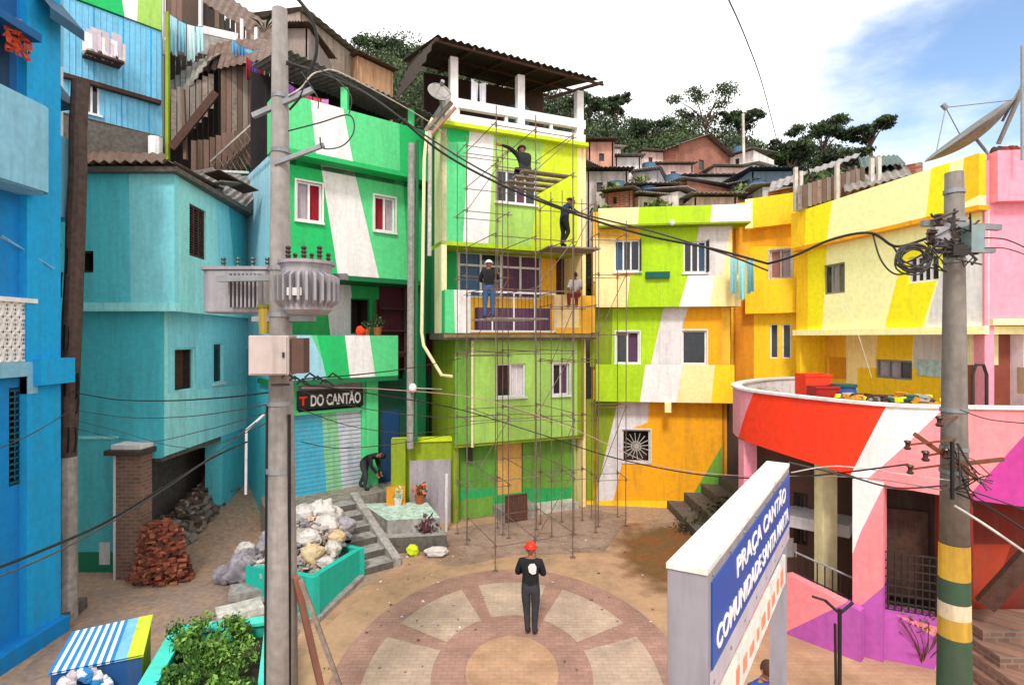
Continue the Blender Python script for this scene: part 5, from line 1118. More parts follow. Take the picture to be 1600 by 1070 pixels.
# ---- pink house at the right edge
R = thing('pink_house', (11, 11, 0), 'plain pink house cropped by the right edge of the photo', 'house')
W8 = Wall(XY(1546, 11.4), XY(1900, 11.0))
W8.panel('upper_wall', R, M['pink'], W8.Z(1570, 500), W8.Z(1570, 318)); W8.off(.22).panel('parapet', R, M['pink'], W8.Z(1570, 318)+.001, W8.Z(1570, 240), t=.3)
W8.off(-.5).panel('lower_wall', R, mat('brown_red_paint', '#8a4a38', dirt=.4), 3, W8.Z(1570, 500)-.002, regions=[([(1500, 480), (1560, 480), (1560, 570), (1500, 570)], M['cream'])])
beam('lower_beam', W8, 0, W8.len, W8.Z(1570, 508), W8.Z(1570, 498)-.003, -.5, .1, M['cream'], R); beam('balcony_wall', W8, .3, W8.len, W8.Z(1575, 612), W8.Z(1575, 572), .3, .5, mat('buff_paint', '#b99a7c', dirt=.3), R)
shell(R, [W8.o, W8.o+Vector((2.2, 6))], 3, W8.Z(1570, 250), M['pink'])
mb = MB(); random.seed(3)
for i in range(10): mb.ell(W8.pt(random.uniform(.1, .9), W8.Z(1570, 240)+.06, -.1), (random.uniform(.05, .2), .1, .12), M['maroon'] if i % 2 else M['tind'], 7, 5, jit=.2)
mb.build('roof_clutter', label='dark reddish odds and ends on the pink house parapet', cat='clutter', kind='stuff')
mb = MB(); mb.tube([P(1597, 250, 10.9), P(1597, 72, 10.9)], .03, M['steel'], 6); mb.build('antenna_mast', label='dark vertical mast cut by the right edge of the photo', cat='mast')
# large mesh dish
dish(P(1512, 204, 12.4), .95, (-.55, .12, .72), 'large mesh satellite dish seen edge-on above the yellow parapet', mat('mesh_dish', '#7d7a78', rough=.5, dirt=.3), mast=P(1545, 242, 12.2))
mb = MB(); mb.tube([P(1560, 225, 11.9), P(1600, 135, 11.6)], .05, mat('mesh_dish', '#7d7a78'), 6); mb.tube([P(1566, 190, 11.9), P(1600, 128, 11.6)], .03, M['steel'], 6); mb.build('dish_spar', label='grey metal spars rising right of the large satellite dish', cat='spar')
# ---- hillside houses
def hillhouse(px0, px1, pyt, pyb, Y, m, label, roof=None, rise=0.0, wins=(), skew=0.0, gable=False, mroof=None, extra=2.0):
    t = thing('hillside_house', P((px0+px1)/2, pyb, Y), label, 'house', 'houses on the hillside behind'); Wh = Wall(XY(px0, Y), XY(px1, Y+skew))
    z1 = Wh.Z((px0+px1)/2, pyt); z0 = Wh.Z((px0+px1)/2, pyb)-extra
    Wh.panel('wall', t, m, z0, z1, holes=wins)
    for w_ in wins: window(Wh, w_, t, M['woodd'], n=1, fw=.06)
    bk_ = -Wh.n*3.5; shell(t, [Wh.o, Wh.o+bk_, Wh.b+bk_, Wh.b], z0, z1-.01, m)
    rm = mroof or M['tin']
    if gable:
        a, b = Wh.pt(-.4, z1-.1, .5), Wh.pt(Wh.len+.4, z1-.1, .5); r0_, r1_ = Wh.pt(Wh.len/2, z1+rise, .5), Wh.pt(Wh.len/2, z1+rise, -4)
        mb = MB(); mb.face([Wh.pt(0, z1, 0), Wh.pt(Wh.len, z1, 0), Wh.pt(Wh.len/2, z1+rise-.1, 0)], m); mb.build('gable', t)
        corrugated('roof', Wh.pt(-.4, z1-.15, .5), Wh.pt(-.4, z1-.15, -4), r1_, r0_, rm, t, waves=12); corrugated('roof', Wh.pt(Wh.len+.4, z1-.15, .5), Wh.pt(Wh.len+.4, z1-.15, -4), r1_, r0_, rm, t, waves=12)
    else: corrugated('roof', Wh.pt(-.3, z1+.08, .5), Wh.pt(Wh.len+.3, z1+.08, .5), Wh.pt(Wh.len+.3, z1+rise+.1, -3.7), Wh.pt(-.3, z1+rise+.1, -3.7), rm, t, waves=12)
    return t
hillhouse(1062, 1140, 236, 272, 40, brick, 'orange brick hillside house with a gabled roof in front of the tallest tree', rise=1.2, gable=True, skew=3, wins=[(1092, 250, 1100, 266)])
hillhouse(1028, 1082, 258, 300, 36, mat('rose_plaster', '#d9b8b0', dirt=.4), 'pale rose hillside house below the brick gable', rise=.5, wins=[(1048, 268, 1056, 280)], mroof=M['asb'])
hillhouse(1072, 1158, 277, 305, 32, mat('pale_plaster', '#d8d0d4', dirt=.4), 'long white hillside house under a grey sloping roof', rise=.6, mroof=M['ting'], wins=[(1090, 282, 1098, 292)])
hillhouse(962, 1000, 246, 290, 34, mat('grey_white_plaster', '#e0dadc', dirt=.5), 'tall whitish hillside house with stained walls', rise=.2, wins=[(972, 262, 978, 272)], mroof=M['ting'])
hillhouse(920, 958, 222, 262, 31, mat('tan_pink_plaster', '#c8917c', dirt=.5), 'terracotta pink hillside house beside the lime house terrace', rise=.5, wins=[(936, 240, 944, 252)], mroof=M['tin'])
hillhouse(918, 980, 268, 330, 27, mat('dusty_plaster', '#c4b8b0', dirt=.6), 'dusty grey hillside house just above the striped house roof', rise=.3, wins=[(932, 285, 942, 300), (958, 290, 966, 304)], mroof=M['tind'])
hillhouse(985, 1052, 292, 330, 26, mat('mossy_plaster', '#b0a88c', dirt=.6), 'mossy cream hillside house above the lime fascia', rise=.3, wins=[(1004, 300, 1012, 312)], mroof=M['asb'])
hillhouse(1085, 1150, 308, 330, 23.5, mat('pinkish_plaster', '#cfb0ac', dirt=.4), 'low pinkish house front between the striped house and the narrow yellow house', rise=.4, mroof=M['ting'])
hillhouse(1175, 1240, 268, 300, 26, mat('blue_grey_tin', '#6b7f90', dirt=.5), 'blue-grey tin shack above the narrow yellow house', rise=.3, mroof=mat('dark_blue_sheet', '#33414c'))
hillhouse(470, 575, 62, 110, 30, mat('warm_grey_plaster', '#a09082', dirt=.6), 'greyish house under a sloping roof behind the green house terrace', rise=.4, skew=6, wins=[(500, 72, 512, 88)], mroof=M['asb'], extra=4)
hillhouse(560, 612, 100, 135, 34, mat('ochre_plaster', '#b48a66', dirt=.5), 'small tan house at the foot of the left hilltop trees', rise=.3, skew=2, mroof=M['tin'], extra=4)
hillhouse(445, 480, 45, 90, 27, mat('grey_rose_plaster', '#8f7f78', dirt=.5), 'grey shack peeking out right of the tall concrete pole top', rise=.3, mroof=M['tin'], extra=4)
random.seed(71); hh_ = [('#ece0dc', 'pale'), ('#c89880', 'brick red'), ('#dccab4', 'sand'), ('#c4c0c4', 'grey'), ('#e4c0b8', 'rosy'), ('#a8bcc8', 'bluish')]
HL = [(905, 935, 262, 300, 28.5, 2), (938, 968, 232, 262, 35, 0), (948, 985, 300, 330, 25, 1), (992, 1028, 268, 296, 33, 3), (1005, 1040, 238, 268, 41, 4), (1000, 1030, 308, 330, 24.6, 2), (1040, 1072, 288, 318, 28, 1), (1062, 1092, 305, 330, 24.8, 0), (1118, 1158, 262, 290, 35, 4), (1140, 1176, 240, 270, 43, 0), (1150, 1182, 288, 312, 27, 1), (1180, 1212, 262, 290, 36, 3), (1205, 1240, 280, 305, 30, 5), (1168, 1190, 300, 318, 24.5, 3)]
nm_ = ['left of the group by the lime house', 'high in the group by the lime house', 'just above the left end of the lime fascia', 'left of the rose house', 'under the treeline left of the brick gable', 'half hidden over the lime fascia', 'below the rose house', 'lowest under the long white house', 'right of the brick gable', 'beside the pale mast', 'above the narrow yellow house roof', 'right of the pale mast', 'left of the tin sheds', 'squeezed over the white end of the fascia']
for (a_, b_, c_, d_, Y_, h_), q_ in zip(HL, nm_):
    xm = (a_+b_)/2; hillhouse(a_, b_, c_, d_, Y_, mat('hill_plaster_'+hh_[h_][1].replace(' ', '_'), hh_[h_][0], dirt=.5) if h_ != 1 else brick, 'small '+hh_[h_][1]+' hillside house '+q_, rise=random.uniform(.1, .7), mroof=random.choice([M['asb'], M['concl'], M['ting'], M['asb']]), wins=[(xm-9, c_+8, xm-3, c_+19), (xm+5, c_+8, xm+11, c_+19)][:random.choice([1, 2])], skew=random.uniform(-1.5, 1.5))
    tk = P(xm+random.uniform(-6, 6), c_-3, Y_+1.5)
    if random.random() < .6: mb = MB(); mb.tube([tk-Vector((0, 0, .6)), tk+Vector((0, 0, .35))], [.38, .42], mat('tank_blue_grey', '#4a6f8c', dirt=.3), 12); mb.tube([tk+Vector((0, 0, .35)), tk+Vector((0, 0, .45))], [.44, .15], mat('tank_blue_grey', '#4a6f8c'), 12); mb.build('water_tank', label='blue roof tank on the hillside house '+q_, cat='water tank', group='roof water tanks on the hillside')
mb = MB(); mb.tube([P(1163, 285, 38), P(1161, 178, 38)], .09, M['concl'], 6); mb.build('antenna_mast', label='thin pale mast standing up from the hillside woods', cat='mast')
random.seed(19); mb = MB()
for px, py, Y, r in [(1000, 290, 29, .7), (945, 335, 24, .7), (1030, 325, 24, .6), (955, 300, 26, .6), (1160, 300, 25, .5)]: leaves(mb, P(px, py, Y), (r, r, r*.7), 260, .16, lg[1:]+[mat('leaf_pale', '#8a9a5c', bump=0)], shell=.2)
mb.build('hillside_shrubs', kind='stuff', label='pale scrub growing between the hillside houses', cat='scrub')

# ================================================================ RED AND PINK TERRACE
R = thing('curved_terrace', (7.2, 11, 0), 'house with a curved terrace parapet painted red, white, pink and magenta', 'house')
path = [XY(1249, 16.4), XY(1200, 15.9), XY(1162, 14.9), XY(1146, 13.9), XY(1149, 13.1), XY(1164, 12.45), XY(1200, 11.7), XY(1250, 10.95), XY(1315, 10.2), XY(1385, 9.62), XY(1460, 9.35), XY(1560, 9.2), XY(1800, 9.0)]
# smooth the plan curve
def cr_(pts, k=4):
    o = []
    for i in range(len(pts)-1):
        p0 = pts[max(i-1, 0)]; p1 = pts[i]; p2 = pts[i+1]; p3 = pts[min(i+2, len(pts)-1)]
        for j in range(k):
            t = j/k; o.append(.5*((2*p1)+(-p0+p2)*t+(2*p0-5*p1+4*p2-p3)*t*t+(-p0+3*p1-3*p2+p3)*t**3))
    return o+[pts[-1]]
cp = cr_(path, 5); zT = 4.49
def zB(px): return 3.36-(px-1160)/440*.5 if px > 1160 else 3.36
def zone(px, py):
    # paint on the parapet by photo position of the point
    if px < 1158: return M['pink']
    if px < 1382-(py-635)*.5: return M['red']
    if px < 1462-(py-635)*1.12: return M['white']
    if px < 1600-(py-672)*.95: return M['pinkl']
    return M['magenta']
NZ = 14; seg = []
fine = cr_(cp, 3)
mb = MB(); th_ = .16; nn = len(fine)
def nrm(i):
    d = fine[min(i+1, nn-1)]-fine[max(i-1, 0)]; n = Vector((d.y, -d.x)).normalized(); return n
outer = fine; inner = []
cen = Vector((9, 14))
for i in range(nn):
    n = nrm(i); n = n if n.dot(fine[i]-cen) < 0 else -n; inner.append(fine[i]+n*th_)
def surf(px, py):
    """point of the outer parapet face seen at a photo position"""
    for i in range(nn-1, 0, -1):
        pa_, pb_ = px_of(*outer[i-1]), px_of(*outer[i])
        if pa_ <= px <= pb_:
            t = (px-pa_)/(pb_-pa_); q = outer[i-1].lerp(outer[i], t); n = nrm(i); return P(px, py, q.y), Vector((n.x, n.y, 0))
bm = bmesh.new()
for i in range(nn-1):
    a, b = outer[i], outer[i+1]; bm.faces.new([bm.verts.new(q) for q in ((a.x, a.y, zB(px_of(a.x, a.y))), (b.x, b.y, zB(px_of(b.x, b.y))), (b.x, b.y, zT), (a.x, a.y, zT))])
bmesh.ops.remove_doubles(bm, verts=bm.verts, dist=1e-4)
cuts = []
for (xa, ya, xb, yb) in ((1167, 640, 1156, 675), (1384, 636, 1332, 736), (1472, 640, 1362, 742), (1604, 676, 1500, 788)):
    (p1, n1), (p2, n2_) = surf(xa, ya), surf(xb, yb); no = (p2-p1).cross(n1+n2_).normalized(); no = no if no.x > 0 else -no
    bmesh.ops.bisect_plane(bm, geom=bm.verts[:]+bm.edges[:]+bm.faces[:], dist=1e-5, plane_co=p1, plane_no=no); cuts.append((p1, no))
for f in bm.faces:
    c = f.calc_center_median(); k = sum(1 for p1, no in cuts if (c-p1).dot(no) > 0 or (no is cuts[0][1] and c.x > 6.0))
    mb.face([v.co.copy() for v in f.verts], [M['pink'], M['red'], M['white'], M['pinkl'], M['magenta']][k] if c.y < 14 else M['pink'])
bm.free()
for i in range(nn-1):
    a, b = outer[i], outer[i+1]; a2, b2 = inner[i], inner[i+1]; za, zb2 = zB(px_of(a.x, a.y)), zB(px_of(b.x, b.y))
    mb.face([(a2.x, a2.y, za), (b2.x, b2.y, zb2), (b2.x, b2.y, zT), (a2.x, a2.y, zT)], M['offw'])
    mb.face([(a.x, a.y, za), (b.x, b.y, zb2), (b2.x, b2.y, zb2), (a2.x, a2.y, za)], M['offw'])
mb.build('parapet', R)
mb = MB()
for i in range(nn-1):
    a, b = outer[i], outer[i+1]; a2, b2 = inner[i], inner[i+1]; e = (a-a2).normalized()*.04; e2 = (b-b2).normalized()*.04
    for (p, q, r_, s_) in [((a+e), (b+e2), (b2-e2), (a2-e))]:
        mb.face([(p.x, p.y, zT+.05), (q.x, q.y, zT+.05), (r_.x, r_.y, zT+.05), (s_.x, s_.y, zT+.05)], M['offw']); mb.face([(p.x, p.y, zT+.003), (q.x, q.y, zT+.003), (q.x, q.y, zT+.05), (p.x, p.y, zT+.05)], M['offw']); mb.face([(s_.x, s_.y, zT+.003), (r_.x, r_.y, zT+.003), (r_.x, r_.y, zT+.05), (s_.x, s_.y, zT+.05)], M['offw'])
mb.build('coping', R)
mb = MB(); fl = [Vector(p) for p in inner]+[Vector((13, 16.5))]
n_ = len(fl); zz0, zz1 = 2.95, 3.15
mb.face([(p.x, p.y, 3.5) for p in fl], mat('terrace_floor', '#9a9088', dirt=.5)); mb.face([(p.x, p.y, 3.34) for p in fl[::-1]], M['concd']); mb.build('terrace_slab', R)
# columns and walls below
Wc = Wall(XY(1332, 9.85), XY(1380, 9.55))
def zc(px): return zB(px)-.004
Wc.panel('column', R, M['pinkl'], 0-.1, 3.14, t=.5, regions=[([(1300, 700), (1400, 700), (1400, 730), (1380, 760), (1345, 830), (1330, 870), (1300, 870)], M['white']), ([(1300, 960), (1340, 950), (1400, 900), (1400, 1100), (1300, 1100)], M['purple'])])
Wd = Wall(XY(1380, 9.65), XY(1478, 9.3))
zl_ = Wd.Z(1425, 962)
Wd.panel('base_wall', R, M['purple'], -.1, zl_, t=.3, regions=[([(1400, 960), (1500, 990), (1500, 1100), (1450, 1100), (1470, 1000)], M['pinkl'])])
beam('door_lintel', Wd, 0, Wd.len+.2, 3.02, 3.12, -.9, -.1, M['pinkl'], R)
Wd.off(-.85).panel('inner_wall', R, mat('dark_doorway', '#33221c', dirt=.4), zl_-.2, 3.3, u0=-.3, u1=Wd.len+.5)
beam('door_leaf', Wd.off(-.8), .15, .85, zl_, Wd.Z(1425, 815), 0, .05, M['woodd'], R)
shell(R, [v2(Wd.pt(-.02, 0, -.52)), v2(Wd.pt(0, 0, -.9))], 0, 3.2, M['maroon'])
mb = MB(); n_ = 9
for i in range(n_+1): u = Wd.len*i/n_; mb.bar(Wd.pt(u, zl_, -.12), Wd.pt(u, Wd.Z(1425, 870), -.12), .02, .02, M['iron'])
for k in range(8): z = zl_+(Wd.Z(1425, 870)-zl_)*k/7; mb.bar(Wd.pt(0, z, -.12), Wd.pt(Wd.len, z, -.12), .02, .025, M['iron'])
mb.build('iron_grille', R)
# veranda behind the sign: dark recess, white pillars, back wall
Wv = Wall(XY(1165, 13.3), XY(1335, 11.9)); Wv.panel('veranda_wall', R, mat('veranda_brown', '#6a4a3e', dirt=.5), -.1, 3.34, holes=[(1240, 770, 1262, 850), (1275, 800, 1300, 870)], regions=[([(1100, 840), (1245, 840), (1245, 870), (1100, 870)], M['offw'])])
window(Wv, (1240, 770, 1262, 850), R, M['woodd'], n=2, bars=M['iron']); window(Wv, (1275, 800, 1300, 870), R, M['woodd'], n=1, open_dark=True)
for px, Y in [(1290, 11.2), (1168, 12.7)]:
    c = XY(px, Y); mb = MB(); mb.box((c.x-.15, c.y-.15, -.1), (c.x+.15, c.y+.15, 3.33), M['cream'] if px > 1200 else M['pink']); mb.build('pillar', R)
beam('veranda_slab', Wv, .6, Wv.len, 1.55, 1.8, -.1, .8, M['offw'], R)
# pink stair cheek wall at the veranda foot
Wk = Wall(G(1215, 985), G(1345, 1035)); mb = MB()
Wk.panel('stair_cheek', R, M['pinkl'], -.1, 1.6, u0=-.6, cut=[(1150, 905), (1232, 898), (1345, 955), (1350, 1080), (1150, 1080)], regions=[([(1180, 1010), (1345, 930), (1400, 1100), (1180, 1100)], M['purple'])], t=.2)
mb = MB(); a, b = P(1242, 862, 10.6), P(1338, 905, 10.1)
for i in range(9): p = a.lerp(b, i/8); mb.bar(p, p-Vector((0, 0, .85)), .018, .018, M['iron'])
mb.tube([a, b], .02, M['steel'], 6); mb.tube([a-Vector((0, 0, .4)), b-Vector((0, 0, .4))], .015, M['iron'], 6); mb.build('stair_railing', R)
mb = MB(); Wr = Wall(XY(1512, 10.0), XY(1800, 9.6)); Wr.panel('maroon_wall', R, M['maroon'], -.1, 2.95, regions=[([(1500, 850), (1580, 850), (1540, 960), (1500, 960)], mat('russet_paint', '#a8381c', dirt=.3))], t=.2)
mb = MB(); mb.bar(P(1538, 945, 9.0), P(1625, 850, 8.7), .16, .25, M['woodd']); mb.build('stair_beam', R)
mb = MB()
for i in range(5): mb.box((XY(1512, 9.2).x-.1*i, 8.9-i*.42, -.1), (11, 9.6, .92-.18*i), brickold)
mb.build('entry_steps', R)
for i, (x0, x1) in enumerate([(1478, 1512)]): beam('jamb_wall', Wall(XY(1478, 9.3), XY(1514, 9.25)), 0, .42, -.1, 3.05, -.3, 0, M['maroon'], R)
# things on the terrace
def crate(name, c, s, m, label, cat, lid=None):
    mb = MB(); x, y, z = c; a, b, h = s; th = .03
    mb.box((x-a, y-b, z), (x+a, y+b, z+th), m)
    for q_ in [((x-a, y-b, z+th), (x-a+th, y+b, z+h)), ((x+a-th, y-b, z+th), (x+a, y+b, z+h)), ((x-a+th, y-b, z+th), (x+a-th, y-b+th, z+h)), ((x-a+th, y+b-th, z+th), (x+a-th, y+b, z+h))]: mb.box(*q_, m)
    mb.box((x-a-.02, y-b-.02, z+h-.06), (x+a+.02, y-b, z+h), m)
    return mb.build(name, label=label, cat=cat, bevel=.01)
p = P(1270, 600, 13.0); crate('plastic_crate', (p.x, p.y, 3.5), (.3, .25, 1.35), M['red'], 'bright red plastic crate standing on the curved terrace', 'crate')
p = P(1285, 612, 12.0); crate('plastic_crate', (p.x, p.y, 3.5), (.25, .2, 1.15), mat('dark_red_plastic', '#a01c1c', rough=.4), 'dark red crate just behind the red parapet', 'crate')
p = P(1318, 600, 12.3); mb = MB(); mb.tube([(p.x, p.y, 3.5), (p.x, p.y, 4.35), (p.x, p.y, 4.6)], [.26, .28, .24], mat('blue_barrel', '#2a4f9a', rough=.4), 18); mb.tube([(p.x, p.y, 4.6), (p.x, p.y, 4.66)], .27, M['tealdark'], 18); mb.build('barrel', label='blue barrel with a dark lid on the curved terrace', cat='barrel')
t = thing('yellow_stall', P(1400, 615, 11.2), 'yellow covered table standing on the terrace behind the white part of the parapet', 'table')
pl = P(1395, 612, 11.3); mb = MB(); mb.box((pl.x-1.1, pl.y-.5, 4.34), (pl.x+.9, pl.y+.5, 4.38), M['ochre']); mb.build('top', t)
mb = MB(); mb.box((pl.x-1.08, pl.y-.48, 3.8), (pl.x+.88, pl.y-.45, 4.339), M['lemon']); mb.build('skirt', t)
for dx in (-1, .8):
    for dy in (-.4, .4): mb = MB(); mb.box((pl.x+dx-.03, pl.y+dy-.03, 3.5), (pl.x+dx+.03, pl.y+dy+.03, 4.339), M['ochre']); mb.build('leg', t)
random.seed(4); mb = MB()
for i in range(60):
    s_ = random.uniform(.03, .1); R_ = Matrix.Rotation(random.uniform(0, 6), 3, 'Z') @ Matrix.Rotation(random.uniform(0, 6), 3, 'X'); mb.obox((pl.x+random.uniform(-1, .8), pl.y+random.uniform(-.4, .4), 4.44), R_ @ Vector((s_*1.4, 0, 0)), R_ @ Vector((0, s_, 0)), R_ @ Vector((0, 0, s_*.5)), random.choice([M['lemon'], M['ochre'], M['tind'], M['conc'], M['tealdark'], M['woodd']]))
mb.build('table_clutter', label='mixed dark and yellow odds and ends on the yellow table', cat='bundles', kind='stuff')
mb = MB(); p = P(1530, 610, 10.2); mb.tube([p+Vector((-.12, 0, -.5)), p+Vector((-.12, 0, .3)), p+Vector((-.06, 0, .48)), p+Vector((.08, 0, .48)), p+Vector((.14, 0, .3)), p+Vector((.14, 0, -.4))], .03, M['iron'], 6); mb.build('iron_hoop', label='black iron hoop on the terrace right of the banded pole', cat='hoop')
mb = MB(); random.seed(6)
for i in range(26): q_ = P(random.uniform(1175, 1260), random.uniform(596, 606), random.uniform(14, 15.3)); q_.z = 3.5+random.uniform(.05, .7); s_ = random.uniform(.1, .3); mb.ell(q_, (s_*1.3, s_, s_*.6), random.choice([M['conc'], M['concl'], M['ting'], M['tealdark']]), 7, 5, jit=.2)
mb.build('terrace_debris', label='grey odds and ends piled on the left end of the curved terrace', cat='debris', kind='stuff')
# planted slope and stair right of the striped house
R = thing('brown_stair', (6, 16, 0), 'brown stair bank climbing right of the striped house under the curved terrace', 'stairs')
mb = MB()
for i in range(7): mb.box((5.2+i*.55, 15.2+.1*i, -.1), (10, 18.5, .25+.3*i), M['concd'])
mb.build('steps', R)
random.seed(23); mb = MB(); drk = [mat('dry_leaf', '#5a4a2c', bump=0), mat('dry_twig', '#3d3024', bump=0), lg[0]]
for i in range(6): leaves(mb, (5.0+i*.5, 15.9+i*.1, .2+i*.22), (.5, .4, .22), 60, .07, drk, shell=.1)
mb.build('dry_scrub', kind='stuff', label='brown dry scrub on the bank right of the striped house', cat='scrub')
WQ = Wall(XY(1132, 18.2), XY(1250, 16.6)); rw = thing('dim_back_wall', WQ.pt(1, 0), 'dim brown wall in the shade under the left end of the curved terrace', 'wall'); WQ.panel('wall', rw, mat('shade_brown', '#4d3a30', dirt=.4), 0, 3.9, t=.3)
# ================================================================ POLES AND TRANSFORMERS
PX, PY = XY(441, 6.5)
t = thing('utility_pole', (PX, PY, 0), 'tall grey concrete pole carrying two transformers, left of centre', 'utility pole')
pole = mat('pole_concrete', '#938c88', dirt=.45, grain=.2, bump=.3)
mb = MB(); mb.tube([(PX, PY, -.1), (PX, PY, 3), (PX-.02, PY, 6), (PX-.03, PY, 9.62)], [.19, .165, .125, .085], pole, 20); o = mb.build('shaft', t, smooth=True)
mb = MB(); mb.tube([(PX-.19, PY-.03, 0), (PX-.17, PY-.03, 3.0), (PX-.155, PY-.03, 4.9)], .028, M['black'], 6); mb.tube([(PX+.13, PY-.1, 1.2), (PX+.12, PY-.09, 4.8)], .02, M['black'], 6); mb.build('cable_duct', t)
mb = MB()
for z in (4.1, 4.9, 5.95, 6.5, 7.9, 8.55): rr = .165-(z-3)*.013; mb.tube([(PX-.02, PY, z), (PX-.02, PY, z+.05)], rr+.012, M['steel'], 16)
mb.split('steel_band', t)
mb = MB(); mb.bar((PX-.4, PY+.12, 5.93), (PX+.42, PY-.1, 5.93), .07, .06, M['steel']); mb.bar((PX-.85, PY+.14, 6.42), (PX+.8, PY-.1, 6.42), .08, .07, M['steel']); mb.bar((PX-.35, PY, 8.35), (PX+.4, PY-.1, 8.62), .05, .06, M['steel']); mb.bar((PX-.05, PY-.1, 7.75), (PX+.55, PY-.15, 7.95), .04, .05, M['steel']); mb.split('crossarm', t)
def transformer(c, r, h, label, fins=24, rz=0, yellow=False):
    c = Vector(c); t = thing('transformer', c, label, 'transformer', 'pole-mounted transformers'); mb = MB()
    mb.tube([c, c+Vector((0, 0, .05)), c+Vector((0, 0, h*.9)), c+Vector((0, 0, h))], [r*.62, r*.78, r*.78, r*.82], M['trafo'], 24); mb.build('tank', t, smooth=False)
    for k in range(fins):
        a = 2*PI*k/fins+rz; d = Vector((math.cos(a), math.sin(a), 0)); s = Vector((-d.y, d.x, 0)); fb = MB()
        z0, z1 = h*.14, h*.84; p0 = c+d*r*.77; p1 = c+d*r*1.02
        vs = [p0+Vector((0, 0, z0)), p1+Vector((0, 0, z0+.07)), p1+Vector((0, 0, z1-.05)), p0+Vector((0, 0, z1))]
        fb.grid([v-s*.013 for v in vs]+[v+s*.013 for v in vs], [(0, 1, 2, 3), (7, 6, 5, 4), (0, 4, 5, 1), (1, 5, 6, 2), (2, 6, 7, 3), (3, 7, 4, 0)], M['trafo']); fb.build('cooling_fin', t)
    mb = MB(); mb.tube([c+Vector((0, 0, h)), c+Vector((0, 0, h+.035))], r*.88, M['trafo'], 24); mb.build('lid', t)
    for k in (-1, 0, 1):
        p = c+Vector((r*.5*k, -.08, h+.03)); mb = MB(); mb.tube([p+Vector((0, 0, .022*i)) for i in range(9)], [.034 if i % 2 else .02 for i in range(9)], mat('bushing_brown', '#3c2a24', rough=.25, bump=0), 10); mb.build('bushing', t)
        p = c+Vector((r*.55*k, .16, h+.03)); mb = MB(); mb.tube([p+Vector((0, 0, .022*i)) for i in range(7)], [.03 if i % 2 else .018 for i in range(7)], mat('bushing_brown', '#3c2a24'), 8); mb.build('bushing', t)
    mb = MB(); mb.box(c+Vector((-r*.25, -r*.95, h*.35)), c+Vector((r*.2, -r*.9, h*.5)), mat('name_plate', '#c7c2bb', rough=.4)); mb.build('plate', t)
    return t
TC = P(479, 492, 6.15); transformer(TC, .35, .56, 'round finned grey transformer hung on the right of the tall concrete pole', fins=26)
TC2 = P(386, 492, 7.1)
t2 = thing('transformer', TC2, 'paler box-shaped transformer with a rounded end, hung on the left of the tall concrete pole', 'transformer', 'pole-mounted transformers')
mb = MB(); c = TC2
prof = [(-.42, 0), (-.42, .42), (-.36, .5), (.36, .5), (.36, 0)]
pts = [(-.36+.14*math.cos(a), .0+.26*math.sin(a)) for a in [PI*.5+PI*k/8 for k in range(9)]]+[(.36, -.26), (.36, .26)]
mb.prism([(c.x+x, c.y+y) for x, y in pts], c.z+.02, c.z+.56, M['trafo']); mb.build('tank', t2, bevel=.02)
for k in range(8): mb = MB(); mb.box((c.x-.05+k*.05, c.y-.38, c.z+.08), (c.x-.03+k*.05, c.y-.261, c.z+.5), M['trafo']); mb.build('cooling_fin', t2)
mb = MB(); mb.prism([(c.x+x*1.06, c.y+y*1.08) for x, y in pts], c.z+.561, c.z+.6, M['trafo']); mb.build('lid', t2)
for k in range(4): p = Vector((c.x-.28+.19*k, c.y-.05, c.z+.6)); mb = MB(); mb.tube([p+Vector((0, 0, .024*i)) for i in range(7)], [.034 if i % 2 else .022 for i in range(7)], mat('bushing_green', '#2c4a48', rough=.25, bump=0), 10); mb.build('bushing', t2)
mb = MB(); q = P(412, 524, 6.5); mb.tube([q+Vector((-.02, .1, .02)), q+Vector((-.02, .1, .33))], [.075, .085], mat('yellow_casing', '#b59a28', rough=.4, dirt=.3), 14); mb.tube([q+Vector((-.02, .1, .33)), q+Vector((-.02, .1, .37))], .095, mat('yellow_cap', '#6d6a24'), 14); mb.build('arrester', label='yellow cylindrical arrester hanging beside the tall concrete pole above the grey cabinet', cat='arrester')
t = thing('meter_cabinet', P(422, 588, 6.2), 'pinkish grey steel cabinet strapped to the tall concrete pole', 'cabinet')
cb = mat('cabinet_grey', '#b9aaa4', rough=.5, dirt=.3, grain=.08, bump=.02)
a, b = P(391, 586, 6.15), P(454, 524, 6.15); mb = MB(); mb.box((a.x, 6.1, a.z), (b.x, 6.34, b.z), cb); mb.build('body', t, bevel=.012)
mb = MB(); mb.box((a.x+.02, 6.085, a.z+.02), (b.x-.02, 6.099, b.z-.02), cb); mb.build('door', t)
mb = MB(); mb.box((b.x-.06, 6.065, a.z+.2), (b.x-.04, 6.084, a.z+.26), M['iron']); mb.build('latch', t)
a, b = P(457, 583, 6.15), P(476, 528, 6.15); mb = MB(); mb.box((a.x, 6.12, a.z), (b.x, 6.3, b.z), mat('fuse_brown', '#5a4038', dirt=.4)); mb.build('fuse_box', label='narrow dark fuse box attached right of the grey cabinet', cat='fuse box')
mb = MB(); mb.tube([P(438, 602, 6.1), P(438, 600, 6.1)], .1, M['iron'], 10)
random.seed(44)
for i in range(7): a = P(440+i*12, 590+(i % 3)*5, 6.1); mb.tube([a, a+Vector((.05, .02, .05)), a+Vector((.16, 0, -.02))], .012, M['black'], 5)
mb.build('cable_clamps', label='black cable clamps under the grey cabinet on the tall pole', cat='clamps')
mb = MB(); mb.bar(G(540, 1240)+Vector((0, 0, 0)), P(462, 900, 6.45), .09, .07, mat('reddish_plank', '#8a5a48', dirt=.4)); mb.bar(G(600, 1260), P(470, 905, 6.4), .05, .05, M['wood']); mb.build('leaning_planks', label='reddish planks leaning on the lower right side of the tall concrete pole', cat='planks')
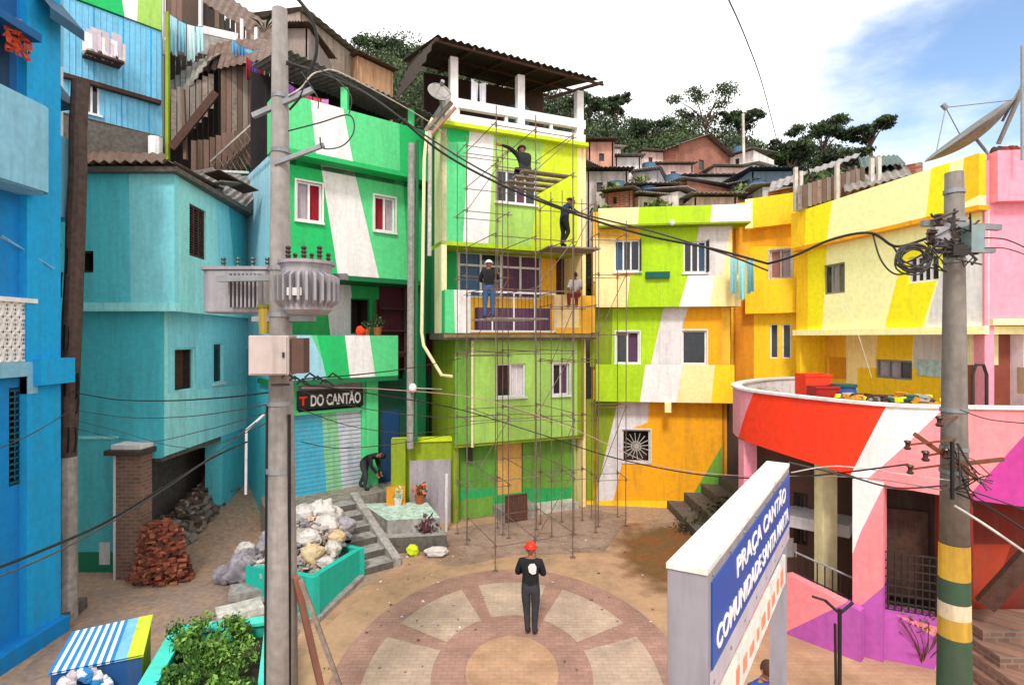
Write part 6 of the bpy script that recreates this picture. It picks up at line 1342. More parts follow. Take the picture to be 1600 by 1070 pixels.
# wooden pole left
b0_ = G(104, 968); t = thing('wooden_pole', b0_, 'dark weathered wooden pole beside the blue house at left', 'pole')
mb = MB(); zt_ = ZY(130, 11.1); mb.tube([b0_-Vector((0, 0, .1)), b0_+Vector((0, 0, 3.3))], [.19, .18], M['conc'], 12)
mb.build('concrete_foot', t)
mb = MB(); random.seed(5); top = P(126, 128, 11.0); mb.tube([b0_+Vector((.0, 0, 3.3))]+[(b0_+Vector((0, 0, 3.3))).lerp(top, k/8)+Vector((random.uniform(-.02, .02), 0, 0)) for k in range(1, 9)], [.17, .175, .165, .17, .16, .165, .155, .15, .15], M['woodp'], 12); mb.build('shaft', t)
mb = MB()
for i in range(26): z = random.uniform(3.4, 7.2); a = random.uniform(PI, 2*PI); p = b0_+Vector((.18*math.cos(a)+.05, .18*math.sin(a), z)); mb.tube([p, p+Vector((.04*math.cos(a), 0, .25)), p+Vector((.02, 0, .5))], .015, M['black'], 4)
mb.build('cable_runs', t)
# right pole
QX, QY = XY(1491, 5.8); zr_ = lambda y: ZY(y, 5.8)
t = thing('banded_pole', (QX, QY, 0), 'concrete pole with yellow and green painted bands at right', 'utility pole')
def rad(z): return .175-(z)*.0122
mb = MB(); mb.tube([(QX, QY, zr_(848)), (QX, QY, zr_(640)), (QX, QY, zr_(420)), (QX, QY, zr_(270))], [rad(zr_(848)), rad(zr_(640)), rad(zr_(420)), rad(zr_(270))], mat('pole_dark_concrete', '#7d756e', dirt=.5, grain=.2, bump=.3), 20); mb.build('shaft', t, smooth=True)
by = mat('band_yellow', '#d8a832', dirt=.5); bgm = mat('band_green', '#36523c', dirt=.5); bw_ = mat('band_cream', '#d8c4a4', dirt=.6)
mb = MB()
for ya, yb, m_ in [(848, 902, by), (902, 938, bgm), (938, 962, bw_), (962, 992, by), (992, 1420, bgm)]: mb.tube([(QX, QY, max(-.1, zr_(yb))), (QX, QY, zr_(ya))], [rad(max(-.1, zr_(yb)))+.004, rad(zr_(ya))+.004], m_, 20, cap=False)
mb.build('painted_bands', t, smooth=True)
mb = MB(); random.seed(9)
for y in (300, 345, 375, 408, 640, 700, 735): mb.tube([(QX, QY, zr_(y)-.02), (QX, QY, zr_(y)+.02)], rad(zr_(y))+.012, M['steel'], 16)
mb.split('steel_band', t)
mb = MB(); mb.bar((QX-.42, QY-.1, zr_(352)), (QX+.36, QY-.14, zr_(360)), .06, .06, M['steel']); mb.bar((QX-.3, QY-.1, zr_(395)), (QX+.3, QY-.14, zr_(395)), .05, .05, M['steel']); mb.bar((QX-.5, QY-.1, zr_(675)), (QX+.1, QY-.15, zr_(740)), .03, .04, M['rust']); mb.bar((QX-.1, QY-.16, zr_(720)), (QX+.38, QY-.16, zr_(712)), .03, .04, M['rust'])
for x, y in [(1456, 372), (1518, 362), (1522, 388), (1466, 345), (1468, 658), (1446, 712), (1422, 733), (1478, 708), (1418, 695)]: mb.bar(P(x, y, 5.6), Vector((QX, QY-.08, P(1490, y-6, 5.6).z)), .018, .018, M['rust'])
mb.split('crossarm', t)
def spool(p, r=.05, ax=(0, 0, 1), label=None, m=None):
    mb = MB(); p = Vector(p); ax = Vector(ax).normalized(); mb.tube([p+ax*r*.45*i for i in range(-3, 4)], [r*.7, r, r*.6, r*.55, r*.6, r, r*.7], m or mat('insulator_brown', '#3a1f1a', rough=.2, bump=0), 12); return mb
for i, (x, y, r) in enumerate([(1456, 372, .055), (1518, 362, .05), (1522, 388, .05), (1466, 345, .05), (1468, 658, .04), (1446, 712, .04), (1422, 733, .035), (1478, 708, .04), (1418, 695, .035)]):
    mb = spool(P(x, y, 5.6), r); mb.build('insulator', t)
mb = MB(); c = P(1508, 372, 5.62); mb.box(c-Vector((.0, .08, .16)), c+Vector((.14, .05, .12)), mat('splice_box', '#7e9292', rough=.4, dirt=.2)); mb.build('splice_box', t)
mb = MB(); c = P(1470, 368, 5.62); mb.box(c-Vector((.1, .06, .1)), c+Vector((.06, .05, .08)), M['trafo']); mb.box(c-Vector((-.05, .1, .22)), c+Vector((.2, .04, -.11)), M['iron']); mb.build('junction_boxes', t)
mb = MB(); random.seed(77)
for i in range(34):
    a = P(1491+random.uniform(-38, 34), random.uniform(335, 412), 5.55); mb.tube([a, a+Vector((random.uniform(-.12, .12), random.uniform(-.03, .03), random.uniform(-.1, .1))), a+Vector((random.uniform(-.2, .2), 0, random.uniform(-.16, .1)))], random.uniform(.006, .014), random.choice([M['black'], M['cable'], M['iron'], M['cable']]), 5)
mb.build('wire_tangle', t)
mb = MB(); c = P(1428, 405, 5.55)
for i in range(9):
    r = random.uniform(.12, .19); e = random.uniform(.6, .95); off_ = Vector((random.uniform(-.04, .04), 0, random.uniform(-.04, .04))); mb.tube([c+off_+Vector((r*math.cos(k*PI/10), .02*math.sin(k+i), r*e*math.sin(k*PI/10))) for k in range(21)], .009, M['cable'], 5, cap=False)
mb.build('cable_coil', label='grey coil of spare cable hanging left of the banded pole', cat='cable')
mb = MB(); mb.tube([P(1488, 690, 5.55), P(1488, 780, 5.5)], .02, M['black'], 5)
for i in range(16):
    a = P(1491+random.uniform(-10, 10), random.uniform(690, 770), 5.55); b = P(random.uniform(1500, 1560), random.uniform(740, 800), 5.5); mb.tube([a, a.lerp(b, .5)+Vector((0, 0, random.uniform(-.08, .05))), b], .007, random.choice([M['black'], M['cable'], M['rust']]), 4)
mb.build('loose_wires', label='tangle of thin loose wires low on the banded pole above the yellow band', cat='wires', kind='stuff')
# ================================================================ CABLES
def cable(pts, r, label, m=None, grp='cables strung over the square'):
    v = [P(*p) for p in pts]; o = []
    for i in range(len(v)-1):
        p0 = v[max(i-1, 0)]; p1 = v[i]; p2 = v[i+1]; p3 = v[min(i+2, len(v)-1)]
        for j in range(8): t = j/8; o.append(.5*((2*p1)+(-p0+p2)*t+(2*p0-5*p1+4*p2-p3)*t*t+(-p0+3*p1-3*p2+p3)*t**3))
    o.append(v[-1]); mb = MB(); mb.tube(o, r*.78, m or M['black'], 6); return mb.build('overhead_cable', label=label, cat='cable', group=grp)
g_ = M['cable']
cable([(447, 100, 6.45), (520, 118, 6.6), (600, 165, 6.8), (690, 238, 7), (790, 292, 7), (900, 335, 7), (1010, 368, 7), (1110, 388, 6.8), (1200, 412, 6.5)], .019, 'thick black cable bundle sweeping from the tall pole across the lime and striped houses')
cable([(447, 96, 6.45), (560, 140, 6.6), (665, 212, 6.9), (760, 270, 7), (880, 325, 7), (1020, 362, 7), (1130, 396, 6.8), (1200, 423, 6.5)], .014, 'thinner grey cable running just above the thick bundle over the lime house', g_)
cable([(1200, 412, 6.5), (1240, 400, 6.2), (1300, 374, 6.0), (1360, 364, 5.8), (1400, 385, 5.7), (1450, 372, 5.6)], .018, 'black cable arching over the long yellow house to the banded pole')
cable([(1364, 366, 5.8), (1376, 405, 5.75), (1398, 428, 5.7), (1430, 424, 5.65)], .012, 'cable drooping from the arch to the grey coil by the banded pole', g_)
cable([(1366, 366, 5.8), (1395, 385, 5.75), (1412, 410, 5.7), (1440, 398, 5.65)], .012, 'short cable crossing beside the drooping one left of the coil', g_)
cable([(455, -12, 6.4), (478, 15, 6.4), (493, 48, 6.4), (494, 85, 6.4), (482, 118, 6.4)], .026, 'thick black cable coming down from the top edge beside the tall pole top')
cable([(482, 118, 6.4), (470, 150, 6.4), (452, 172, 6.4)], .018, 'black cable tail joining the tall pole beneath the thick drop')
cable([(450, 205, 6.3), (500, 192, 6.3), (545, 180, 6.3), (553, 205, 6.3), (535, 228, 6.3), (505, 232, 6.3), (500, 215, 6.3)], .011, 'loop of grey cable hanging in front of the white stripe of the green house parapet', g_)
cable([(545, 180, 6.3), (548, 150, 6.3), (520, 120, 6.4), (490, 105, 6.4)], .009, 'thin cable rising from the loop to the tall pole', g_)
cable([(450, 150, 6.4), (470, 138, 6.4), (500, 112, 6.5), (560, 128, 7.5), (690, 205, 13), (705, 240, 16)], .012, 'pale cable from the tall pole to the pipes of the lime house', M['concl'])
cable([(470, 112, 6.4), (495, 150, 6.35), (497, 170, 6.35)], .009, 'short grey jumper hanging under the tall pole crossarm', g_)
cable([(1133, -12, 9), (1165, 60, 12), (1192, 135, 16), (1216, 228, 22)], .018, 'thin dark line crossing the sky down to the hillside', g_)
cable([(-12, 890, 5.2), (60, 862, 5.5), (160, 818, 6), (250, 765, 7), (330, 716, 8.2), (386, 690, 9.5)], .02, 'thick dark cable rising from the left edge across the blue house to the turquoise house')
cable([(-12, 905, 5.0), (80, 866, 5.4), (180, 812, 6), (300, 735, 7.6), (400, 660, 8.6)], .011, 'thin cable running under the thick one at lower left', g_)
cable([(112, 612, 10.8), (180, 624, 10.8), (260, 626, 9), (350, 621, 7.5), (428, 612, 6.4)], .014, 'dark cable from the wooden pole along the turquoise house at window-foot height')
cable([(112, 640, 10.8), (200, 652, 10.5), (300, 650, 8), (430, 630, 6.4)], .009, 'second, thinner cable just below the dark one on the turquoise house', g_)
cable([(112, 668, 10.8), (220, 690, 10), (320, 672, 8), (432, 640, 6.4)], .008, 'lowest thin cable sagging across the turquoise house to the tall pole', g_)
cable([(112, 655, 10.8), (180, 672, 10), (300, 700, 7.5), (430, 655, 6.4)], .007, 'fine sagging wire from the wooden pole across the passage mouth', g_)
cable([(-10, 365, 9), (40, 392, 10), (75, 420, 10.5)], .008, 'short pale wire across the blue house', M['concl'])
cable([(472, 592, 6.2), (560, 585, 8), (640, 575, 11), (720, 560, 15)], .012, 'cable from under the cabinet to the lime house side')
cable([(475, 600, 6.2), (600, 618, 8), (720, 640, 9), (850, 680, 9), (960, 715, 8), (1100, 742, 7), (1240, 745, 6.2), (1420, 725, 5.7)], .012, 'long cable sagging from the cabinet across the square to the banded pole')
cable([(472, 606, 6.2), (600, 608, 8), (760, 625, 9.5), (900, 672, 10), (1020, 724, 10), (1140, 742, 9.6), (1330, 745, 7), (1470, 765, 5.6)], .009, 'pinkish cable crossing low before the orange ground floor', mat('pink_cable', '#b08a80', bump=0))
cable([(474, 612, 6.2), (580, 640, 8), (700, 652, 9.5), (830, 648, 11), (900, 668, 14)], .008, 'thin wire between the tall pole and the ground floor of the lime house', g_)
cable([(472, 640, 6.3), (560, 668, 8), (660, 676, 10), (760, 660, 13), (880, 655, 15)], .008, 'thin wire just below it over the dark alley', g_)
cable([(470, 690, 6.3), (540, 700, 7.4), (640, 690, 10), (715, 676, 14)], .008, 'wire sagging in front of the shop shutter', g_)
cable([(1232, 722, 6), (1330, 745, 5.9), (1400, 762, 5.8), (1480, 758, 5.6)], .014, 'grey cable under the parapet from the sign towards the banded pole', g_)
cable([(1236, 738, 6), (1310, 728, 5.9), (1420, 742, 5.8), (1484, 750, 5.6)], .008, 'thin pale wire beside it under the parapet', M['concl'])
cable([(1492, 790, 5.6), (1540, 820, 5.3), (1610, 868, 5.0)], .016, 'pale thick cable from the banded pole down to the right edge', M['concl'])
cable([(1495, 770, 5.6), (1550, 795, 5.3), (1612, 835, 5.0)], .012, 'dark cable above the pale one at the right edge')
cable([(1496, 760, 5.6), (1550, 778, 5.3), (1612, 800, 5.0)], .009, 'uppermost thin cable leaving the banded pole toward the right edge', g_)
cable([(1526, 372, 5.6), (1570, 374, 5.4), (1612, 392, 5.2)], .009, 'upper of two wires crossing the pink house', g_)
cable([(1526, 388, 5.6), (1570, 388, 5.4), (1612, 402, 5.2)], .007, 'lower of two wires crossing the pink house', g_)
cable([(1500, 640, 5.6), (1545, 655, 5.4), (1612, 662, 5.2)], .008, 'wire sagging over the pink part of the parapet', g_)
cable([(0, 700, 6), (60, 672, 7), (112, 640, 10.6)], .009, 'thin wire from the left edge to the wooden pole', g_)
cable([(1322, 478, 13), (1340, 520, 12.5), (1362, 590, 12)], .008, 'thin wire hanging down the cream wall of the long yellow house', M['concl'])
# ================================================================ SIGN
NL, NR, FL, FR = Vector((.832, 2.92)), Vector((1.017, 2.825)), Vector((2.486, 5.31)), Vector((2.65, 5.20))
t = thing('square_sign', ((NL.x+FR.x)/2, (NL.y+FR.y)/2, 0), 'thick white-topped sign with a blue face lettered PRAÇA CANTÃO COMUNIDADE SANTA MARTA', 'sign')
smt = mat('sign_grey_metal', '#8f8a92', rough=.5, dirt=.45, grain=.06, bump=.02); sw = mat('sign_white_top', '#e4e6dc', rough=.55, dirt=.3, grain=.04, bump=.02)
mb = MB(); mb.prism([NL, NR, FR, FL], 3.78, 4.47, smt); mb.build('box', t, bevel=.006)
def grow(p, k): c_ = (NL+NR+FL+FR)/4; d = (p-c_).normalized(); return p+d*k
mb = MB(); mb.prism([grow(p, .012) for p in (NL, NR, FR, FL)], 4.471, 4.5, sw); mb.build('top_cap', t)
dd = (FR-NR).normalized(); Wsg = Wall(Vector((NR.x, NR.y, 0)), Vector((FR.x, FR.y, 0)))
if Wsg.n.dot(Vector((.83, -.557))) < 0: Wsg.n = -Wsg.n
sb_ = mat('sign_blue', '#1650a8', rough=.35, dirt=.12, grain=.05, bump=0)
mb = MB(); mb.obox((Wsg.pt(.06, 3.95, .004)+Wsg.pt(Wsg.len-.05, 4.41, .008))/2, Wsg.d3()*(Wsg.len-.11)/2, Wsg.n3()*.004, Vector((0, 0, .23)), sb_); mb.build('blue_face', t)
mb = MB(); mb.obox((Wsg.pt(.03, 3.8, .002)+Wsg.pt(Wsg.len-.03, 3.94, .004))/2, Wsg.d3()*(Wsg.len-.06)/2, Wsg.n3()*.002, Vector((0, 0, .07)), mat('sign_lavender', '#bdb6c2', rough=.45, dirt=.2, grain=.05, bump=0)); mb.build('white_face', t)
mb = MB()
for u_ in [.1+i*(Wsg.len-.2)/7 for i in range(8)]:
    for z_ in (4.44, 3.87): mb.tube([Wsg.pt(u_, z_, .001), Wsg.pt(u_, z_, .011)], .011, M['steel'], 8)
mb.split('bolt', t)
text('PRAÇA CANTÃO', Wsg, .62, 4.235, .17, .01, M['white'], t, width=1.95, bold=.004)
text('COMUNIDADE SANTA MARTA', Wsg, .14, 4.01, .17, .01, M['white'], t, width=2.6, bold=.004)
e = (NL-NR); q = [NR+dd*.0, NR+dd*.12, NL+dd*.12, NL]; mb = MB(); mb.prism([p+(Vector((0, 0))) for p in q], -.1, 3.779, smt); mb.build('near_post', t)
q = [FR-dd*.1-e*-.03, FR+e*.15, FR+e*.75, FR-dd*.1+e*.75]; mb = MB(); mb.prism(q, -.1, 3.779, smt); mb.build('far_post', t)
mb = MB(); bp = Wall(Vector((NR.x, NR.y)), Vector((FR.x, FR.y))); bp.n = Wsg.n
mb.obox((Wsg.pt(.14, 3.43, -.03)+Wsg.pt(Wsg.len-.14, 3.66, -.02))/2, Wsg.d3()*(Wsg.len-.28)/2, Wsg.n3()*.012, Vector((0, 0, .13)), sw); o = mb.build('banner', label='narrow white banner with salmon marks strung under the blue sign', cat='banner'); OFF[o.name] = o.location.copy()
mb = MB(); random.seed(8)
for i in range(11): u = .3+i*.22; mb.obox(Wsg.pt(u, 3.545+random.uniform(-.02, .02), -.009), Wsg.d3()*random.uniform(.03, .07), Wsg.n3()*.003, Vector((0, 0, random.uniform(.03, .07))), mat('salmon_mark', '#e08a70'))
mb.split('printed_mark', o)
# ================================================================ LOWER LEFT
t = thing('striped_skip', G(160, 1060), 'box with a blue and white striped lid edged in yellow, lower left', 'container')
TL, TR, BR, BL = G(113, 986, 1.25), G(239, 959, 1.25), G(224, 1022, 1.12), G(74, 1052, 1.12)
mb = MB(); N_ = 22
cols = [mat('lid_blue', '#2c7fc0'), mat('lid_white', '#dfe6ee', dirt=.25), mat('lid_cyan', '#79b8dc'), mat('lid_yellow', '#c9d63a')]
for i in range(N_):
    a, b = i/N_, (i+1)/N_; m_ = cols[3] if i >= N_-4 else (cols[2] if i >= N_-7 else cols[(i % 2)])
    p = [BL.lerp(BR, a), BL.lerp(BR, b), TL.lerp(TR, b), TL.lerp(TR, a)]; mb.face(p, m_); mb.face([x-Vector((0, 0, .03)) for x in p[::-1]], m_)
mb.build('lid', t)
mb = MB(); c_ = (TL+TR+BR+BL)/4
for a, b in ((BL, BR), (BR, TR), (TR, TL), (TL, BL)):
    a2, b2 = c_.lerp(a, .95), c_.lerp(b, .95); mb.face([(a2.x, a2.y, a2.z-.04), (b2.x, b2.y, b2.z-.04), (b2.x, b2.y, -.05), (a2.x, a2.y, -.05)], mat('skip_blue', '#1d4e86', dirt=.4) if a is not BR else M['olive'])
mb.build('body', t)
mb = MB(); random.seed(12)
for i in range(26): u = random.uniform(.0, .75); p = BL.lerp(BR, u)+Vector((0, -.12, -random.uniform(.02, .4))); s = random.uniform(.04, .11); mb.ell(p, (s*1.3, s*.6, s), random.choice([cols[1], M['greyc'], cols[0], M['offw']]), 7, 5, jit=.2)
mb.build('paper_scraps', label='pale crumpled scraps hanging over the front of the striped lid', cat='scraps', kind='stuff')
t = thing('plant_bed', G(330, 1040), 'raised turquoise planter bed full of green shrubs at the bottom left', 'planter')
Q = [Vector((-5.5, 8.93)), Vector((-4.02, 9.27)), Vector((-3.05, 6.8)), Vector((-4.75, 6.5))]
for a, b in zip(Q, Q[1:]+Q[:1]):
    cq = sum(Q, Vector((0, 0)))/4; d = (b-a).normalized(); n = Vector((d.y, -d.x)); n = n if n.dot(cq-a) < 0 else -n
    mb = MB(); mb.prism([a+n*.03, b+n*.03, b-n*.12, a-n*.12], -.1, .9, mat('bed_turquoise', '#22b89c', dirt=.3)); mb.build('bed_wall', t)
mb = MB(); mb.prism([cq_ for cq_ in [Q[0].lerp(Q[2], .03), Q[1].lerp(Q[3], .03), Q[2].lerp(Q[0], .03), Q[3].lerp(Q[1], .03)]], .1, .7, mat('soil', '#3a2c20', dirt=.3)); mb.build('soil', t)
mb = MB(); 
for i in range(4):
    a, b = Q[i], Q[(i+1) % 4]; d = (b-a).normalized(); n = Vector((d.y, -d.x)); n = n if n.dot(cq-a) < 0 else -n
    A_, B_ = a-n*.045, b-n*.045; mb.bar((A_.x, A_.y, .93+.002*i), (B_.x, B_.y, .93+.002*i), .24, .05, mat('rim_turquoise', '#4fd9c4', dirt=.15))
mb.build('rim', t)
random.seed(14); lf2 = [mat('shrub_dark', '#31511f', bump=0, dirt=.1, grain=.3), mat('shrub_mid', '#4d7a2c', bump=0, dirt=.1, grain=.3), mat('shrub_lit', '#82a84a', bump=0, dirt=.1, grain=.3)]  # three leaf greens, mixed at random over each shrub
for i, (x, y, r) in enumerate([(-4.95, 8.5, .46), (-4.45, 8.75, .4), (-4.6, 7.9, .5), (-4.12, 8.0, .42), (-4.3, 7.2, .45), (-3.75, 7.3, .42)]):
    s = thing('shrub', (x, y, .7), ['rounded green shrub at the back left corner of the turquoise bed', 'smaller green shrub at the back right corner of the turquoise bed', 'largest green shrub in the middle of the turquoise bed', 'green shrub against the right rim of the turquoise bed', 'green shrub at the front left of the turquoise bed, by the bottom of the photo', 'low green shrub at the front right of the turquoise bed'][i], 'shrub', 'shrubs in the turquoise bed')
    mb = MB()
    for k in range(9): a = random.uniform(0, 2*PI); mb.tube([(x, y, .68), (x+r*.5*math.cos(a), y+r*.5*math.sin(a), .7+r*random.uniform(.5, 1))], .01, bark, 4)
    mb.build('stems', s); mb = MB()
    for k in range(9): a = random.uniform(0, 2*PI); q_ = r*random.uniform(.1, .7); leaves(mb, (x+q_*math.cos(a), y+q_*math.sin(a), .75+r*random.uniform(.25, 1.0)), (r*.38,)*3, 110, random.choice([.03, .04, .055]), random.choice([lf2, lf2[:2], lf2[1:]]), shell=.1)
    mb.build('foliage', s)
mb = MB(); mb.bar(G(52, 1012)+Vector((0, 0, .1)), G(126, 950)+Vector((0, 0, .1)), .25, .26, M['concd']); mb.build('kerb_stone', label='dark rough kerb stone at the foot of the wooden pole', cat='kerb')
t = thing('lane_steps', G(380, 930), 'three shallow cement steps left of the turquoise planter', 'steps')
for i in range(3): a, b = G(338+i*20, 968-i*30), G(410+i*8, 950-i*22); mb = MB(); mb.bar((a.x, a.y, .06+.09*i), (b.x, b.y, .06+.09*i), .55, .16, M['conc'] if i % 2 else M['concl']); mb.build('step', t)
random.seed(91); mb = MB(); sc_ = [M['offw'], mat('litter_brown', '#6b4a34', bump=0), mat('litter_dry', '#8a7040', bump=0), M['concd'], M['greyc']]
for i in range(110):
    e_ = random.random() < .6; p = G(random.uniform(340, 1000), random.uniform(800, 1060)) if not e_ else G(random.choice([random.gauss(690, 50), random.gauss(960, 60), random.gauss(560, 60)]), random.uniform(840, 990))
    s_ = random.uniform(.01, .032); a = random.uniform(0, PI); c_, d_ = Vector((math.cos(a), math.sin(a), 0))*s_, Vector((-math.sin(a), math.cos(a), 0))*s_*random.uniform(.3, 1); z_ = Vector((p.x, p.y, .018+random.uniform(0, .012)))
    if LZ and p.x < -3.4: continue
    mb.obox(z_, c_+Vector((0, 0, random.uniform(-.006, .006))), d_, Vector((0, 0, .004)), random.choice(sc_))
mb.build('litter', kind='stuff', label='scattered leaves, chips and scraps of litter across the plaza', cat='litter')
# iron stand and bare plant by the pink wall
mb = MB(); s0 = G(1312, 1075); s0 = P(1312, 1075, 8.2); s0.z = 0
mb.tube([s0, s0+Vector((0, 0, 1.62))], .03, M['iron'], 6); mb.tube([s0+Vector((-.05, 0, 0)), s0+Vector((-.07, 0, 1.4))], .02, M['iron'], 6)
mb.tube([s0+Vector((-.22, 0, 1.75)), s0+Vector((0, 0, 1.55)), s0+Vector((.2, 0, 1.72))], .025, M['iron'], 6); mb.tube([s0+Vector((-.22, 0, 1.75)), s0+Vector((-.4, .02, 1.8))], .02, M['iron'], 6); mb.build('iron_stand', label='black iron stand in front of the pink stair wall', cat='stand')
random.seed(55); mb = MB(); r0 = G(1440, 1040)
for i in range(26): a = random.uniform(0, 2*PI); l = random.uniform(.4, .9); p = Vector((r0.x, r0.y, 0)); q_ = p+Vector((.35*math.cos(a), .25*math.sin(a), l)); mb.tube([p, p.lerp(q_, .5)+Vector((.05, 0, .05)), q_], .008, M['rust'], 4); 
leaves(mb, (r0.x, r0.y, .8), (.35, .3, .25), 90, .04, [mat('purple_leaf', '#5a2a3a'), mat('twig_green', '#6a7048', bump=0)], shell=.2)
mb.build('twiggy_shrub', label='sparse twiggy shrub before the magenta base wall', cat='shrub')
sackmesh('cloth_bundle', G(735, 800)+Vector((-.15, -.4, .0)), (.2, .15, .22), M['concl'], 'pale bundle by the white pipe at the lime house corner', 33, cat='bundle')
# ================================================================ PEOPLE
BASE = dict(pelvis=(0, 0, .95, .125), spine=(0, .0, 1.13, .115), chest=(0, 0, 1.33, .135), neck=(0, .0, 1.48, .052), head0=(0, -.01, 1.55, .05))
for s, k in ((-1, 'l'), (1, 'r')):
    BASE.update({k+'hip': (s*.095, 0, .9, .09), k+'knee': (s*.11, -.01, .49, .058), k+'ank': (s*.12, .02, .09, .04), k+'toe': (s*.14, -.15, .04, .035),
                 k+'sh': (s*.185, 0, 1.42, .058), k+'el': (s*.25, .02, 1.14, .043), k+'wr': (s*.26, -.08, .9, .029), k+'palm': (s*.26, -.1, .83, .026)})
BONES = [('pelvis', 'spine', 'S'), ('spine', 'chest', 'S'), ('chest', 'neck', 'S'), ('neck', 'head0', 'K')]
for k in 'lr': BONES += [('pelvis', k+'hip', 'P'), (k+'hip', k+'knee', 'P'), (k+'knee', k+'ank', 'P'), (k+'ank', k+'toe', 'B'), ('chest', k+'sh', 'S'), (k+'sh', k+'el', 'S'), (k+'el', k+'wr', 'A'), (k+'wr', k+'palm', 'K')]
def person(loc, rz, pose, mats, label, head=None, look=(0, -1, 0), hair=None, helmet=None, extra=None, scale=1.0, hands=True):
    """mats: S shirt, P trousers, A forearm, K skin, B shoes; pose overrides joints (x, y, z[, r]); figure faces -Y before rz"""
    J = {k: list(v) for k, v in BASE.items()}
    for k, v in pose.items(): J[k] = list(v)+([J[k][3]] if len(v) == 3 else [])
    names = list(J); me = bpy.data.meshes.new('p'); idx = {n: i for i, n in enumerate(names)}
    vv = [J[n][:3] for n in names]; ed = [(idx[a], idx[b]) for a, b, _ in BONES]; rr = [J[n][3] for n in names]; kinds = [(Vector(J[a][:3]), Vector(J[b][:3]), m_) for a, b, m_ in BONES]
    if hands:
        for k, s in (('l', -1), ('r', 1)):
            w_ = Vector(J[k+'wr'][:3]); p_ = Vector(J[k+'palm'][:3]); d = (p_-w_).normalized(); sd = d.cross(Vector((0, 1, 0)) if abs(d.y) < .8 else Vector((0, 0, 1))).normalized(); cu_ = d.cross(sd)
            for i, L in enumerate((.065, .078, .072, .056)):
                a = p_+sd*(.022*(i-1.5))*1.0+d*.02; b = a+d*L*.55+cu_*.006; c = b+d*L*.4+cu_*.022
                st = len(vv); vv += [tuple(a), tuple(b), tuple(c)]; rr += [.0095, .009, .0075]; ed += [(idx[k+'palm'], st), (st, st+1), (st+1, st+2)]; kinds += [(a, c, 'K')]
            a = p_-sd*.03-d*.015; b = a-sd*.025+d*.035; st = len(vv); vv += [tuple(a), tuple(b)]; rr += [.011, .009]; ed += [(idx[k+'palm'], st), (st, st+1)]; kinds += [(a, b, 'K')]
    me.from_pydata(vv, ed, []); ob = bpy.data.objects.new('p', me); COL.objects.link(ob)
    ob.modifiers.new('s', 'SKIN'); sv = me.skin_vertices[0].data
    for i, r in enumerate(rr): sv[i].radius = (r*1.38, r*(1.05 if i < 3 else 1.28)); 
    for i in range(len(rr)): sv[i].use_root = (i == 0)
    sm = ob.modifiers.new('u', 'SUBSURF'); sm.levels = 2; sm.render_levels = 2
    dg = bpy.context.evaluated_depsgraph_get(); dg.update(); m2 = bpy.data.meshes.new_from_object(ob.evaluated_get(dg)); bpy.data.objects.remove(ob)
    mb = MB(); M4 = Matrix.Translation(Vector(loc)) @ Matrix.Rotation(rz, 4, 'Z') @ Matrix.Scale(scale, 4)
    def near(c):
        best = None
        for a, b, m_ in kinds:
            ab = b-a; t = max(0, min(1, (c-a).dot(ab)/max(1e-9, ab.length_squared))); dd_ = (a+ab*t-c).length
            if m_ == 'P' : dd_ -= .01
            if best is None or dd_ < best[0]: best = (dd_, m_)
        return best[1]
    mb.v = [M4 @ v.co for v in m2.vertices]
    for f in m2.polygons:
        k = near(f.center); 
        if k == 'S' and f.center.z < J['pelvis'][2]+.0 and (Vector(J['pelvis'][:3])-f.center).length < .2: k = 'P'
        mb.f.append(list(f.vertices)); mb.m.append(mb.mi(mats[k]))
    # head with face, joined to the neck in the same mesh
    hd = Vector(J['head0'][:3]); up = (hd-Vector(J['neck'][:3])).normalized(); lk = Vector(look).normalized(); lk = (lk-up*lk.dot(up)).normalized(); rt = lk.cross(up)
    hc = hd+up*.085+lk*.02; R3 = Matrix((rt, -lk, up)).transposed()
    def loc_(x, y, z): return hc+rt*x+lk*y+up*z
    nu, nv = 20, 14; vs = []; fs = []
    for j in range(nv+1):
        th = PI*j/nv
        for i in range(nu):
            ph = 2*PI*i/nu; x = .078*math.sin(th)*math.cos(ph); y = .098*math.sin(th)*math.sin(ph); z = .118*math.cos(th)
            if z < 0: x *= 1-.28*(-z/.118); y *= 1-.1*(-z/.118)
            if y > .06 and abs(x) < .02 and -.035 < z < .02: y += .018
            vs.append(M4 @ loc_(x, y, z))
    for j in range(nv):
        for i in range(nu): fs.append((j*nu+i, (j+1)*nu+i, (j+1)*nu+(i+1) % nu, j*nu+(i+1) % nu))
    mb.grid(vs, fs, mats['K'])
    for s in (-1, 1):
        mb.ell(M4 @ loc_(s*.078, 0, -.005), (.012*scale, .02*scale, .03*scale), mats['K'], 8, 6); mb.ell(M4 @ loc_(s*.03, .088, .012), (.012, .008, .008), M['iron'], 8, 5)
    mb.ell(M4 @ loc_(0, .088, -.055), (.024, .008, .007), mat('lip', '#7a4038', bump=0), 8, 5)
    o = mb.build('person', smooth=True, label=label, cat='person'); OFF[o.name] = o.location.copy()
    RM = (M4.to_3x3() @ R3)
    def cap_(r, zc, m_, nm, brim=False, low=.55, yoff=-.01):
        c = MB(); vs = []; fs = []; n1, n2 = 20, 8
        for j in range(n2+1):
            th = PI*low*j/n2
            for i in range(n1): ph = 2*PI*i/n1; k = 1.0; vs.append(M4 @ (hc+R3 @ Vector((r[0]*math.sin(th)*math.cos(ph), -yoff*-1+r[1]*math.sin(th)*math.sin(ph), zc+r[2]*math.cos(th)))))
        for j in range(n2):
            for i in range(n1): fs.append((j*n1+i, (j+1)*n1+i, (j+1)*n1+(i+1) % n1, j*n1+(i+1) % n1))
        c.grid(vs, fs, m_)
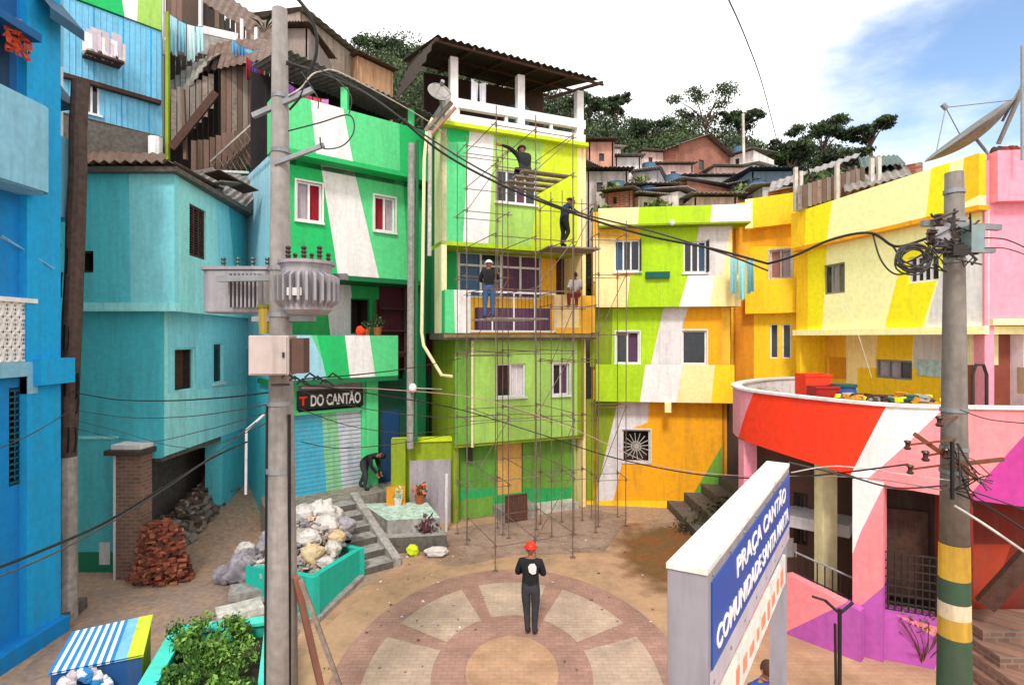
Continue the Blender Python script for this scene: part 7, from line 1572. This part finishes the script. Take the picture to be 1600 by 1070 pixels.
        if brim:
            ring_ = [M4 @ (hc+R3 @ Vector((r[0]*1.12*math.cos(2*PI*k/20), (-.03 if math.sin(2*PI*k/20) < 0 else 0)*1+r[1]*1.12*math.sin(2*PI*k/20), zc+r[2]*math.cos(PI*low)))) for k in range(21)]
            c.tube(ring_, .012, m_, 6, cap=False)
        c.build(nm, o, smooth=True)
    if hair: cap_((.086, .106, .125), .004, hair, 'hair', low=.55)
    if helmet: cap_((.112, .135, .115), .035, helmet, 'helmet', brim=True, low=.5)
    if extra: extra(o, M4)
    return o
skin = mat('skin_brown', '#8a5a42', rough=.55, dirt=.05, grain=.05, bump=0, kind='lump'); skin2 = mat('skin_tan', '#a8735a', rough=.55, dirt=.05, grain=.05, bump=0, kind='lump')
blk = mat('black_clothing', '#18181c', rough=.85, dirt=.1, grain=.2, bump=.2); navy = mat('navy_clothing', '#26324c', rough=.85, dirt=.1, grain=.2, bump=.2); jean = mat('jeans', '#3c5680', rough=.85, dirt=.2, grain=.2, bump=.2); dkg = mat('dark_grey_clothing', '#34343a', rough=.85, dirt=.2, grain=.2, bump=.2)
shoe = mat('black_shoe', '#121212', rough=.5, dirt=.1, bump=0); hairm = mat('black_hair', '#14100e', rough=.6, bump=0)
redh = mat('red_helmet', '#e2301c', rough=.3, dirt=.03, grain=.03, bump=0); whh = mat('white_helmet', '#e8e6e4', rough=.3, dirt=.05, grain=.03, bump=0); blueshirt = mat('blue_shirt', '#2b4a86', rough=.85, dirt=.1, grain=.15, bump=.2); tee = mat('white_tshirt', '#d8d4d2', rough=.85, dirt=.1, bump=.2); maro = mat('maroon_shorts', '#7a2a24', rough=.85, dirt=.1)
# foreman in the plaza, back to the camera, arms bent in front
def logo(o, M4):
    mb = MB(); c = Vector((-.05, .165, 1.35)); vs = []
    pts = [(-.07, -.09), (.0, -.11), (.06, -.07), (.08, .03), (.04, .09), (-.04, .1), (-.08, .04)]
    for k in range(7): mb.face([M4 @ (c+Vector((0, .008, 0))), M4 @ (c+Vector((pts[k][0], .004, pts[k][1]))), M4 @ (c+Vector((pts[(k+1) % 7][0], .004, pts[(k+1) % 7][1])))], tee)
    mb.build('back_emblem', o)
mainp = G(829, 992)
person((mainp.x, mainp.y, 0), math.radians(172), dict(lknee=(-.09, -.01, .49), lank=(-.075, .02, .09), ltoe=(-.1, -.15, .04), rknee=(.075, -.02, .49), rank=(.06, .0, .09), rtoe=(.05, -.18, .04), lsh=(-.19, .0, 1.42), lel=(-.27, .02, 1.18), lwr=(-.08, -.19, 1.24), lpalm=(-.02, -.22, 1.26), rsh=(.19, 0, 1.42), rel=(.27, .02, 1.18), rwr=(.1, -.2, 1.2), rpalm=(.04, -.23, 1.2)),
       dict(S=blk, P=dkg, A=blk, K=skin, B=shoe), 'person in black with a red helmet standing alone in the plaza, back turned', helmet=redh, extra=logo, look=(.2, -1, .0))
# person in blue near the sign foot
def stripes(o, M4):
    mb = MB()
    for k in (-1, 0, 1): mb.obox(M4 @ Vector((.06*k, -.142, 1.36)), M4.to_3x3() @ Vector((.012, 0, 0)), M4.to_3x3() @ Vector((0, .006, 0)), Vector((0, 0, .07)), tee)
    mb.build('shirt_stripes', o)
person((3.13, 6.72, 0), math.radians(15), dict(lel=(-.24, -.05, 1.16), lwr=(-.18, -.24, 1.05), lpalm=(-.16, -.3, 1.04), rel=(.25, -.02, 1.15), rwr=(.2, -.2, 1.0), rpalm=(.17, -.26, .98)),
       dict(S=blueshirt, P=jean, A=skin2, K=skin2, B=shoe), 'person in a blue and white top at the foot of the blue sign', hair=mat('brown_hair', '#4a2c1c', bump=0), extra=stripes)
# worker crouched high on the scaffold by the top window
pw = P(818, 280, 15.2)
person((pw.x, pw.y, 9.97), math.radians(200), dict(pelvis=(0, .12, .42), spine=(0, .08, .58), chest=(0, -.02, .76), neck=(0, -.08, .89), head0=(0, -.1, .95), lhip=(-.1, .1, .38), rhip=(.1, .1, .38), lknee=(-.16, -.25, .46), rknee=(.16, -.2, .42), lank=(-.14, -.02, .09), rank=(.14, .0, .09), ltoe=(-.16, -.2, .04), rtoe=(.16, -.18, .04), lsh=(-.18, -.02, .84), rsh=(.18, -.02, .84), lel=(-.26, -.28, .78), lwr=(-.22, -.5, .88), lpalm=(-.22, -.57, .9), rel=(.42, -.02, 1.0), rwr=(.62, -.06, 1.06), rpalm=(.7, -.07, 1.07)),
       dict(S=blk, P=dkg, A=blk, K=skin, B=shoe), 'person in black crouching on the highest scaffold board by the top window', helmet=mat('black_helmet', '#1c1c1e', rough=.3, bump=0))
pw = P(881, 388, 16.1)
person((pw.x, pw.y, 8.38), math.radians(115), dict(spine=(0, -.03, 1.12), chest=(0, -.1, 1.3), neck=(0, -.16, 1.43), head0=(0, -.19, 1.49), lsh=(-.18, -.1, 1.4), rsh=(.18, -.1, 1.4), lel=(-.25, -.28, 1.2), lwr=(-.18, -.5, 1.18), lpalm=(-.17, -.57, 1.18), rel=(.25, -.28, 1.22), rwr=(.18, -.48, 1.3), rpalm=(.17, -.55, 1.32), lknee=(-.1, -.12, .5), lank=(-.1, .12, .1), ltoe=(-.1, -.05, .04), rknee=(.11, -.04, .5), rank=(.12, .02, .09), rtoe=(.13, -.15, .04)),
       dict(S=navy, P=blk, A=navy, K=skin, B=shoe), 'person in navy and black standing on the upper right scaffold platform between the houses', helmet=mat('black_helmet', '#1c1c1e'), scale=.88)
pw = P(764, 498, 15.0)
person((pw.x, pw.y, ZY(498, 15.0)), math.radians(185), dict(lel=(-.27, -.1, 1.2), lwr=(-.3, -.3, 1.36), lpalm=(-.3, -.36, 1.4), rel=(.26, -.06, 1.16), rwr=(.2, -.28, 1.14), rpalm=(.18, -.35, 1.15)),
       dict(S=blk, P=jean, A=blk, K=skin, B=shoe), 'person in a dark top, jeans and white helmet working before the lime house balcony', helmet=whh, scale=.92)
pw = P(899, 474, 17.5)
person((pw.x, pw.y, 6.62), math.radians(-20), dict(pelvis=(0, .05, .5), spine=(0, .05, .66), chest=(0, .02, .86), neck=(0, .0, 1.0), head0=(0, -.01, 1.06), lhip=(-.1, .03, .5), rhip=(.1, .03, .5), lknee=(-.12, -.4, .5), rknee=(.13, -.38, .5), lank=(-.12, -.42, .1), rank=(.13, -.36, .1), ltoe=(-.13, -.56, .04), rtoe=(.15, -.5, .04), lsh=(-.18, .02, .95), rsh=(.18, .02, .95), lel=(-.23, -.06, .7), rel=(.23, -.06, .7), lwr=(-.14, -.28, .6), rwr=(.14, -.28, .6), lpalm=(-.12, -.34, .58), rpalm=(.12, -.34, .58)),
       dict(S=tee, P=maro, A=skin, K=skin, B=skin), 'person in white shirt and maroon shorts sitting on the lime house balcony end', hair=hairm, scale=.95)
pw = P(574, 764, 16.9)
person((pw.x, pw.y, 1.0), math.radians(75), dict(pelvis=(0, .12, .82), spine=(0, .02, .95), chest=(0, -.2, 1.06), neck=(0, -.35, 1.07), head0=(0, -.42, 1.06), lhip=(-.1, .12, .8), rhip=(.1, .12, .8), lknee=(-.12, -.02, .45), rknee=(.12, .16, .44), lank=(-.13, .02, .09), rank=(.13, .35, .1), ltoe=(-.14, -.14, .04), rtoe=(.14, .2, .04), lsh=(-.18, -.2, 1.06), rsh=(.18, -.2, 1.06), lel=(-.22, -.26, .78), rel=(.22, -.22, .78), lwr=(-.14, -.4, .56), rwr=(.16, -.38, .54), lpalm=(-.13, -.43, .49), rpalm=(.15, -.4, .47)),
       dict(S=blk, P=dkg, A=blk, K=skin, B=shoe), 'person in dark clothes bending forward beside the shop shutter at the top of the stair', hair=hairm)
